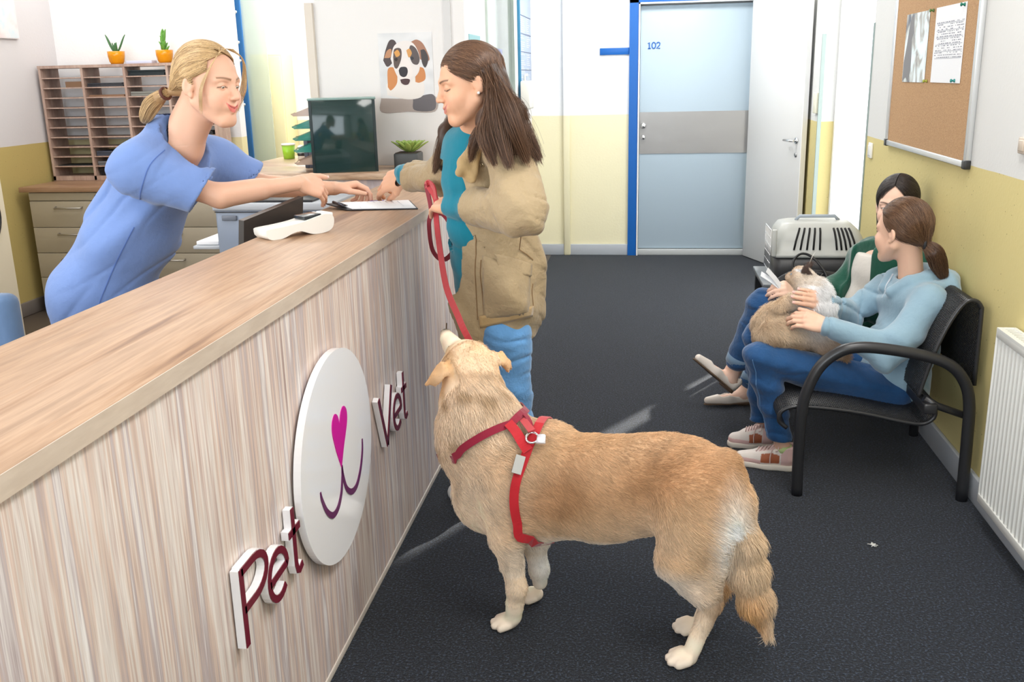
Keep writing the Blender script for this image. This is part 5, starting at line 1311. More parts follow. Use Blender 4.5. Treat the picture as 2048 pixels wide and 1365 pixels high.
SKIN = (.78, .50, .37)
m_skin = attr_mat('skin', rough=.48, spec=.4, sss=.12, bump_scale=420, bstr=.10)
m_nail = mat('nail', (.80, .50, .45), .2)
def skull_strand(h, a, b, n, lift=.004, r=(.0760, .0955, .0870), c=(0, -.018, .036)):
    """path over the skull from local direction a to local direction b"""
    a = _n(a); b = _n(b); om = math.acos(max(-1, min(1, a@b))); t_ = np.linspace(0, 1, n)
    D = (np.sin((1-t_)*om)[:, None]*a+np.sin(t_*om)[:, None]*b)/max(math.sin(om), 1e-4)
    rr = np.array(r)+lift
    R_ = 1/np.sqrt(((D/rr)**2).sum(1)); return np.array(c)+D*R_[:, None]
def toworld(h, q): return h.c+(np.asarray(q)*h.k)@h.B.T
def panel(f, corners, name, m, parent, nu=14, nv=10, off=.004, th=.004, bulge=0.0, d=None):
    """a sewn-on patch lying on surface f; corners are four sight-line corners (x, y) in order"""
    c = [np.array(p, float) for p in corners]; G = []
    for i in range(nu+1):
        row_ = []
        for j in range(nv+1):
            u, v = i/nu, j/nv; q = (c[0]*(1-u)+c[1]*u)*(1-v)+(c[3]*(1-u)+c[2]*u)*v
            P = surf(f, q[0], q[1]); row_.append(P)
        G.append(row_)
    P = np.array(G).reshape(-1, 3); N_ = grad(f, P, .012); bm = bmesh.new()
    bl = np.array([[math.sin(PI*i/nu)*math.sin(PI*j/nv) for j in range(nv+1)] for i in range(nu+1)]).reshape(-1, 1)**.5
    T_ = [bm.verts.new(p) for p in P+N_*(off+th+bulge*bl)]; B_ = [bm.verts.new(p) for p in P-N_*.003]
    ix = lambda i, j: i*(nv+1)+j
    for i in range(nu):
        for j in range(nv):
            bm.faces.new([T_[ix(*a)] for a in ((i, j), (i+1, j), (i+1, j+1), (i, j+1))]).smooth = True
            bm.faces.new([B_[ix(*a)] for a in ((i, j+1), (i+1, j+1), (i+1, j), (i, j))]).smooth = True
    rim = [ix(i, 0) for i in range(nu)]+[ix(nu, j) for j in range(nv)]+[ix(i, nv) for i in range(nu, 0, -1)]+[ix(0, j) for j in range(nv, 0, -1)]
    for a, b in zip(rim, rim[1:]+rim[:1]): bm.faces.new((T_[a], T_[b], B_[b], B_[a]))
    bmesh.ops.recalc_face_normals(bm, faces=bm.faces); me = bpy.data.meshes.new(name); bm.to_mesh(me); bm.free()
    return link(name, me, m, parent)
def seam(f, pix, name, m, parent, w=.0035, off=.0008, n=5):
    P = [surf(f, x, y, off=off) for x, y in pix]; P = spline(P, n); P = onto(f, P, off, 3)
    Nn = grad(f, P, .01); T = np.gradient(P, axis=0); W_ = [tuple(v) for v in np.cross(T/(np.linalg.norm(T, axis=1)[:, None]+1e-9), Nn)]
    return MB().ribbon([p for p in P], w, .0022, W_).build(name, m, parent)
def lockpts(guide, wid, n, seed, k=14, flat=None, wave=.0):
    """n strands running along a guide of world points, inside a tapering cross-section"""
    rs = np.random.RandomState(seed); G = np.array(spline(guide, 8)); ti = np.linspace(0, len(G)-1, k); G = np.stack([np.interp(ti, range(len(G)), G[:, a]) for a in range(3)], 1)
    T = np.gradient(G, axis=0); T /= np.linalg.norm(T, axis=1)[:, None]; ref = np.array([0, 1, 0.]) if flat is None else _n(flat)
    A_ = np.cross(T, ref); A_ /= np.linalg.norm(A_, axis=1)[:, None]; B_ = np.cross(T, A_)
    w = np.interp(np.linspace(0, 1, k), np.linspace(0, 1, len(wid)), [x[0] if isinstance(x, tuple) else x for x in wid])
    w2 = np.interp(np.linspace(0, 1, k), np.linspace(0, 1, len(wid)), [x[1] if isinstance(x, tuple) else x for x in wid])
    a = rs.rand(n)*2*PI; r = np.sqrt(rs.uniform(.25, 1, n)); ph = rs.rand(n)*6.28
    ph2 = np.linspace(0, 1, k)[None]*rs.uniform(3, 7, (n, 1))+ph[:, None]
    out = G[None]+A_[None]*(r*np.cos(a))[:, None, None]*w[None, :, None]+B_[None]*(r*np.sin(a))[:, None, None]*w2[None, :, None]
    out = out+(np.sin(ph2)*wave)[..., None]*A_[None]
    cut = rs.uniform(.86, 1.0, n); idx_ = np.linspace(0, 1, k)[None]*cut[:, None]*(k-1)
    i0 = np.clip(idx_.astype(int), 0, k-2); fr_ = (idx_-i0)[..., None]; r_ = np.arange(n)[:, None]
    return out[r_, i0]*(1-fr_)+out[r_, i0+1]*fr_
def haircol(n, cols, seed):
    rs = np.random.RandomState(seed); c = np.array(cols); t_ = rs.rand(n)*(len(c)-1); i = np.minimum(t_.astype(int), len(c)-2); f = (t_-i)[:, None]
    return (c[i]*(1-f)+c[i+1]*f)*rs.uniform(.75, 1.2, (n, 1))
def scalp(h, m, r=(.0790, .0985, .0900), c=(0, -.018, .036), hairline=None):
    """hair volume hugging the skull with the face left free"""
    m.el(h.p(*c), np.array(r)*h.k, .01, h.B)
    return m
def resamp(P, k):
    P = np.array(P); s_ = np.r_[0, np.cumsum(np.linalg.norm(np.diff(P, axis=0), axis=1))]; t_ = np.linspace(0, s_[-1], k)
    return np.stack([np.interp(t_, s_, P[:, a]) for a in range(3)], 1)
# ================================================================ WOMAN AT THE COUNTER (khaki parka, teal sweater)
cl = empty('person', (-.55, 3.25, 0), 'dark-haired woman in an olive khaki parka and teal sweater signing a form at the counter', 'person')
k = SK
cf_, cu_ = _n([-.87, -.36, -.17]), _n([-.16, -.02, .98])
hB = basis(cf_, cu_)
H1 = Head(at(956, 167, Y=3.05)-hB@(np.array([-.0775, -.010, -.002])*1.0), cf_, cu_, k=1.0, smile=1.7, lid=.10, fat=1.06, open_=.4)
skin1 = (.72, .40, .255)
tf = _n([-.86, -.50, 0]); tr = _n(np.cross(tf, [0, 0, 1])); TB = np.array([tr, tf, [0, 0, 1]]).T
NB = at(960, 268, Y=3.22)
T1, T2, T3, T4 = at(962, 345, Y=3.29), at(970, 450, Y=3.31), at(982, 560, Y=3.31), at(990, 660, Y=3.31)
shL = NB-tr*.165+np.array([0.035, 0, -.055]); shR = NB+tr*.165+np.array([0.01, 0, -.05])
elL, wrL = at(1046, 422, Y=2.93), at(903, 413, Y=3.22)
elR, wrR = at(880, 352, Y=3.46), at(806, 352, Y=3.70)
hipL, hipR = T4-tr*.09+[0, 0, .05], T4+tr*.09+[0, 0, .05]
ftL = np.array([-.40, 3.33, .0]); ftR = np.array([-.70, 3.56, 0])
ftL = at(1052, 1030, Z=0); ftR = at(985, 985, Z=0)
knL = (hipL+ftL)/2+np.array([-.02, -.02, .04]); knR = (hipR+ftR)/2+np.array([-.03, -.0, .04])
b1 = SD(); H1.build(b1)
b1.rc(H1.p(0, -.030, -.03), NB+[0, 0, .0], .056*k, .060*k, .02)
b1.rc(H1.p(0, .0, -.06), NB+tf*.01+[0, 0, .02], .046*k, .050*k, .02)
b1.el(T1, (.15, .10, .17), .05, TB); b1.el(T2, (.125, .095, .15), .05, TB); b1.el(T4+[0, 0, .10], (.125, .09, .12), .04, TB)
b1.chain([shL, elL, wrL], [.050, .038, .026], .02); b1.chain([shR, elR, wrR], [.050, .038, .026], .02)
b1.chain([hipL, knL, ftL+[0, 0, .09]], [.066, .050, .035], .03); b1.chain([hipR, knR, ftR+[0, 0, .09]], [.066, .050, .035], .03)
for ft in (ftL, ftR): b1.rc(ft+[.02, 0, .035], ft+tf*.13+[0, 0, .028], .032, .028, .03)
# near hand rests on the end of the clipboard and holds the leash
kl = at(858, 401, Y=3.38)
hL = hand(b1, wrL, kl-wrL, _n([-.15, -.45, .85]), 1.15, False, (.42, .40, .38, .36), (.38, .36, .34, .32), thumb=(.62, .75, -.25, .3, .95, -.1, .1, 1, -.1), spread=.03)
kr = at(764, 368, Y=3.76)
hR = hand(b1, wrR, kr-wrR, _n([.10, -.80, .60]), 1.20, True, (.30, .42, .55, .65), (.35, .42, .5, .6), thumb=(.45, .8, -.42, .05, .95, -.35, -.1, .95, -.3), spread=.02)
hlo = H1.c-.175; hhi = H1.c+.175
def paint1(P):
    C = H1.paint(P, skin1, lip=(.58, .20, .17), brow=(.09, .05, .03), blush=(.86, .42, .30))
    for hh in (hL, hR):
        for i in range(4): C = mixs(C, (.80, .42, .32), .35*bump_near(P, hh[i][0], .012)+.4*bump_near(P, hh[i][3], .010))
    return C
zc_ = NB[2]-.005
fb = lambda P: smax(b1(P), zc_-.01-P[:, 2], .001)           # head side
fl_ = lambda P: smax(b1(P), P[:, 2]-zc_, .001)
def near(c, r): c = np.asarray(c); return c-r, c+r
hands_lo = np.minimum(wrL, kl)-.10; 
parts = [(fb, H1.c-[.14, .14, .19], H1.c+[.16, .16, .15], .0024), (fl_, [-1.05, 2.9, .005], [-.15, 3.9, zc_+.01], .007)]
for hh, wr in ((hL, wrL), (hR, wrR)):
    pts_ = np.array([v for i in (0, 1, 2, 3, 't') for v in hh[i]]+[wr]); parts.append((b1, pts_.min(0)-.022, pts_.max(0)+.022, .0022))
# keep the coarse body clear of the fine hands
def coarse(P):
    d = fl_(P)
    for wr, kn_ in ((wrL, kl), (wrR, kr)):
        a_ = _n(kn_-wr); d = smax(d, (P-(wr+a_*.0))@a_*1.0-np.where(np.linalg.norm(P-wr, axis=1) < .30, 0, 9), .001)
    return d
def fine(wr, kn_):
    a_ = _n(kn_-wr); return lambda P: smax(b1(P), (wr-a_*.012-P)@a_, .001)
parts[1] = (coarse, parts[1][1], parts[1][2], .007)
parts[2] = (fine(wrL, kl), parts[2][1], parts[2][2], .0022); parts[3] = (fine(wrR, kr), parts[3][1], parts[3][2], .0022)
solid('body', parts, m_skin, cl, paint1)
nails(hL, k, cl, m_nail, (0, 1, 2, 3)); nails(hR, k, cl, m_nail, (0, 1, 't'))
q = H1.p(-.086, -.004, -.030); MB().lathe([(0, -.005), (.004, -.003), (.005, 0), (.004, .003), (0, .005)], tuple(q), 12).build('pearl_earring', mat('pearl', (.9, .88, .82), .15), cl)
# sweater
m_teal = fabric('teal_knit', (.006, .19, .27), .9, .10, 7, 520, wr=.12, wscale=9)
sw1 = SD()
sw1.el(T1+tf*.036, (.140, .108, .18), .05, TB); sw1.el(T2+tf*.030, (.128, .112, .16), .06, TB); sw1.el(T3+tf*.008, (.145, .122, .17), .06, TB)
sw1.rc(NB+[0, 0, .062], NB+[0, 0, -.06], .060*k, .082, .03)
sw1.chain([shL, elL, wrL], [.048, .040, .035], .02); sw1.chain([shR, elR, wrR], [.050, .044, .036], .03)
sw1.rc(shL, shR, .052, .052, .04)
for wr, e_ in ((wrL, elL), (wrR, elR)):
    a_ = _n(wr-e_); sw1.rc(wr-a_*.03, wr+a_*.008, .038, .036, .008)
sw1.post.append(lambda P, d: smax(d, T4[2]+.055-P[:, 2], .006)); sw1.post.append(lambda P, d: smax(d, P[:, 2]-(NB[2]+.065), .006))
for wr, kn_ in ((wrL, kl), (wrR, kr)):
    a_ = _n(kn_-wr); sw1.post.append(lambda P, d, wr=wr, a_=a_: np.where(np.linalg.norm(P-wr, axis=1) < .16, smax(d, (P-wr-a_*.010)@a_, .004), d))
def swf(P):
    d = np.minimum(np.linalg.norm(P-(wrL+elL)/2, axis=1), np.linalg.norm(P-(wrR+elR)/2, axis=1))
    return -.006*folds(P, _n(wrL-elL), 80, 2, 1.0)*np.exp(-(d/.13)**2)-.006*folds(P, [.2, .1, 1], 26, 4, 1.8)
sw1.disp(swf); sw1.disp(lambda P: crease(P, _n([.3, .1, 1]), 34, 1, 1.2, .006))
solid('sweater', [(sw1, [-1.05, 2.88, T4[2]], [-.15, 3.85, 1.55], .006)], m_teal, cl)
# jeans
m_jean = fabric('light_denim', (.13, .33, .64), .85, .30, 5, 900, wr=.35, wscale=12)
jn = SD(); jn.el(T4+[0, 0, .08], (.145, .112, .15), .05, TB)
jn.chain([hipL+[0, 0, -.05], knL, ftL+[0, 0, .10]], [.098, .076, .066], .04); jn.chain([hipR+[0, 0, -.05], knR, ftR+[0, 0, .10]], [.098, .074, .064], .04)
jn.disp(lambda P: crease(P, _n([.2, .1, 1]), 44, 4, 1.2, .011, 3, .4)-.012*folds(P, [.25, .1, 1], 36, 3, 1.6)*np.clip((.62-P[:, 2])/.2, 0, 1)-.003*folds(P, [.6, .1, 1], 30, 1, 1.4))
jn.post.append(lambda P, d: smax(d, .07-P[:, 2], .006)); jn.post.append(lambda P, d: smax(d, P[:, 2]-(T3[2]+.04), .006))
solid('jeans', [(jn, [-.98, 2.95, .05], [-.12, 3.75, 1.0], .0075)], m_jean, cl)
# shoes
m_shoew = mat('white_leather', (.80, .80, .80), .4)
for ft in (ftL, ftR):
    s_ = SD(); s_.rc(ft+[.02, .0, .04], ft+tf*.15+[0, 0, .030], .044, .036, .03); s_.rc(ft+[.02, 0, .04], ft+[.01, 0, .085], .042, .042, .02); s_.post.append(lambda P, d: smax(d, .002-P[:, 2], .004))
    solid('shoe', [(s_, ft-[.25, .16, .01], ft+[.12, .12, .16], .005)], m_shoew, cl)
# parka
m_khaki = fabric('khaki_canvas', (.40, .30, .175), .62, .16, 5, 800, sheen=.15, wr=.5, wscale=11)
m_khaki_d = fabric('khaki_trim', (.44, .30, .14), .7, .12, 6, 800, wr=.2); m_lining = fabric('parka_lining', (.42, .30, .20), .8, .1, 7, 800)
def torso(m, g):
    m.el(T1-tf*.005, (.180+g, .140+g, .215+g), .05, TB); m.el(T2-tf*.012, (.165+g, .145+g, .20), .06, TB)
    m.el(T3-tf*.015, (.188+g, .165+g, .21), .06, TB); m.rc(T3+[0, 0, -.02], T4+[0, 0, -.02], .158+g, .156+g, .06)
    m.rc(shL, shR, .072+g, .072+g, .05)
    return m
pk_o = torso(SD(), 0); pk_i = torso(SD(), -.013)
slv = SD(); cfL = wrL+(elL-wrL)*.30; cfR = wrR+(elR-wrR)*.36
slv.chain([shL+[0, 0, -.0], elL, cfL], [.082, .070, .056], .04); slv.chain([shR, elR, cfR], [.080, .066, .054], .04)
slv.rc(cfL+(elL-wrL)*.10, cfL, .062, .064, .01); slv.rc(cfR+(elR-wrR)*.12, cfR, .060, .062, .01)
slvi = SD(); slvi.rc(cfL+(elL-wrL)*.12, wrL, .046, .050, .01); slvi.rc(cfR+(elR-wrR)*.12, wrR, .044, .048, .01)
def cutarm(P, d):
    for cf_0, e_ in ((cfL, elL), (cfR, elR)):
        a_ = _n(cf_0-e_); d = np.where(np.linalg.norm(P-cf_0, axis=1) < .15, smax(d, (P-cf_0)@a_, .004), d)
    return d
def pfold(P):
    dE = np.minimum(np.linalg.norm(P-elL, axis=1), np.linalg.norm(P-elR, axis=1)); z = P[:, 2]
    f0 = .012*(folds(P, _n([-.2, .3, 1]), 24, 9, 1.2, 1.2)-.3)*np.exp(-(np.linalg.norm(P-(shL+elL)/2, axis=1)/.14)**2)
    f1 = f0+.030*(folds(P, _n([.85, .15, .45]), 26, 2, 1.0, .9)-.3)*np.exp(-(dE/.13)**2)
    f2 = .024*(folds(P, [1, .4, .25], 22, 5, 1.4)-.3)*np.clip((1.36-z)/.2, 0, 1)
    f3 = .024*(folds(P, _n([.7, .2, .6]), 20, 3, 1.5)-.3)*np.exp(-((z-.88)/.16)**2)
    return -(f1+f2+f3)+crease(P, _n([.9, .1, .35]), 30, 3, 1.0, .013)*np.exp(-(dE/.20)**2)+crease(P, _n([.75, .3, .45]), 26, 6, 1.2, .011)+crease(P, _n([.2, .3, 1]), 34, 2, 1.3, .008)
def parka(P):
    q = (P-T2)@TB; x, y, z = q.T; zz = P[:, 2]
    dis = pfold(P)
    do = pk_o(P)+dis; di = pk_i(P)+dis
    zk = [T4[2]-.1, T3[2], T2[2], T1[2], NB[2], NB[2]+.1]
    nr__ = np.interp(zz, zk, [-.070, -.070, -.068, -.085, -.115, -.13]); fr__ = np.interp(zz, zk, [.160, .162, .175, .19, .17, .14])   # the two front edges
    cut = smax(smax(nr__-x, x-fr__, .01), -(y-.0), .01)                                                                                # inside the opening
    d = smax(do, -di, .004); d = smax(d, -cut, .008)
    hem = T4[2]-.012+.06*np.clip(-x, -.2, .2)*0+.012*np.sin(x*9)
    d = smax(d, hem-zz, .006); d = smax(d, zz-(NB[2]+.0+.03*np.clip(-y/.1, -1, 1)), .01)
    hole = np.linalg.norm((P-NB)@TB*[1, .9, .0], axis=1)-.074; d = smax(d, -np.where(zz > NB[2]-.06, hole, 1), .01)
    s_ = smax(slv(P)+dis, -slvi(P), .006); s_ = cutarm(P, s_)
    return smin(d, s_, .008)
solid('parka', [(parka, [-1.02, 2.84, T4[2]-.05], [-.12, 3.80, NB[2]+.08], .0062)], m_khaki, cl)
pk_out = lambda P: np.minimum(pk_o(P), slv(P))+pfold(P)
# collar and hood lying on the shoulders
co = SD(); cp_ = [NB+TB@np.array(v) for v in ((-.100, .105, -.085), (-.108, .045, -.015), (-.100, -.035, .030), (-.05, -.095, .046), (.03, -.105, .046), (.09, -.055, .034), (.108, .02, .0), (.098, .09, -.07))]
co.chain(spline(cp_, 3), [.014]*28, .008); co.chain(spline([c_+(c_-NB)*.10+np.array([0,0,-.018]) for c_ in cp_], 3), [.015]*28, .014)
co.el(NB+TB@np.array([-.118, .080, -.100]), (.034, .011, .050), .02, TB@np.array(Euler((.3, .25, .5)).to_matrix()))
co.el(NB+TB@np.array([-.02, -.125, -.03]), (.11, .045, .055), .04, TB)
co.disp(lambda P: -.004*folds(P, [1, .3, .6], 60, 1, 1.2))
solid('collar', [(co, NB-[.25, .25, .22], NB+[.25, .25, .13], .005)], m_khaki_d, cl)
fo = lambda P: smin(pk_out(P), co(P), .004)
panel(parka, [(990, 508), (1062, 528), (1060, 553), (1000, 548)], 'pocket_flap', m_khaki, cl, 12, 6, .004, .005)
panel(parka, [(966, 512), (1060, 540), (1058, 628), (968, 640)], 'pocket', m_khaki, cl, 14, 12, .001, .003, .010)
panel(parka, [(958, 632), (1066, 612), (1064, 632), (960, 656)], 'hem_band', m_khaki_d, cl, 18, 4, .001, .004)
m_stitch = mat('stitch_brown', (.22, .13, .06), .8)
for pix in ([(950, 470), (951, 520), (952, 580), (955, 640)], [(1064, 470), (1066, 520), (1064, 580), (1066, 625)], [(962, 520), (964, 580), (968, 630)], [(990, 512), (1030, 522), (1060, 532)]):
    seam(parka, pix, 'stitched_seam', m_stitch, cl, .003)
m_snap = mat('brass_snap', (.45, .36, .22), .3, .8)
for px_0, py_0 in ((988, 312), (964, 330), (1006, 302)):
    c = surf(fo, px_0, py_0, off=.002); nn = grad(fo, c[None], .01)[0]; R = Vector(nn).to_track_quat('Z', 'Y').to_matrix().to_4x4()
    MB().lathe([(.0035, 0), (.0035, .002), (.006, .0035), (.0085, .002), (.009, 0)], M=Matrix.Translation(c) @ R, n=16).build('snap', m_snap, cl)
dc = [T4+TB@np.array([.10, .15, .02+.0]), T4+TB@np.array([.105, .155, -.06]), T4+TB@np.array([.10, .155, -.10])]
MB().tube(dc, .0022, n=5).lathe([(0, 0), (.005, .003), (.006, .012), (0, .02)], tuple(dc[-1]-np.array([0, 0, .02])), 8).build('drawcord', m_stitch, cl)
# pen
pd = _n(np.array(hR[0][3])-np.array(at(741, 403, Y=3.72))); tipp = at(740, 404, Y=3.74)
pen = MB().tube([tipp, tipp+pd*.012, tipp+pd*.11], [.0035, .0048, .0048], n=10).build('pen', mat('pen_violet', (.10, .03, .45), .3)); tag(pen, 'violet pen held over the form by the woman in the khaki parka', 'pen')
MB().tube([tipp+pd*.11, tipp+pd*.135], [.0050, .0044], n=10).build('pen_cap', mat('pen_white', (.8, .8, .85), .3), pen)
# hair: volume under single strands
hs = SD(); Hc1 = [(.050, .024, .012), (.11, .052, .028), (.24, .13, .075)]
hs.el(H1.p(0, -.020, .037), np.array([.0800, .0975, .0900])*H1.k, .01, H1.B)
cutf = SD(); cutf.el(H1.p(0, .090, -.030), np.array([.090, .080, .100])*k, .01, H1.B); cutf.rc(H1.p(-.085, -.006, .004), H1.p(-.085, -.004, -.05), .030, .04, .01)
hs.rc(H1.p(-.045, -.06, -.02), at(1000, 230, Y=3.03), .058, .050, .04); hs.rc(at(1000, 230, Y=3.03), at(1025, 285, Y=3.0), .050, .044, .03)
hs.rc(H1.p(.03, -.07, -.02), at(1005, 240, Y=3.2), .06, .06, .04)
hs.rc(H1.p(-.070, -.045, -.01), at(974, 245, Y=3.02), .022, .028, .03); hs.rc(at(974, 245, Y=3.02), at(985, 290, Y=3.0), .030, .024, .03)
hs.rc(H1.p(.070, -.01, -.03), at(892, 262, Y=3.30), .022, .024, .02); hs.rc(at(892, 262, Y=3.30), at(878, 305, Y=3.27), .024, .012, .02)
hs.post.append(lambda P, d: smax(d, -cutf(P), .012))
m_hdark = mat('dark_brown_hair', (.045, .020, .010), .45); 
def haircore(P): return hs(P)+.002*(1-folds(P, [1, .2, .1], 260, 1, .6))
solid('hair', [(hs, [-.86, 2.88, 1.22], [-.36, 3.42, 1.78], .005)], m_hdark, cl)
hair1 = cl.children[-1] if False else [o for o in bpy.data.objects if o.name.startswith('hair') and o.parent == cl][-1]
S_ = []; rs = np.random.RandomState(1)
K_ = 16
locks = [  # (side, scalp pass point, then world guide)
 (-1, (-.078, -.056, .016), [at(990, 205, Y=2.98), at(1000, 265, Y=2.95), at(1015, 322, Y=2.93)], (.018, .016)),
 (-1, (-.074, -.064, .016), [at(1004, 195, Y=2.99), at(1025, 250, Y=2.95), at(1050, 312, Y=2.96)], (.020, .018)),
 (-1, (-.079, -.052, .005), [at(980, 218, Y=2.985), at(970, 270, Y=2.94), at(985, 318, Y=2.93)], (.014, .012)),
 (-1, (-.079, -.050, .000), [at(972, 240, Y=3.0), at(950, 280, Y=2.98), at(944, 310, Y=2.98)], (.012, .010)),
 (-1, (-.070, -.060, .020), [at(1010, 190, Y=3.02), at(1038, 215, Y=3.0), at(1048, 228, Y=3.0)], (.012, .008)),
 (-1, (-.055, -.085, .015), [at(1012, 210, Y=3.08), at(1042, 262, Y=3.04), at(1072, 310, Y=3.03)], (.020, .022)),
 (1, (.02, -.105, .02), [at(1000, 200, Y=3.2), at(1030, 260, Y=3.16), at(1060, 300, Y=3.12)], (.022, .024)),
 (1, (.079, .002, .015), [at(898, 250, Y=3.30), at(884, 290, Y=3.28), at(872, 335, Y=3.24)], (.012, .008)),
 (1, (.078, -.015, .0), [at(905, 255, Y=3.30), at(895, 295, Y=3.29), at(886, 330, Y=3.26)], (.012, .008)),

 (-1, (-.055, -.095, .040), [at(1008, 190, Y=3.06), at(1030, 240, Y=3.02), at(1058, 300, Y=3.02)], (.018, .018)),
 (-1, (-.020, -.112, .030), [at(1010, 195, Y=3.12), at(1042, 250, Y=3.08), at(1068, 305, Y=3.06)], (.018, .018)),
]
for li, (sd, sp, gd, wd) in enumerate(locks):
    n_ = 1300
    for j in range(n_):
        yroot = rs.uniform(-.075, .072) if sd == -1 and li != 6 else rs.uniform(-.06, .070)
        zc0 = .036+.090*math.sqrt(max(.05, 1-((yroot+.018)/.098)**2))
        a = np.array([sd*rs.uniform(.001, .006), yroot+.018, zc0-.036]); pj = np.array(sp)+rs.normal(0, 1, 3)*np.array([.002, .010, .012])
        b_ = pj-np.array([0, -.018, .036])
        sk_ = toworld(H1, skull_strand(H1, a, b_, 7, .0065+rs.rand()*.004))
        of = rs.normal(0, 1, 3)*.55; g_ = [np.array(p)+of*wd[0]*(1.15 if i == 1 else 1.0)*(.8 if i == 2 else 1) for i, p in enumerate(gd)]
        g_[-1] = g_[-1]+_n(g_[-1]-g_[-2])*rs.uniform(-.03, .02)
        S_.append(resamp(spline([sk_[0], sk_[2], sk_[4], sk_[6]]+g_, 5), K_))
S_ = np.array(S_); strands('strands', S_, .00052, .00022, haircol(len(S_), Hc1, 3), m_hair, hair1)
# leash: from the hand down to the harness ring, with loops hanging from the fist
ls = empty('leash', tuple(kl), 'red flat dog leash looping from the woman\'s hand to the dog harness', 'leash')
m_leash = fabric('leash_red', (.50, .045, .055), .5, .1, 15, 500)
hold = at(872, 425, Y=3.33)
p_ = spline([at(857, 372, Y=3.36), at(872, 400, Y=3.34), at(873, 440, Y=3.32), at(880, 500, Y=3.24), at(893, 575, Y=3.10), at(915, 630, Y=2.98), at(934, 672, Y=2.90), at(985, 760, Y=2.80), rg+nn*0+np.array([0, .0, .02])], 6)
MB().ribbon(p_, .021, .0035, (1, -.35, .1)).build('leash_strap', m_leash, ls)
p_ = spline([at(852, 368, Y=3.37), at(862, 420, Y=3.35), at(858, 450, Y=3.36), at(865, 500, Y=3.35), at(885, 520, Y=3.33), at(905, 505, Y=3.30), at(909, 475, Y=3.29), at(895, 440, Y=3.30), at(876, 420, Y=3.31)], 6)
MB().ribbon(p_, .017, .0035, (.9, -.45, .1)).build('leash_loop', fabric('leash_dark', (.24, .02, .035), .5, .1, 15, 500), ls)
MB().ribbon(spline([at(850, 372, Y=3.38), at(858, 366, Y=3.35), at(868, 376, Y=3.32), at(872, 398, Y=3.31)], 5), .026, .004, (.5, -.8, .1)).build('leash_fold', m_leash, ls)
# ================================================================ WOMAN IN BLUE SCRUBS BEHIND THE COUNTER
nu = empty('person', (-2.2, 3.4, 0), 'blonde woman in light blue scrubs leaning over the counter from behind', 'person')
kn = 1.13
nf, nu_ = _n([.93, -.30, -.10]), _n([.06, .0, 1])
nB = basis(nf, nu_)
H2 = Head(at(376, 171, Y=3.18)-nB@(np.array([.0775, -.010, -.002])*kn), nf, nu_, k=kn, smile=1.7, lid=.55, fat=.98, open_=.5)
skin2 = (.76, .455, .32)
NB2 = at(362, 292, Y=3.34)
C1, C2, C3 = at(322, 352, Y=3.40), at(262, 465, Y=3.42), at(205, 590, Y=3.44)
ax2 = _n(C1-C3); r2 = _n(np.cross(_n([.9, -.12, -.5]), ax2)); f2_ = np.cross(ax2, r2); B2 = np.array([r2, f2_, ax2]).T
sR, sL = NB2+np.array([-.095, -.145, -.070]), NB2+np.array([.03, .19, -.075])
eR, wR = at(438, 392, Y=3.28), at(600, 366, Y=3.50)
eL, wL = at(515, 372, Y=3.62), at(668, 377, Y=3.76)
b2 = SD(); H2.build(b2)
b2.rc(H2.p(0, -.038, -.03), NB2+[-.02, 0, -.0], .047*kn, .056*kn, .03); b2.rc(H2.p(0, -.005, -.06), NB2+f2_*.02, .036*kn, .046*kn, .03)
b2.rc(H2.p(.02, -.02, -.05), NB2+[.05, -.03, -.02], .014, .014, .03); b2.rc(NB2+[.04, -.03, -.01], sR+[.03, 0, .06], .018, .02, .03)
b2.el(C1, (.16, .10, .17), .05, B2); b2.el(C2, (.14, .10, .16), .05, B2); b2.el(C3, (.165, .12, .15), .05, B2)
b2.rc(NB2, C1, .07, .10, .05)
b2.chain([sR, eR, wR], [.052, .041, .027], .02); b2.chain([sL, eL, wL], [.052, .041, .027], .02)
b2.rc(eR+(wR-eR)*.05, eR+(wR-eR)*.5, .040, .038, .02); b2.rc(eL+(wL-eL)*.05, eL+(wL-eL)*.5, .040, .038, .02)
hp2 = C3+np.array([0, 0, -.03])
for sgn, yy in ((-1, 3.32), (1, 3.58)):
    b2.chain([hp2+[.0, sgn*.09, 0], np.array([hp2[0]+.05, yy, .48]), np.array([hp2[0]+.0, yy, .09])], [.095, .06, .04], .03)
kR = at(640, 378, Y=3.56); kL = at(706, 372, Y=3.80)
hR2 = hand(b2, wR, kR-wR, _n([-.25, -.80, .55]), kn*.96, True, (.75, .70, .66, .6), (.35, .35, .35, .35), thumb=(.55, .80, .20, .25, 1, .10, .1, 1, .05), spread=.02)
hL2 = hand(b2, wL, kL-wL, _n([-.1, .25, .95]), kn*.96, False, (.62, .8, .95, 1.0), (.55, .8, 1.0, 1.1), thumb=(.55, .75, -.45, .1, .95, -.3, .0, .95, -.3), spread=.02)
def paint2(P):
    C = H2.paint(P, skin2, lip=(.70, .17, .15), brow=(.20, .10, .05), blush=(.88, .42, .32), browh=.001)
    for hh in (hR2, hL2):
        for i in range(4): C = mixs(C, (.80, .40, .30), .35*bump_near(P, hh[i][0], .013)+.4*bump_near(P, hh[i][3], .010))
    return C
zc2 = NB2[2]+.015
fb2 = lambda P: smax(b2(P), zc2-.01-P[:, 2], .001)
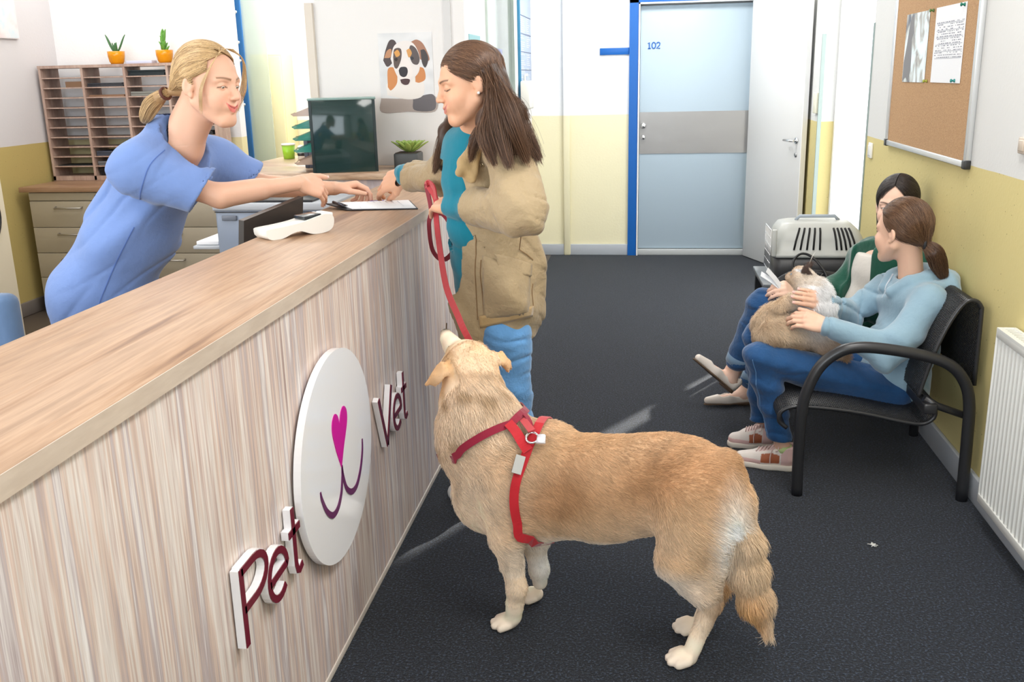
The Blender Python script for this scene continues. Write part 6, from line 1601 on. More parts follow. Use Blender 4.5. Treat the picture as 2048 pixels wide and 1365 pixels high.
def coarse2(P):
    d = smax(b2(P), P[:, 2]-zc2, .001)
    for wr, kn_ in ((wR, kR), (wL, kL)):
        oe, ow = (eL, wL) if wr is wR else (eR, wR); h_ = np.clip((P-oe)@(ow-oe)/((ow-oe)@(ow-oe)), 0, 1)[:, None]; far = np.linalg.norm(P-oe-h_*(ow-oe), axis=1) > np.linalg.norm(P-wr-np.clip((P-wr)@(kn_-wr)/((kn_-wr)@(kn_-wr)), 0, 2.2)[:, None]*(kn_-wr), axis=1)
        a_ = _n(kn_-wr); d = smax(d, (P-wr)@a_-np.where((np.linalg.norm(P-wr, axis=1) < .30) & far, 0, 9), .001)
    return d
def fine2(wr, kn_):
    a_ = _n(kn_-wr); return lambda P: smax(b2(P), (wr-a_*.012-P)@a_, .001)
parts = [(fb2, H2.c-[.17, .15, .22], H2.c+[.17, .15, .17], .0025), (coarse2, [-2.75, 3.05, .005], [-1.05, 3.98, zc2+.01], .0075)]
for hh, wr, kk_ in ((hR2, wR, kR), (hL2, wL, kL)):
    pts_ = np.array([v for i in (0, 1, 2, 3, 't') for v in hh[i]]+[wr]); parts.append((fine2(wr, kk_), pts_.min(0)-.026, pts_.max(0)+.026, .0023))
solid('body', parts, m_skin, nu, paint2)
eyeballs(H2, nu, (.12, .10, .07), (.0, .80, -.55), 'hazel'); nails(hR2, kn*.96, nu, m_nail, (0, 1, 2, 3, 't')); nails(hL2, kn*.96, nu, m_nail, (0, 1, 't'))
# scrub top
m_scrub = fabric('scrub_blue', (.17, .27, .56), .75, .06, 4, 900, sheen=.2, wr=.18, wscale=9)
def top_out(m, g):
    m.el(C1+f2_*.024, (.168+g, .125+g, .20+g), .07, B2); m.el(C2+f2_*.015, (.190+g, .158+g, .22), .08, B2); m.el(C3+f2_*.01, (.215+g, .175+g, .24), .07, B2)
    m.rc(sR, sL, .074+g, .074+g, .05); na_ = _n(H2.p(0, -.03, -.045)-NB2); m.rc(NB2-na_*.03, NB2+na_*.06, .092, .078, .03); m.rc(C1-f2_*.012, C3-f2_*.02, .125+g, .165+g, .06); m.rc(NB2+[-.03, 0, -.03], C1, .105+g, .12+g, .05); m.rc(at(345, 268, Y=3.36), C1, .070+g, .10, .05); m.rc(at(350, 262, Y=3.34), sR, .052, .07, .05); m.rc(at(350, 262, Y=3.38), sL, .052, .07, .05); return m
to, ti = top_out(SD(), 0), top_out(SD(), -.010)
m_sl = SD(); cR_, cL_ = sR+(eR-sR)*.80, sL+(eL-sL)*.78
m_sl.rc(sR, cR_, .086, .094, .02); m_sl.rc(sL, cL_, .086, .088, .02)
m_si = SD(); m_si.rc(sR+(eR-sR)*.3, eR, .070, .088, .01); m_si.rc(sL+(eL-sL)*.3, eL, .070, .082, .01)
def nfold(P):
    z = P[:, 2]; dA = np.linalg.norm(P-(C1*.5+C2*.5), axis=1)
    return -(.026*(folds(P, _n([.55, .1, -.85]), 20, 4, 1.2, 1.2)-.3)*np.exp(-(dA/.30)**2)+.012*(folds(P, _n([.75, .2, .5]), 17, 2, 1.6)-.3)+.012*(folds(P, _n([1, .2, .2]), 26, 7, 1.0)-.3)*np.exp(-(np.linalg.norm(P-cR_, axis=1)/.12)**2))
def scrub(P):
    dis = nfold(P)+crease(P, _n([.55, .1, -.8]), 26, 3, 1.1, .014, 4, .35)*np.exp(-(np.linalg.norm(P-(C1+C2)/2, axis=1)/.32)**2)+crease(P, _n([.75, .2, -.5]), 20, 5, 1.6, .010, 4, .1); d = to(P)+dis
    s_ = smax(m_sl(P)+np.clip(dis, -.012, .004)*.8, -m_si(P), .005)
    for c_, e_, s0_ in ((cR_, eR, sR), (cL_, eL, sL)):
        a_ = _n(e_-s0_)*.9+np.array([0, 0, -.25]); a_ = _n(a_); s_ = np.where(np.linalg.norm(P-c_, axis=1) < .20, smax(s_, (P-c_)@a_, .003), s_)
    d = smin(d, s_, .065)
    # neck opening and V
    q = (P-NB2)@nB0; vd = np.abs(q[:, 0])-np.clip(.075+(q[:, 2]+.02)*.62, 0, .085)
    vcut = smax(vd, -q[:, 1]+.01, .005); vcut = smax(vcut, -(q[:, 2]+.15), .005); vcut = smax(vcut, q[:, 1]-.17, .005); d = smax(d, -vcut, .004)
    na = _n(H2.p(0, -.03, -.045)-NB2); qq = P-NB2; al = qq@na; hole = np.linalg.norm(qq-al[:, None]*na, axis=1)-.066; d = smax(d, -np.where(al > .0, hole, 1), .006)
    rad = np.linalg.norm(qq-al[:, None]*na, axis=1); d = np.where(rad < .098, smax(d, al-.062+.75*np.clip(q[:, 1]+.02, -.04, .14), .006), d)
    hem = (P-C3)@ax2+.115; d = smax(d, -hem, .004)
    return d
nB0 = basis(_n([.93, -.30, -.35]), _n([.35, .0, 1]))
tl_ = [np.minimum(C3-.34, [-2.9, 3.0, 0])[0], 3.0, C3[2]-.30]
solid('scrub_top', [(scrub, [-2.80, 3.02, C3[2]-.28], [-1.40, 3.86, NB2[2]+.07], .0068)], m_scrub, nu)
tr2 = SD(); tr2.el(C3-ax2*.04, (.190, .150, .20), .05, B2)
for sgn, yy in ((-1, 3.32), (1, 3.58)): tr2.chain([hp2+[-.0, sgn*.09, 0], np.array([hp2[0]+.05, yy, .48]), np.array([hp2[0]+.0, yy, .06])], [.118, .09, .085], .04)
tr2.disp(lambda P: -.008*folds(P, [1, .2, .2], 26, 3, 1.3)); tr2.post.append(lambda P, d: smax(d, .03-P[:, 2], .006)); tr2.post.append(lambda P, d: smax(d, (P-C3)@ax2-.03, .006))
solid('scrub_trousers', [(tr2, [-2.85, 3.1, .02], [-1.9, 3.8, C3[2]+.15], .010)], m_scrub, nu)
for yy in (3.32, 3.58):
    s_ = SD(); s_.rc([hp2[0]-.01, yy, .04], [hp2[0]+.17, yy, .03], .046, .038, .03); s_.post.append(lambda P, d: smax(d, .003-P[:, 2], .004)); solid('clog', [(s_, [hp2[0]-.1, yy-.07, 0], [hp2[0]+.25, yy+.07, .1], .006)], mat('white_clog', (.8, .8, .8), .4), nu)
MB().ribbon([to_ for to_ in [surf(scrub, 330, 262, off=.002), surf(scrub, 352, 276, off=.002), surf(scrub, 374, 292, off=.002), surf(scrub, 396, 312, off=.002)]], .012, .003, (.2, -.8, .5)).build('neck_band', m_scrub, nu)
seam(scrub, [(330, 300), (300, 330), (285, 370), (280, 400)], 'armhole_seam', mat('seam_blue', (.08, .15, .42), .8), nu, .0028)
seam(scrub, [(268, 455), (235, 520), (205, 590), (198, 612)], 'side_seam', bpy.data.materials['seam_blue'], nu, .0028)
# hair, pulled back to a low ponytail
tie = at(331, 187, Y=3.25); tieL = H2.loc(tie[None])[0]
hn2 = SD(); hn2.el(H2.p(0, -.020, .038), np.array([.0795, .0975, .0900])*kn, .01, H2.B)
hn2.rc(H2.p(.005, -.075, -.012), tie, .040, .009, .02)
ct2 = SD(); ct2.el(H2.p(0, .078, -.040), np.array([.095, .085, .095])*kn, .01, H2.B); ct2.rc(H2.p(.085, -.004, .004), H2.p(.085, -.002, -.07), .026, .045, .01); ct2.rc(H2.p(-.085, -.004, .004), H2.p(-.085, -.002, -.07), .026, .045, .01)
hn2.post.append(lambda P, d: smax(d, -ct2(P), .012)); hn2.post.append(lambda P, d: smax(d, -(((P-H2.c)@H2.B)[:, 2]+.050*kn), .02))
m_blond = mat('blonde_hair', (.36, .22, .10), .5)
hn2o, _, _ = solid('hair', [(hn2, H2.c-[.24, .16, .16], H2.c+[.16, .16, .17], .005)], m_blond, nu)
bc = [(.20, .11, .045), (.48, .31, .15), (.70, .50, .27), (.60, .40, .19)]
rs = np.random.RandomState(5); S_ = []
for j in range(12000):
    # roots all along the hairline, every strand runs over the skull to the tie
    u = rs.rand(); sd = 1 if rs.rand() < .62 else -1
    if u < .72:
        a_ = rs.uniform(0, 1); y0 = .095*math.cos(a_*1.75)*1.0-.012; x0 = sd*(.012+.066*math.sin(a_*1.5)); z0 = .112-.085*a_**1.3
    elif u < .86: y0 = rs.uniform(.015, .052); z0 = rs.uniform(.045, .085); x0 = sd*(.070-.25*max(0, y0-.02)); a_ = .9
    else: a_ = .3; y0 = rs.uniform(-.02, .06)
    if u >= .86: x0 = sd*abs(rs.normal(0, .018)); z0 = .125
    if u < .72 and a_ > .8: y0 = rs.uniform(-.06, .01)*1.0; z0 = rs.uniform(.0, .04)
    A_ = np.array([x0, y0+.018, z0-.036]); T_ = tieL-np.array([0, -.018, .036]); T_ = T_+rs.normal(0, .006, 3); 
    mid_ = _n(_n(A_)+_n(T_)+np.array([0, -.0, .32 if a_ < .5 else .10]))
    p1 = skull_strand(H2, A_, mid_, 6, .006+rs.rand()*.004); p2 = skull_strand(H2, mid_, T_, 6, .006+rs.rand()*.003)
    pp = toworld(H2, np.vstack([p1, p2[1:]])); pp[-2:] = pp[-2:]*.35+tie*.65; S_.append(resamp(spline(list(pp[::2])+[tie+rs.normal(0, .005, 3)], 4), 13))
S_ = np.array(S_); strands('strands', S_, .0006, .0004, haircol(len(S_), bc, 4), m_hair, hn2o)
tail = [tie, at(318, 196, Y=3.27), at(302, 212, Y=3.26), at(292, 232, Y=3.26), at(287, 244, Y=3.27)]
S_ = lockpts(tail, [.014, .024, .030, .024, .010], 2200, 8, 14, wave=.0015); strands('ponytail', S_, .0006, .0003, haircol(len(S_), bc, 6), m_hair, hn2o)
TT = SD(); TT.chain([np.array(p) for p in tail[:4]], [.012, .019, .022, .014], .02); solid('ponytail_core', [(TT, tie-[.16, .08, .18], tie+[.06, .08, .05], .005)], m_blond, hn2o)
d_ = _n(np.array(tail[1])-tie); Rr2 = basis(d_, [0, 0, 1])
MB().tube([tie+(Rr2[:, 0]*math.cos(a)+Rr2[:, 2]*math.sin(a))*.019 for a in np.linspace(0, 2*PI, 18)[:-1]], .006, closed=True, n=8).build('hair_tie', mat('brown_hair_tie', (.10, .03, .02), .6), hn2o)
S_ = []                                                       # loose strands framing the face
for j in range(170):
    sd = rs.choice([-1, 1]); r0_ = np.array([sd*rs.uniform(.006, .020), .070+rs.uniform(-.01, .01), .112])
    out_ = rs.uniform(.0, .014)
    g_ = [r0_, [sd*.050, .085+out_*.4, .085], [sd*(.066+out_), .072+out_*.5, .03], [sd*(.066+out_), .060+out_, -.02], [sd*(.062+out_*.6), .056, -.05+rs.uniform(-.03, .03)]]
    if sd == 1: g_ = [r0_, [.045, .078, .095], [.068, .055+out_*.6, .045], [.0735+out_*.3, .030+out_*1.2, -.01], [.072, .026+out_, -.055+rs.uniform(-.03, .02)]]
    S_.append(resamp(spline([H2.p(*g) for g in g_], 5), 14))
strands('loose_strands', np.array(S_), .0005, .0002, haircol(len(S_), bc, 9), m_hair, hn2o)
# ================================================================ GIRL WITH THE CAT
gi = empty('person', (.9, 3.95, 0), 'ponytailed girl in a light blue hoodie on the bench holding the cat', 'person')
kg = 1.04
gf, gu = _n([-.66, .74, -.06]), _n([.02, .02, 1]); gB = basis(gf, gu)
H3 = Head(at(1784, 468, Y=3.90)-gB@(np.array([-.0775, -.010, -.002])*kg), gf, gu, k=kg, smile=.6, lid=.6, fat=1.0)
skin3 = (.80, .50, .36)
NB3 = at(1822, 556, Y=3.97)
gt = _n([-.95, -.10, 0]); gr = _n(np.cross(gt, [0, 0, 1])); GB = np.array([gr, gt, [0, 0, 1]]).T
G1, G2, G3 = at(1826, 625, Y=3.97), at(1808, 700, Y=3.97), at(1785, 762, Y=3.97)
s3L, s3R = at(1858, 604, Y=3.80), at(1772, 580, Y=4.12)
e3L, w3L = at(1780, 708, Y=3.70), at(1650, 652, Y=3.76)
e3R, w3R = at(1700, 630, Y=4.08), at(1652, 606, Y=3.90)
kn3L, an3L = at(1522, 715, Y=3.80), at(1565, 890, Y=3.80)
kn3R, an3R = at(1520, 672, Y=3.98), at(1522, 835, Y=4.02)
hi3L, hi3R = G3+[-.02, -.09, -.02], G3+[-.02, .09, -.02]
b3 = SD(); H3.build(b3)
b3.rc(H3.p(0, -.03, -.03), NB3, .045*kg, .046*kg, .02)
b3.el(G1, (.12, .075, .14), .05, GB); b3.el(G2, (.11, .08, .13), .05, GB); b3.el(G3, (.13, .10, .10), .05, GB)
b3.chain([s3L, e3L, w3L], [.038, .032, .023], .02); b3.chain([s3R, e3R, w3R], [.038, .032, .023], .02)
b3.chain([hi3L, kn3L, an3L], [.070, .050, .032], .02); b3.chain([hi3R, kn3R, an3R], [.070, .050, .032], .02)
k3L = at(1600, 638, Y=3.77); k3R = at(1612, 594, Y=3.835)
h3L = hand(b3, w3L, k3L-w3L, _n([-.05, -.75, .65]), kg*.95, False, (.55, .5, .45, .4), (.65, .6, .6, .6), thumb=(.5, .8, -.1, .2, 1, -.1, .1, 1, -.1), spread=.02)
h3R = hand(b3, w3R, k3R-w3R, _n([-.35, -.85, .40]), kg*.95, True, (.12, .12, .14, .14), (.20, .20, .24, .26), thumb=(.5, .8, .0), spread=.02)
def paint3(P):
    C = H3.paint(P, skin3, lip=(.65, .26, .22), brow=(.20, .12, .07))
    for hh in (h3L, h3R):
        for i in range(4): C = mixs(C, (.80, .40, .30), .45*bump_near(P, hh[i][0], .011)+.3*bump_near(P, hh[i][3], .010))
    return C
zc3 = NB3[2]+.0
def coarse3(P):
    d = smax(b3(P), P[:, 2]-zc3, .001)
    for wr, kn_ in ((w3L, k3L), (w3R, k3R)):
        a_ = _n(kn_-wr); d = smax(d, (P-wr)@a_-np.where(np.linalg.norm(P-wr, axis=1) < .18, 0, 9), .001)
    return d
def fine3(wr, kn_):
    a_ = _n(kn_-wr); return lambda P: smax(b3(P), (wr-a_*.012-P)@a_, .001)
parts = [(lambda P: smax(b3(P), zc3-.008-P[:, 2], .001), H3.c-[.15, .15, .20], H3.c+[.15, .15, .16], .003), (coarse3, [.36, 3.62, .03], [1.22, 4.25, zc3+.01], .0075)]
for hh, wr, kk_ in ((h3L, w3L, k3L), (h3R, w3R, k3R)):
    pts_ = np.array([v for i in (0, 1, 2, 3, 't') for v in hh[i]]+[wr]); parts.append((fine3(wr, kk_), pts_.min(0)-.022, pts_.max(0)+.022, .0023))
solid('body', parts, m_skin, gi, paint3); eyeballs(H3, gi, (.10, .07, .05), (0, 1, 0), 'girl')
nails(h3R, kg, gi, m_nail, (0, 1, 2, 3)); nails(h3L, kg, gi, m_nail, (0, 1, 2, 3))
m_hood = fabric('hoodie_fleece', (.26, .39, .48), .9, .10, 8, 600, sheen=.4, wr=.25, wscale=10)
ho = SD(); ho.el(G1, (.165, .118, .17), .05, GB); ho.el(G2+gt*.02, (.158, .135, .15), .06, GB); ho.el(G3+[-.0, 0, .01], (.165, .145, .12), .06, GB)
ho.rc(s3L, s3R, .066, .066, .05); ho.chain([s3L, e3L, w3L], [.068, .058, .040], .02); ho.chain([s3R, e3R, w3R], [.066, .056, .040], .02)
ho.rc(w3L-(w3L-e3L)*.14, w3L, .037, .034, .006); ho.rc(w3R-(w3R-e3R)*.14, w3R, .037, .034, .006)
for wr, kn_ in ((w3L, k3L), (w3R, k3R)):
    a_ = _n(kn_-wr); ho.post.append(lambda P, d, wr=wr, a_=a_: np.where(np.linalg.norm(P-wr, axis=1) < .10, smax(d, (P-wr-a_*.006)@a_, .004), d))
def hfold(P):
    dE = np.minimum(np.linalg.norm(P-e3L, axis=1), np.linalg.norm(P-e3R, axis=1))
    return -(.022*(folds(P, _n([.8, .2, .5]), 32, 2, .9)-.3)*np.exp(-(dE/.10)**2)+.016*(folds(P, [.3, .2, 1], 24, 5, 1.3)-.3)*np.clip((.75-P[:, 2])/.15, 0, 1))
ho.disp(hfold); ho.disp(lambda P: crease(P, _n([.9, .1, .3]), 32, 3, 1.4, .016, 4, .4)+crease(P, _n([.3, .2, 1]), 26, 6, 1.5, .015, 4, .3))
# hood lying behind the neck
ho.post.append(lambda P, d: smax(d, -(np.linalg.norm((P-NB3)*[1, 1, .0], axis=1)-.052+np.where(P[:, 2] > NB3[2]-.05, 0, 9)), .01))
hd_ = SD(); hd_.chain(spline([NB3+GB@np.array(v) for v in ((-.045, .085, -.045), (-.085, .03, .0), (-.075, -.05, .022), (0, -.09, .025), (.075, -.05, .022), (.085, .03, .0), (.045, .085, -.045))], 3), [.024]*30, .012)
hd_.el(NB3+GB@np.array([-.01, -.115, -.045]), (.140, .060, .090), .03, GB); hd_.chain(spline([NB3+GB@np.array(v) for v in ((-.11, .02, -.03), (-.125, -.06, -.02), (-.07, -.135, -.0), (.03, -.15, .0), (.12, -.06, -.02))], 3), [.026]*16, .012)
hd_.disp(lambda P: -.005*folds(P, [1, .3, .4], 45, 1, 1.2))
def hoodie(P): return smin(ho(P), hd_(P), .010)
solid('hoodie', [(hoodie, [.50, 3.60, .30], [1.24, 4.28, NB3[2]+.09], .006)], m_hood, gi)
seam(hoodie, [(1786, 548), (1778, 562), (1770, 580), (1764, 596)], 'zip', mat('zip_grey', (.50, .56, .62), .4), gi, .006)
m_jean2 = fabric('blue_denim', (.018, .080, .215), .85, .30, 6, 900, wr=.30, wscale=13)
def legs(name, hips, c, r, par, m, foldc, lo, hi, zmin, seamp=None):
    j = SD(); j.el(c, (r[0]*1.55, r[0]*1.2, r[0]*1.05), .05, GB)
    for h_, k_, a_ in hips: j.chain([h_, k_, a_], r, .02)
    j.disp(lambda P: crease(P, _n([.3, .1, 1]), 46, 4, 1.2, .008, 3, .4)-.009*folds(P, foldc, 38, 3, 1.2)*1.0-.004*folds(P, [.5, .2, 1], 30, 6, 1.3))
    if zmin: j.post.append(lambda P, d: smax(d, zmin-P[:, 2], .005))
    j.post.append(lambda P, d: smax(d, P[:, 2]-.60, .006)) if par is gi else None
    o, _, _ = solid(name, [(j, lo, hi, .0065)], m, par); return j, o
j3, o3 = legs('jeans', [(hi3L, kn3L, an3L), (hi3R, kn3R, an3R)], G3+[-.01, 0, -.02], [.084, .061, .041], gi, m_jean2, [.3, .1, 1], [.30, 3.62, .03], [1.22, 4.22, .66], .135)
m_thread = mat('jean_thread', (.12, .25, .45), .8)
seam(j3, [(1505, 720), (1512, 770), (1525, 830), (1536, 875)], 'leg_seam', m_thread, gi, .003)
# sneakers
m_pink = mat('pale_pink_leather', (.74, .52, .50), .5); m_cream = mat('cream_leather', (.78, .72, .66), .5); m_sole = mat('cream_sole', (.72, .66, .58), .6); m_rust = mat('rust_suede', (.42, .13, .06), .8); m_lace = mat('lace_pink', (.70, .52, .48), .8)
def sneaker(heel, toe, par):
    heel, toe = np.array(heel, float), np.array(toe, float); d = _n(toe-heel); L_ = np.linalg.norm(toe-heel); sd_ = np.array([-d[1], d[0], 0]); S = SD()
    up = np.array([0, 0, 1.]); X = lambda a, b, c: heel+d*a*L_+sd_*b+up*c
    S.rc(X(.12, 0, .050), X(.50, 0, .045), .036, .040, .02); S.rc(X(.50, 0, .040), X(.88, 0, .034), .040, .030, .02)
    S.rc(X(.14, 0, .060), X(.10, 0, .100), .036, .037, .02); S.rc(X(.18, 0, .085), X(.55, 0, .055), .036, .030, .02)
    S.post.append(lambda P, dd: smax(dd, .022-P[:, 2], .003)); S.post.append(lambda P, dd: smax(dd, (P-X(.12, 0, .105))@_n(up*1.0+d*.25), .004))
    S.rc(X(.13, 0, .09), X(.11, 0, .16), .026, .028, .003, 's')
    def colr(P):
        u = (P-heel)@d/L_; z = P[:, 2]; C = np.tile(np.array([.78, .71, .66]), (len(P), 1)); b_ = np.abs((P-heel)@sd_)
        C = mixs(C, (.72, .47, .45), ((z < .045) & (u > .55)).astype(float)); C = mixs(C, (.72, .47, .45), (u < .22).astype(float)*.9)
        C = mixs(C, (.72, .47, .45), ((u > .22) & (u < .6) & (b_ < .028) & (z > .06)).astype(float)*.6)
        C = mixs(C, (.40, .12, .055), ((u > .24) & (u < .55) & (z < .078-.05*np.abs(u-.38)) & (z > .034) & (b_ > .02)).astype(float))
        return C
    o, V, Q = solid('sneaker', [(S, np.minimum(heel, toe)-.07*np.array([1, 1, .3]), np.maximum(heel, toe)+[.07, .07, .14], .0034)], attr_mat('sneaker_upper', rough=.55), par, colr)
    so = SD(); so.rc(X(.12, 0, .015), X(.45, 0, .015), .040, .040, .02); so.rc(X(.45, 0, .015), X(.88, 0, .015), .041, .034, .02)
    so.post.append(lambda P, dd: smax(smax(dd, P[:, 2]-.027, .003), .001-P[:, 2], .003))
    solid('sole', [(so, np.minimum(heel, toe)-.07*np.array([1, 1, .1]), np.maximum(heel, toe)+[.07, .07, .06], .004)], m_sole, o)
    lc = MB()
    for a in np.linspace(.30, .62, 6):
        P_ = [X(a+.02*(b/.024), b, 0) for b in np.linspace(-.024, .024, 7)]; P_ = [p+up*.2 for p in P_]
        pp = []
        for p in P_:
            t_ = .0
            while S((p-up*t_)[None])[0] > .0015 and t_ < .2: t_ += .003
            pp.append(p-up*(t_-.002))
        lc.tube(pp, .0024, n=6)
    b0 = X(.27, 0, .098); 
    for s_ in (-1, 1):
        lc.tube([v for v in spline([b0, b0+sd_*s_*.025+up*.016, b0+sd_*s_*.05+up*.0, b0+sd_*s_*.03-up*.012+d*.01, b0], 4)], .0022, n=6)
        lc.tube([v for v in spline([b0, b0+sd_*s_*.022+d*.02, b0+sd_*s_*.044-up*.030+d*.03, b0+sd_*s_*.05-up*.06+d*.03], 4)], .0022, n=6)
    lc.build('laces', m_lace, o)
    tg = MB().tube([X(.26, 0, .085), X(.24, 0, .112), X(.235, 0, .122)], [(.003, .020), (.0035, .018), (.003, .012)], n=10).build('tongue', m_cream, o)
    return o
A0 = an3L*[1, 1, 0]; sneaker(A0+[.052, .0, 0], at(1470, 925, Z=.01)*[1, 1, 0]+[-.0, .01, 0], gi)
A0 = an3R*[1, 1, 0]; sneaker(A0+[.050, .02, 0], at(1460, 888, Z=.01)*[1, 1, 0]+[0, .0, 0], gi)
MB().tube([an3L+[.004, 0, -.035], an3L+[.004, 0, .0]], [.030, .033], n=18).build('sock', mat('lime_sock', (.55, .68, .30), .8), gi)
# hair: brown, low ponytail
tie3 = at(1851, 489, Y=3.875); hv = SD()
hv.el(H3.p(0, -.020, .037), np.array([.0800, .0985, .0905])*kg, .01, H3.B); hv.rc(H3.p(0, -.045, -.010), tie3, .050, .014, .02)
c3 = SD(); c3.el(H3.p(0, .082, -.040), np.array([.095, .082, .098])*kg, .01, H3.B); c3.rc(H3.p(-.085, -.002, -.002), H3.p(-.085, .0, -.07), .022, .040, .01); c3.rc(H3.p(.085, -.002, -.002), H3.p(.085, .0, -.07), .022, .040, .01)
hv.post.append(lambda P, d: smax(d, -c3(P), .012)); hv.post.append(lambda P, d: smax(d, -(((P-H3.c)@H3.B)[:, 2]+.062*kg), .02))
hvo, _, _ = solid('hair', [(hv, H3.c-.17, H3.c+.17, .005)], m_hdark, gi)
brc = [(.050, .022, .011), (.115, .058, .030), (.20, .11, .06)]
tL3 = H3.loc(tie3[None])[0]; rs = np.random.RandomState(15); S_ = []
for j in range(8000):
    u = rs.rand(); sd = 1 if rs.rand() < .3 else -1; a_ = rs.uniform(0, 1)
    if u < .6: y0 = .090*math.cos(a_*1.7)-.010; x0 = sd*(.012+.066*math.sin(a_*1.5)); z0 = .112-.080*a_**1.2
    else: y0 = rs.uniform(-.05, .06); x0 = sd*abs(rs.normal(0, .012)); z0 = .125; a_ = .3
    A_ = np.array([x0, y0+.018, z0-.036]); T_ = tL3-np.array([0, -.018, .036])+rs.normal(0, .008, 3)
    mid_ = _n(_n(A_)+_n(T_)+np.array([0, 0, .45 if a_ < .5 else .05]))
    pp = toworld(H3, np.vstack([skull_strand(H3, A_, mid_, 6, .007+rs.rand()*.004), skull_strand(H3, mid_, T_, 6, .007+rs.rand()*.003)[1:]]))
    S_.append(resamp(spline(list(pp[::2][:-1])+[tie3+rs.normal(0, .006, 3)], 4), 13))
strands('strands', np.array(S_), .0006, .0004, haircol(len(S_), brc, 14), m_hair, hvo)
S_ = lockpts([tie3, at(1868, 505, Y=3.86), at(1878, 530, Y=3.87), at(1888, 556, Y=3.88)], [.014, .032, .030, .014], 2400, 18, 12, wave=.006)
strands('ponytail', S_, .0006, .0003, haircol(len(S_), brc, 16), m_hair, hvo)
T3_ = SD(); T3_.chain([tie3, at(1868, 507, Y=3.86), at(1878, 532, Y=3.87)], [.012, .026, .018], .02); solid('ponytail_core', [(T3_, tie3-[.07, .07, .14], tie3+[.12, .07, .05], .005)], m_hdark, hvo)
MB().tube([tie3+np.array([math.cos(a)*.006, math.cos(a)*.016, math.sin(a)*.020]) for a in np.linspace(0, 2*PI, 18)[:-1]], .007, closed=True, n=8).build('hair_tie', mat('black_hair_tie', (.015, .015, .018), .6), hvo)
# ================================================================ WOMAN IN THE GREEN JACKET
wo = empty('person', (1.0, 4.5, 0), 'black-haired woman in a dark green jacket seated behind the girl, legs crossed', 'person')
kw = 1.06
wf_, wu = _n([-.42, -.90, -.06]), _n([.0, -.05, 1]); wB = basis(wf_, wu)
H4 = Head(at(1793, 412, Y=4.50), wf_, wu, k=kw, smile=.5, lid=.75)
skin4 = (.84, .56, .43)
NB4 = at(1806, 492, Y=4.50); wt = _n([-.80, -.6, 0]); wr_ = _n(np.cross(wt, [0, 0, 1])); WB = np.array([wr_, wt, [0, 0, 1]]).T
W1, W2, W3 = at(1768, 548, Y=4.50), at(1738, 630, Y=4.50), at(1745, 715, Y=4.52)
s4R = NB4+wr_*-.0+np.array([-.10, .14, -.05]); s4L = NB4+np.array([.08, -.15, -.06])
e4R, w4R = at(1665, 590, Y=4.62), at(1592, 582, Y=4.42)
e4L, w4L = at(1800, 640, Y=4.28), at(1680, 610, Y=4.26)
kn4a, an4a = at(1528, 612, Y=4.42), at(1466, 742, Y=4.50)
kn4b, an4b = at(1560, 650, Y=4.60), at(1494, 782, Y=4.62)
h4a, h4b = W3+[-.02, -.08, -.0], W3+[-.02, .09, -.0]
b4 = SD(); H4.build(b4); b4.rc(H4.p(0, -.03, -.03), NB4, .050*kw, .052*kw, .02)
b4.el(W1, (.14, .09, .16), .05, WB); b4.el(W2, (.12, .09, .14), .05, WB); b4.el(W3, (.14, .11, .11), .05, WB)
b4.chain([s4R, e4R, w4R], [.045, .036, .025], .02); b4.chain([s4L, e4L, w4L], [.045, .036, .025], .02)
b4.chain([h4a, kn4a, an4a], [.085, .056, .034], .02); b4.chain([h4b, kn4b, an4b], [.085, .056, .034], .02)
k4R = at(1566, 576, Y=4.36)
h4R = hand(b4, w4R, k4R-w4R, _n([-.3, -.75, .5]), kw, True, (.55, .6, .65, .7), (.7, .75, .8, .85), thumb=(.4, .9, .1), spread=.02)
k4L = at(1660, 606, Y=4.24); h4L = hand(b4, w4L, k4L-w4L, _n([0, -.5, .8]), kw, False, (.4,)*4, (.4,)*4, thumb=(.5, .8, -.1))
# feet inside the ballet flats
hl4a, to4a = at(1464, 784, Y=4.49), at(1384, 716, Y=4.44)
hl4b, to4b = at(1502, 814, Y=4.62), at(1406, 803, Y=4.56); hl4b[2] = .010; to4b[2] = .012
for a_, h_, t_ in ((an4a, hl4a, to4a), (an4b, hl4b, to4b)):
    s__ = _n(np.cross(t_-h_, a_-h_)); u__ = np.cross(s__, _n(t_-h_)); u__ = u__ if u__@(a_-h_) > 0 else -u__
    b4.rc(h_+(t_-h_)*.14+u__*.036, h_+(t_-h_)*.72+u__*.020, .026, .018, .02); b4.rc(a_, h_+(t_-h_)*.20+u__*.040, .030, .028, .03)
def paint4(P): return H4.paint(P, skin4, lip=(.62, .22, .20), brow=(.03, .018, .012))
parts = [(lambda P: smax(b4(P), NB4[2]-.008-P[:, 2], .001), H4.c-[.15, .15, .20], H4.c+[.15, .15, .16], .0028), (lambda P: smax(b4(P), P[:, 2]-NB4[2], .001), [.24, 4.05, .02], [1.24, 4.85, NB4[2]+.01], .006)]
solid('body', parts, m_skin, wo, paint4); eyeballs(H4, wo, (.04, .022, .012), (-.35, 1, -.05), 'dark_brown')
m_gtop = fabric('white_knit_top', (.72, .68, .62), .9, .06, 8, 600, wr=.15)
wt_ = SD(); wt_.el(W1+wt*.01, (.155, .108, .17), .05, WB); wt_.el(W2+wt*.01, (.135, .110, .15), .05, WB); wt_.rc(NB4+[0, 0, -.035], W1, .07, .10, .04); wt_.post.append(lambda P, d: smax(d, P[:, 2]-(NB4[2]-.035), .01))
solid('knit_top', [(wt_, W2-[.22, .22, .20], NB4+[.22, .22, .05], .007)], m_gtop, wo)
m_green = fabric('green_suede', (.008, .085, .052), .75, .18, 6, 700, sheen=.4, wr=.30, wscale=9)
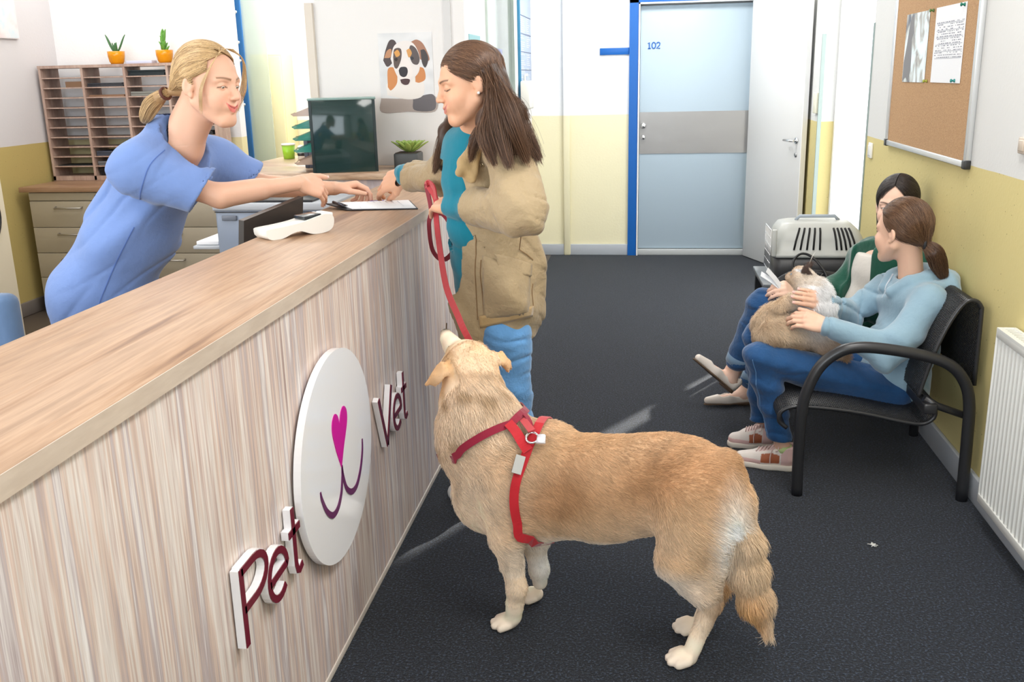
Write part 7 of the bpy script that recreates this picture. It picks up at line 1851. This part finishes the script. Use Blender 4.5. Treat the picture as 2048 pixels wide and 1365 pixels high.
gj = SD(); gj.el(W1, (.178, .130, .185), .05, WB); gj.el(W2, (.170, .138, .17), .06, WB); gj.el(W3+[0, 0, .02], (.175, .145, .12), .06, WB)
gj.rc(s4L, s4R, .070, .070, .05); gj.chain([s4L, e4L, w4L], [.072, .060, .044], .02); gj.chain([s4R, e4R, w4R], [.072, .060, .046], .02)
def gfold(P):
    return -.020*(folds(P, _n([.7, .3, .6]), 26, 4, 1.2)-.3)
def gjacket(P):
    q = (P-W2)@WB; x, y, z = q.T; d = gj(P)+gfold(P)+crease(P, _n([.7, .3, .6]), 32, 2, 1.1, .011, 4, .4)
    op = np.interp(z, [-.2, 0, .14, .25], [.045, .055, .075, .07]); d = smax(d, -smax(np.abs(x-.02)-op, -(y-.02), .01), .008)
    hole = np.linalg.norm((P-NB4)@WB*[1, .9, 0], axis=1)-.062; d = smax(d, -np.where(P[:, 2] > NB4[2]-.05, hole, 1), .01)
    for wr, kn_ in ((w4L, k4L), (w4R, k4R)):
        a_ = _n(kn_-wr); d = np.where(np.linalg.norm(P-wr, axis=1) < .12, smax(d, (P-wr+a_*.02)@a_, .004), d)
    return d
solid('jacket', [(gjacket, [.45, 4.08, .35], [1.245, 4.88, NB4[2]+.05], .0065)], m_green, wo)
lp = SD(); L4 = [NB4+WB@np.array(v) for v in ((.085, -.06, .03), (.10, .03, .0), (.095, .10, -.08), (.085, .135, -.20), (.07, .150, -.30))]; lp.chain(spline(L4, 3), [.020]*20, .01)
L5 = [NB4+WB@np.array(v) for v in ((.085, -.06, .03), (0, -.085, .035), (-.085, -.06, .03), (-.10, .03, .0), (-.08, .10, -.08), (-.055, .135, -.20), (-.04, .15, -.30))]; lp.chain(spline(L5, 3), [.020]*30, .01)
solid('lapel', [(lp, NB4-[.22, .24, .36], NB4+[.22, .24, .08], .006)], m_green, wo)
j4 = SD(); j4.el(W3+[0, 0, -.0], (.165, .13, .11), .05, WB); j4.chain([h4a, kn4a, an4a+(kn4a-an4a)*.18], [.100, .076, .056], .02); j4.chain([h4b, kn4b, an4b+(kn4b-an4b)*.16], [.100, .074, .054], .02)
j4.disp(lambda P: crease(P, _n([.3, .2, 1]), 44, 4, 1.2, .008, 3, .4)-.005*folds(P, [.3, .2, 1], 40, 3, 1.4))
m_jean3 = fabric('mid_denim', (.020, .085, .225), .85, .30, 6, 900, wr=.30, wscale=13)
solid('jeans', [(j4, [.24, 4.15, .05], [1.22, 4.85, .72], .0065)], m_jean3, wo)
m_cuff = fabric('denim_inside', (.16, .25, .36), .9, .2, 8, 900)
for k_, a_ in ((kn4a, an4a), (kn4b, an4b)):
    d_ = _n(a_-k_); c0 = a_-d_*np.linalg.norm(a_-k_)*.25; MB().tube([c0, c0+d_*.004, c0+d_*.045, c0+d_*.050], [.050, .060, .057, .048], n=24).build('turned_cuff', m_cuff, wo)
# ballet flats
m_flat = mat('cream_flat_leather', (.78, .70, .62), .45); m_fsole = mat('brown_flat_sole', (.12, .075, .045), .6)
def flat(ankle, toe, upv, par):
    heel = ankle+np.array([.018, .0, -.078]) if upv is None else ankle+upv
    d = _n(toe-heel); L_ = np.linalg.norm(toe-heel); s_ = _n(np.cross(d, ankle-heel)); u = np.cross(s_, d)
    if (ankle-heel)@u < 0: u = -u
    X = lambda a, b, c: heel+d*a*L_+s_*b+u*c
    S = SD(); S.rc(X(.10, 0, .026), X(.5, 0, .024), .030, .033, .02); S.rc(X(.5, 0, .024), X(.90, 0, .020), .034, .018, .02); S.rc(X(.08, 0, .03), X(.06, 0, .05), .028, .029, .01)
    S.post.append(lambda P, dd: smax(dd, -((P-heel)@u)+.002, .003))
    inn = SD(); inn.rc(X(.12, 0, .045), X(.55, 0, .045), .026, .024, .02); inn.rc(X(.15, 0, .07), X(.58, 0, .065), .034, .030, .02)
    S.post.append(lambda P, dd: smax(dd, -inn(P), .003))
    lo_, hi_ = np.minimum(heel, toe)-.08, np.maximum(heel, toe)+.09
    o, _, _ = solid('ballet_flat', [(S, lo_, hi_, .0034)], m_flat, par)
    so = SD(); so.rc(X(.10, 0, .0), X(.5, 0, .0), .029, .032, .02); so.rc(X(.5, 0, 0), X(.92, 0, 0), .033, .016, .02); so.post.append(lambda P, dd: smax(smax(dd, (P-heel)@u-.006, .002), -.002-(P-heel)@u, .002))
    so2 = SD(); so2.rc(X(.08, 0, -.004), X(.2, 0, -.004), .026, .026, .01); so2.post.append(lambda P, dd: smax(smax(dd, (P-heel)@u-.004, .002), -.010-(P-heel)@u, .002))
    solid('sole', [(lambda P: np.minimum(so(P), so2(P)), lo_, hi_, .0034)], m_fsole, o)
flat(an4a, to4a, hl4a-an4a, wo)
flat(an4b, to4b, hl4b-an4b, wo)
# black hair parted in the middle, tied back
hw = SD(); hw.el(H4.p(0, -.020, .037), np.array([.0815, .0985, .0905])*kw, .01, H4.B); hw.el(H4.p(0, -.085, -.03), (.06, .05, .07), .03, H4.B)
c4 = SD(); c4.el(H4.p(0, .090, -.035), np.array([.082, .072, .105])*kw, .01, H4.B)
hw.rc(H4.p(.066, -.02, -.02), H4.p(.062, -.035, -.12), .020, .018, .02); hw.rc(H4.p(-.066, -.02, -.02), H4.p(-.062, -.035, -.12), .020, .018, .02)
hw.post.append(lambda P, d: smax(d, -c4(P), .012))
m_blk = mat('black_hair', (.012, .009, .009), .4); hwo, _, _ = solid('hair', [(hw, H4.c-.19, H4.c+.17, .005)], m_blk, wo)
rs = np.random.RandomState(25); S_ = []
for j in range(5000):
    sd = rs.choice([-1, 1]); y0 = rs.uniform(-.06, .070); A_ = np.array([sd*rs.uniform(.001, .004), y0+.018, .088*math.sqrt(max(.05, 1-(y0/.1)**2))])
    T_ = np.array([sd*rs.uniform(.062, .074), rs.uniform(-.09, -.01), rs.uniform(-.10, -.04)]); S_.append(resamp(toworld(H4, skull_strand(H4, A_, T_, 10, .0075+rs.rand()*.004)), 10))
strands('strands', np.array(S_), .0006, .0004, haircol(len(S_), [(.008, .006, .006), (.025, .017, .014), (.05, .035, .03)], 24), m_hair, hwo)
# cards in her hand
cd = empty('folded_leaflets', tuple(k4R), 'white folded leaflets held by the woman in the green jacket', 'leaflet')
c0 = at(1566, 580, Y=4.36)
for a, b in (((1522, 548), (1530, 542)), ((1534, 540), (1546, 536))):
    p1, p2 = at(*a, Y=4.34), at(*b, Y=4.38); MB().ribbon([c0, (c0+p1)/2+[0, 0, .004], p1], .030, .002, tuple(p2-p1+np.array([.02, .03, .02]))).build('folded_sheet', m_paper, cd)
# carrier strap loop seen above the cat
MB().tube(spline([at(1588, 560, Y=4.9), at(1586, 525, Y=4.92), at(1602, 508, Y=4.95), at(1625, 515, Y=4.95), at(1650, 545, Y=4.9), at(1662, 580, Y=4.85)], 5), [.0065]*26, n=8).build('bag_handle_tmp', m_black)
bh = [o for o in bpy.data.objects if o.name == 'bag_handle_tmp'][0]; bh.name = 'bag_handle'
bg = empty('handbag', (.85, 4.86, .37), 'black handbag with a looped handle on the bench behind the cat', 'bag')
bc_ = at(1625, 590, Y=4.86); MB().box((bc_[0]-.10, 4.80, .36), (bc_[0]+.10, 4.89, bc_[2]+.01), .02, seg=3).build('bag_body', mat('black_leather', (.02, .02, .022), .4), bg)
bh.parent = bg; bh.matrix_parent_inverse = Matrix.Translation(bg.location).inverted()
# ================================================================ CAT
ct = empty('cat', (.62, 3.88, .45), 'long-haired cream and brown cat with a white chest on the girl\'s lap', 'cat')
ca = SD(); YC = 3.90
P_ = lambda x, y, Y=YC: at(x, y, Y=Y)
ca.el(P_(1580, 665, 3.88), (.125, .085, .068), .05); ca.el(P_(1548, 640, 3.92), (.062, .075, .062), .04); ca.el(P_(1635, 668, 3.90), (.075, .07, .055), .04)
ca.el(P_(1545, 672, 3.83), (.055, .05, .05), .03)
ca.rc(P_(1625, 650, 3.92), P_(1625, 585, 3.93), .068, .060, .05); ca.el(P_(1638, 620, 3.92), (.052, .055, .080), .04); ca.rc(P_(1625, 585, 3.93), P_(1606, 560, 3.93), .055, .045, .03)
ch_ = P_(1603, 556, 3.93); cf4 = _n([-.80, .30, .15]); cB = basis(cf4, [0, 0, 1]); c_ = lambda x, y, z: ch_+cB@np.array([x, y, z])
ca.el(ch_, (.047, .048, .042), .02, cB); ca.el(c_(0, .042, -.012), (.022, .020, .018), .02, cB)
for s_ in (-1, 1):
    ca.rc(c_(s_*.030, -.008, .026), c_(s_*.042, -.012, .064), .016, .004, .012); ca.el(c_(s_*.036, .006, .046), (.011, .010, .020), .006, cB, 's')
ca.rc(P_(1530, 690, 3.87), P_(1522, 650, 3.93), .030, .035, .03)
ca.chain([P_(1650, 690, 3.84), P_(1672, 700, 3.82), P_(1690, 712, 3.82)], [.034, .022, .012], .02)
ca.rc(P_(1585, 600, 3.88), P_(1560, 612, 3.86), .024, .020, .02)
ca.disp(lambda P: .004*wob(P, 60, 1))
ccen = P_(1580, 665, 3.88); wcen = P_(1635, 610, 3.91)
def catcol(P):
    n = wob(P, 45, 3); cream = np.array([.80, .63, .45]); br = np.array([.42, .27, .16]); white = np.array([.97, .96, .96]); seal = np.array([.07, .04, .035])
    C = mixs(cream, br, .35+.45*n+(ccen[2]-P[:, 2])*7); C = mixs(C, np.array([.40, .26, .15]), np.exp(-((P-P_(1620, 690, 3.86))**2).sum(1)/.07**2)*.7)
    q = (P-wcen)/np.array([.085, .12, .115]); C = mixs(C, white, 2.2*np.exp(-(q**2).sum(1)*.9)-.1)
    hq = (P-ch_)@cB; r = np.linalg.norm(hq, axis=1); hm = (r < .08)*1.0
    C = mixs(C, np.array([.72, .62, .52]), hm*(hq[:, 2] > -.01)*.8*np.clip(.6+.5*wob(P, 110, 2), 0, 1)); C = mixs(C, np.array([.42, .28, .18]), hm*np.clip((hq[:, 1]-.005)/.03, 0, 1)*.6)
    ear = (hq[:, 2] > .028)*(np.abs(hq[:, 0]) > .018)*(r < .1); C = mixs(C, seal, ear*.95); C = mixs(C, white, ear*(hq[:, 1] > .004)*.7)
    C = mixs(C, seal, bump_near(P, c_(.030, -.02, .005), .022)*.8)
    return np.clip(C, .01, 1)
m_catm = attr_mat('cat_coat', rough=.85)
catO, cV, cQ = solid('body', [(ca, [.36, 3.70, .36], [.90, 4.08, .92], .005)], m_catm, ct, catcol)
def catdir(P):
    D = np.array([.45, -.35, -.55])+.35*np.stack([wob(P, 22, 1), wob(P, 22, 2), wob(P, 22, 3)], 1)
    hq = (np.linalg.norm(P-ch_, axis=1) < .07)[:, None]; return np.where(hq, -cf4+np.array([0, 0, -.3]), D)
def catlen(P):
    L_ = np.full(len(P), .026); L_ = np.where(np.linalg.norm(P-ch_, axis=1) < .075, .009, L_); return L_+.012*np.exp(-((P-wcen)**2).sum(1)/.08**2)
shortfur(ca, cV, cQ, 60000, catlen, catdir, catcol, 7, None, .5, 4, .30, 'fur', m_fur, ct, .00055)
for s_ in (-1, 1): MB().lathe([(0, -.007), (.005, -.005), (.007, 0), (.005, .005), (0, .007)], tuple(c_(s_*.020, .036, .008)), 12).build('eye', mat('cat_eye', (.10, .25, .40), .08) if s_ < 0 else bpy.data.materials['cat_eye'], ct)
wk = MB()
for a in (-.3, 0, .3, .6): wk.tube([c_(.028, -.01, .040), c_(.034+a*.02, -.015, .085), c_(.038+a*.05, -.02, .105)], [.0007, .0005, .0002], n=4)
wk.build('ear_tufts', mat('whisker', (.7, .68, .65), .5), ct)
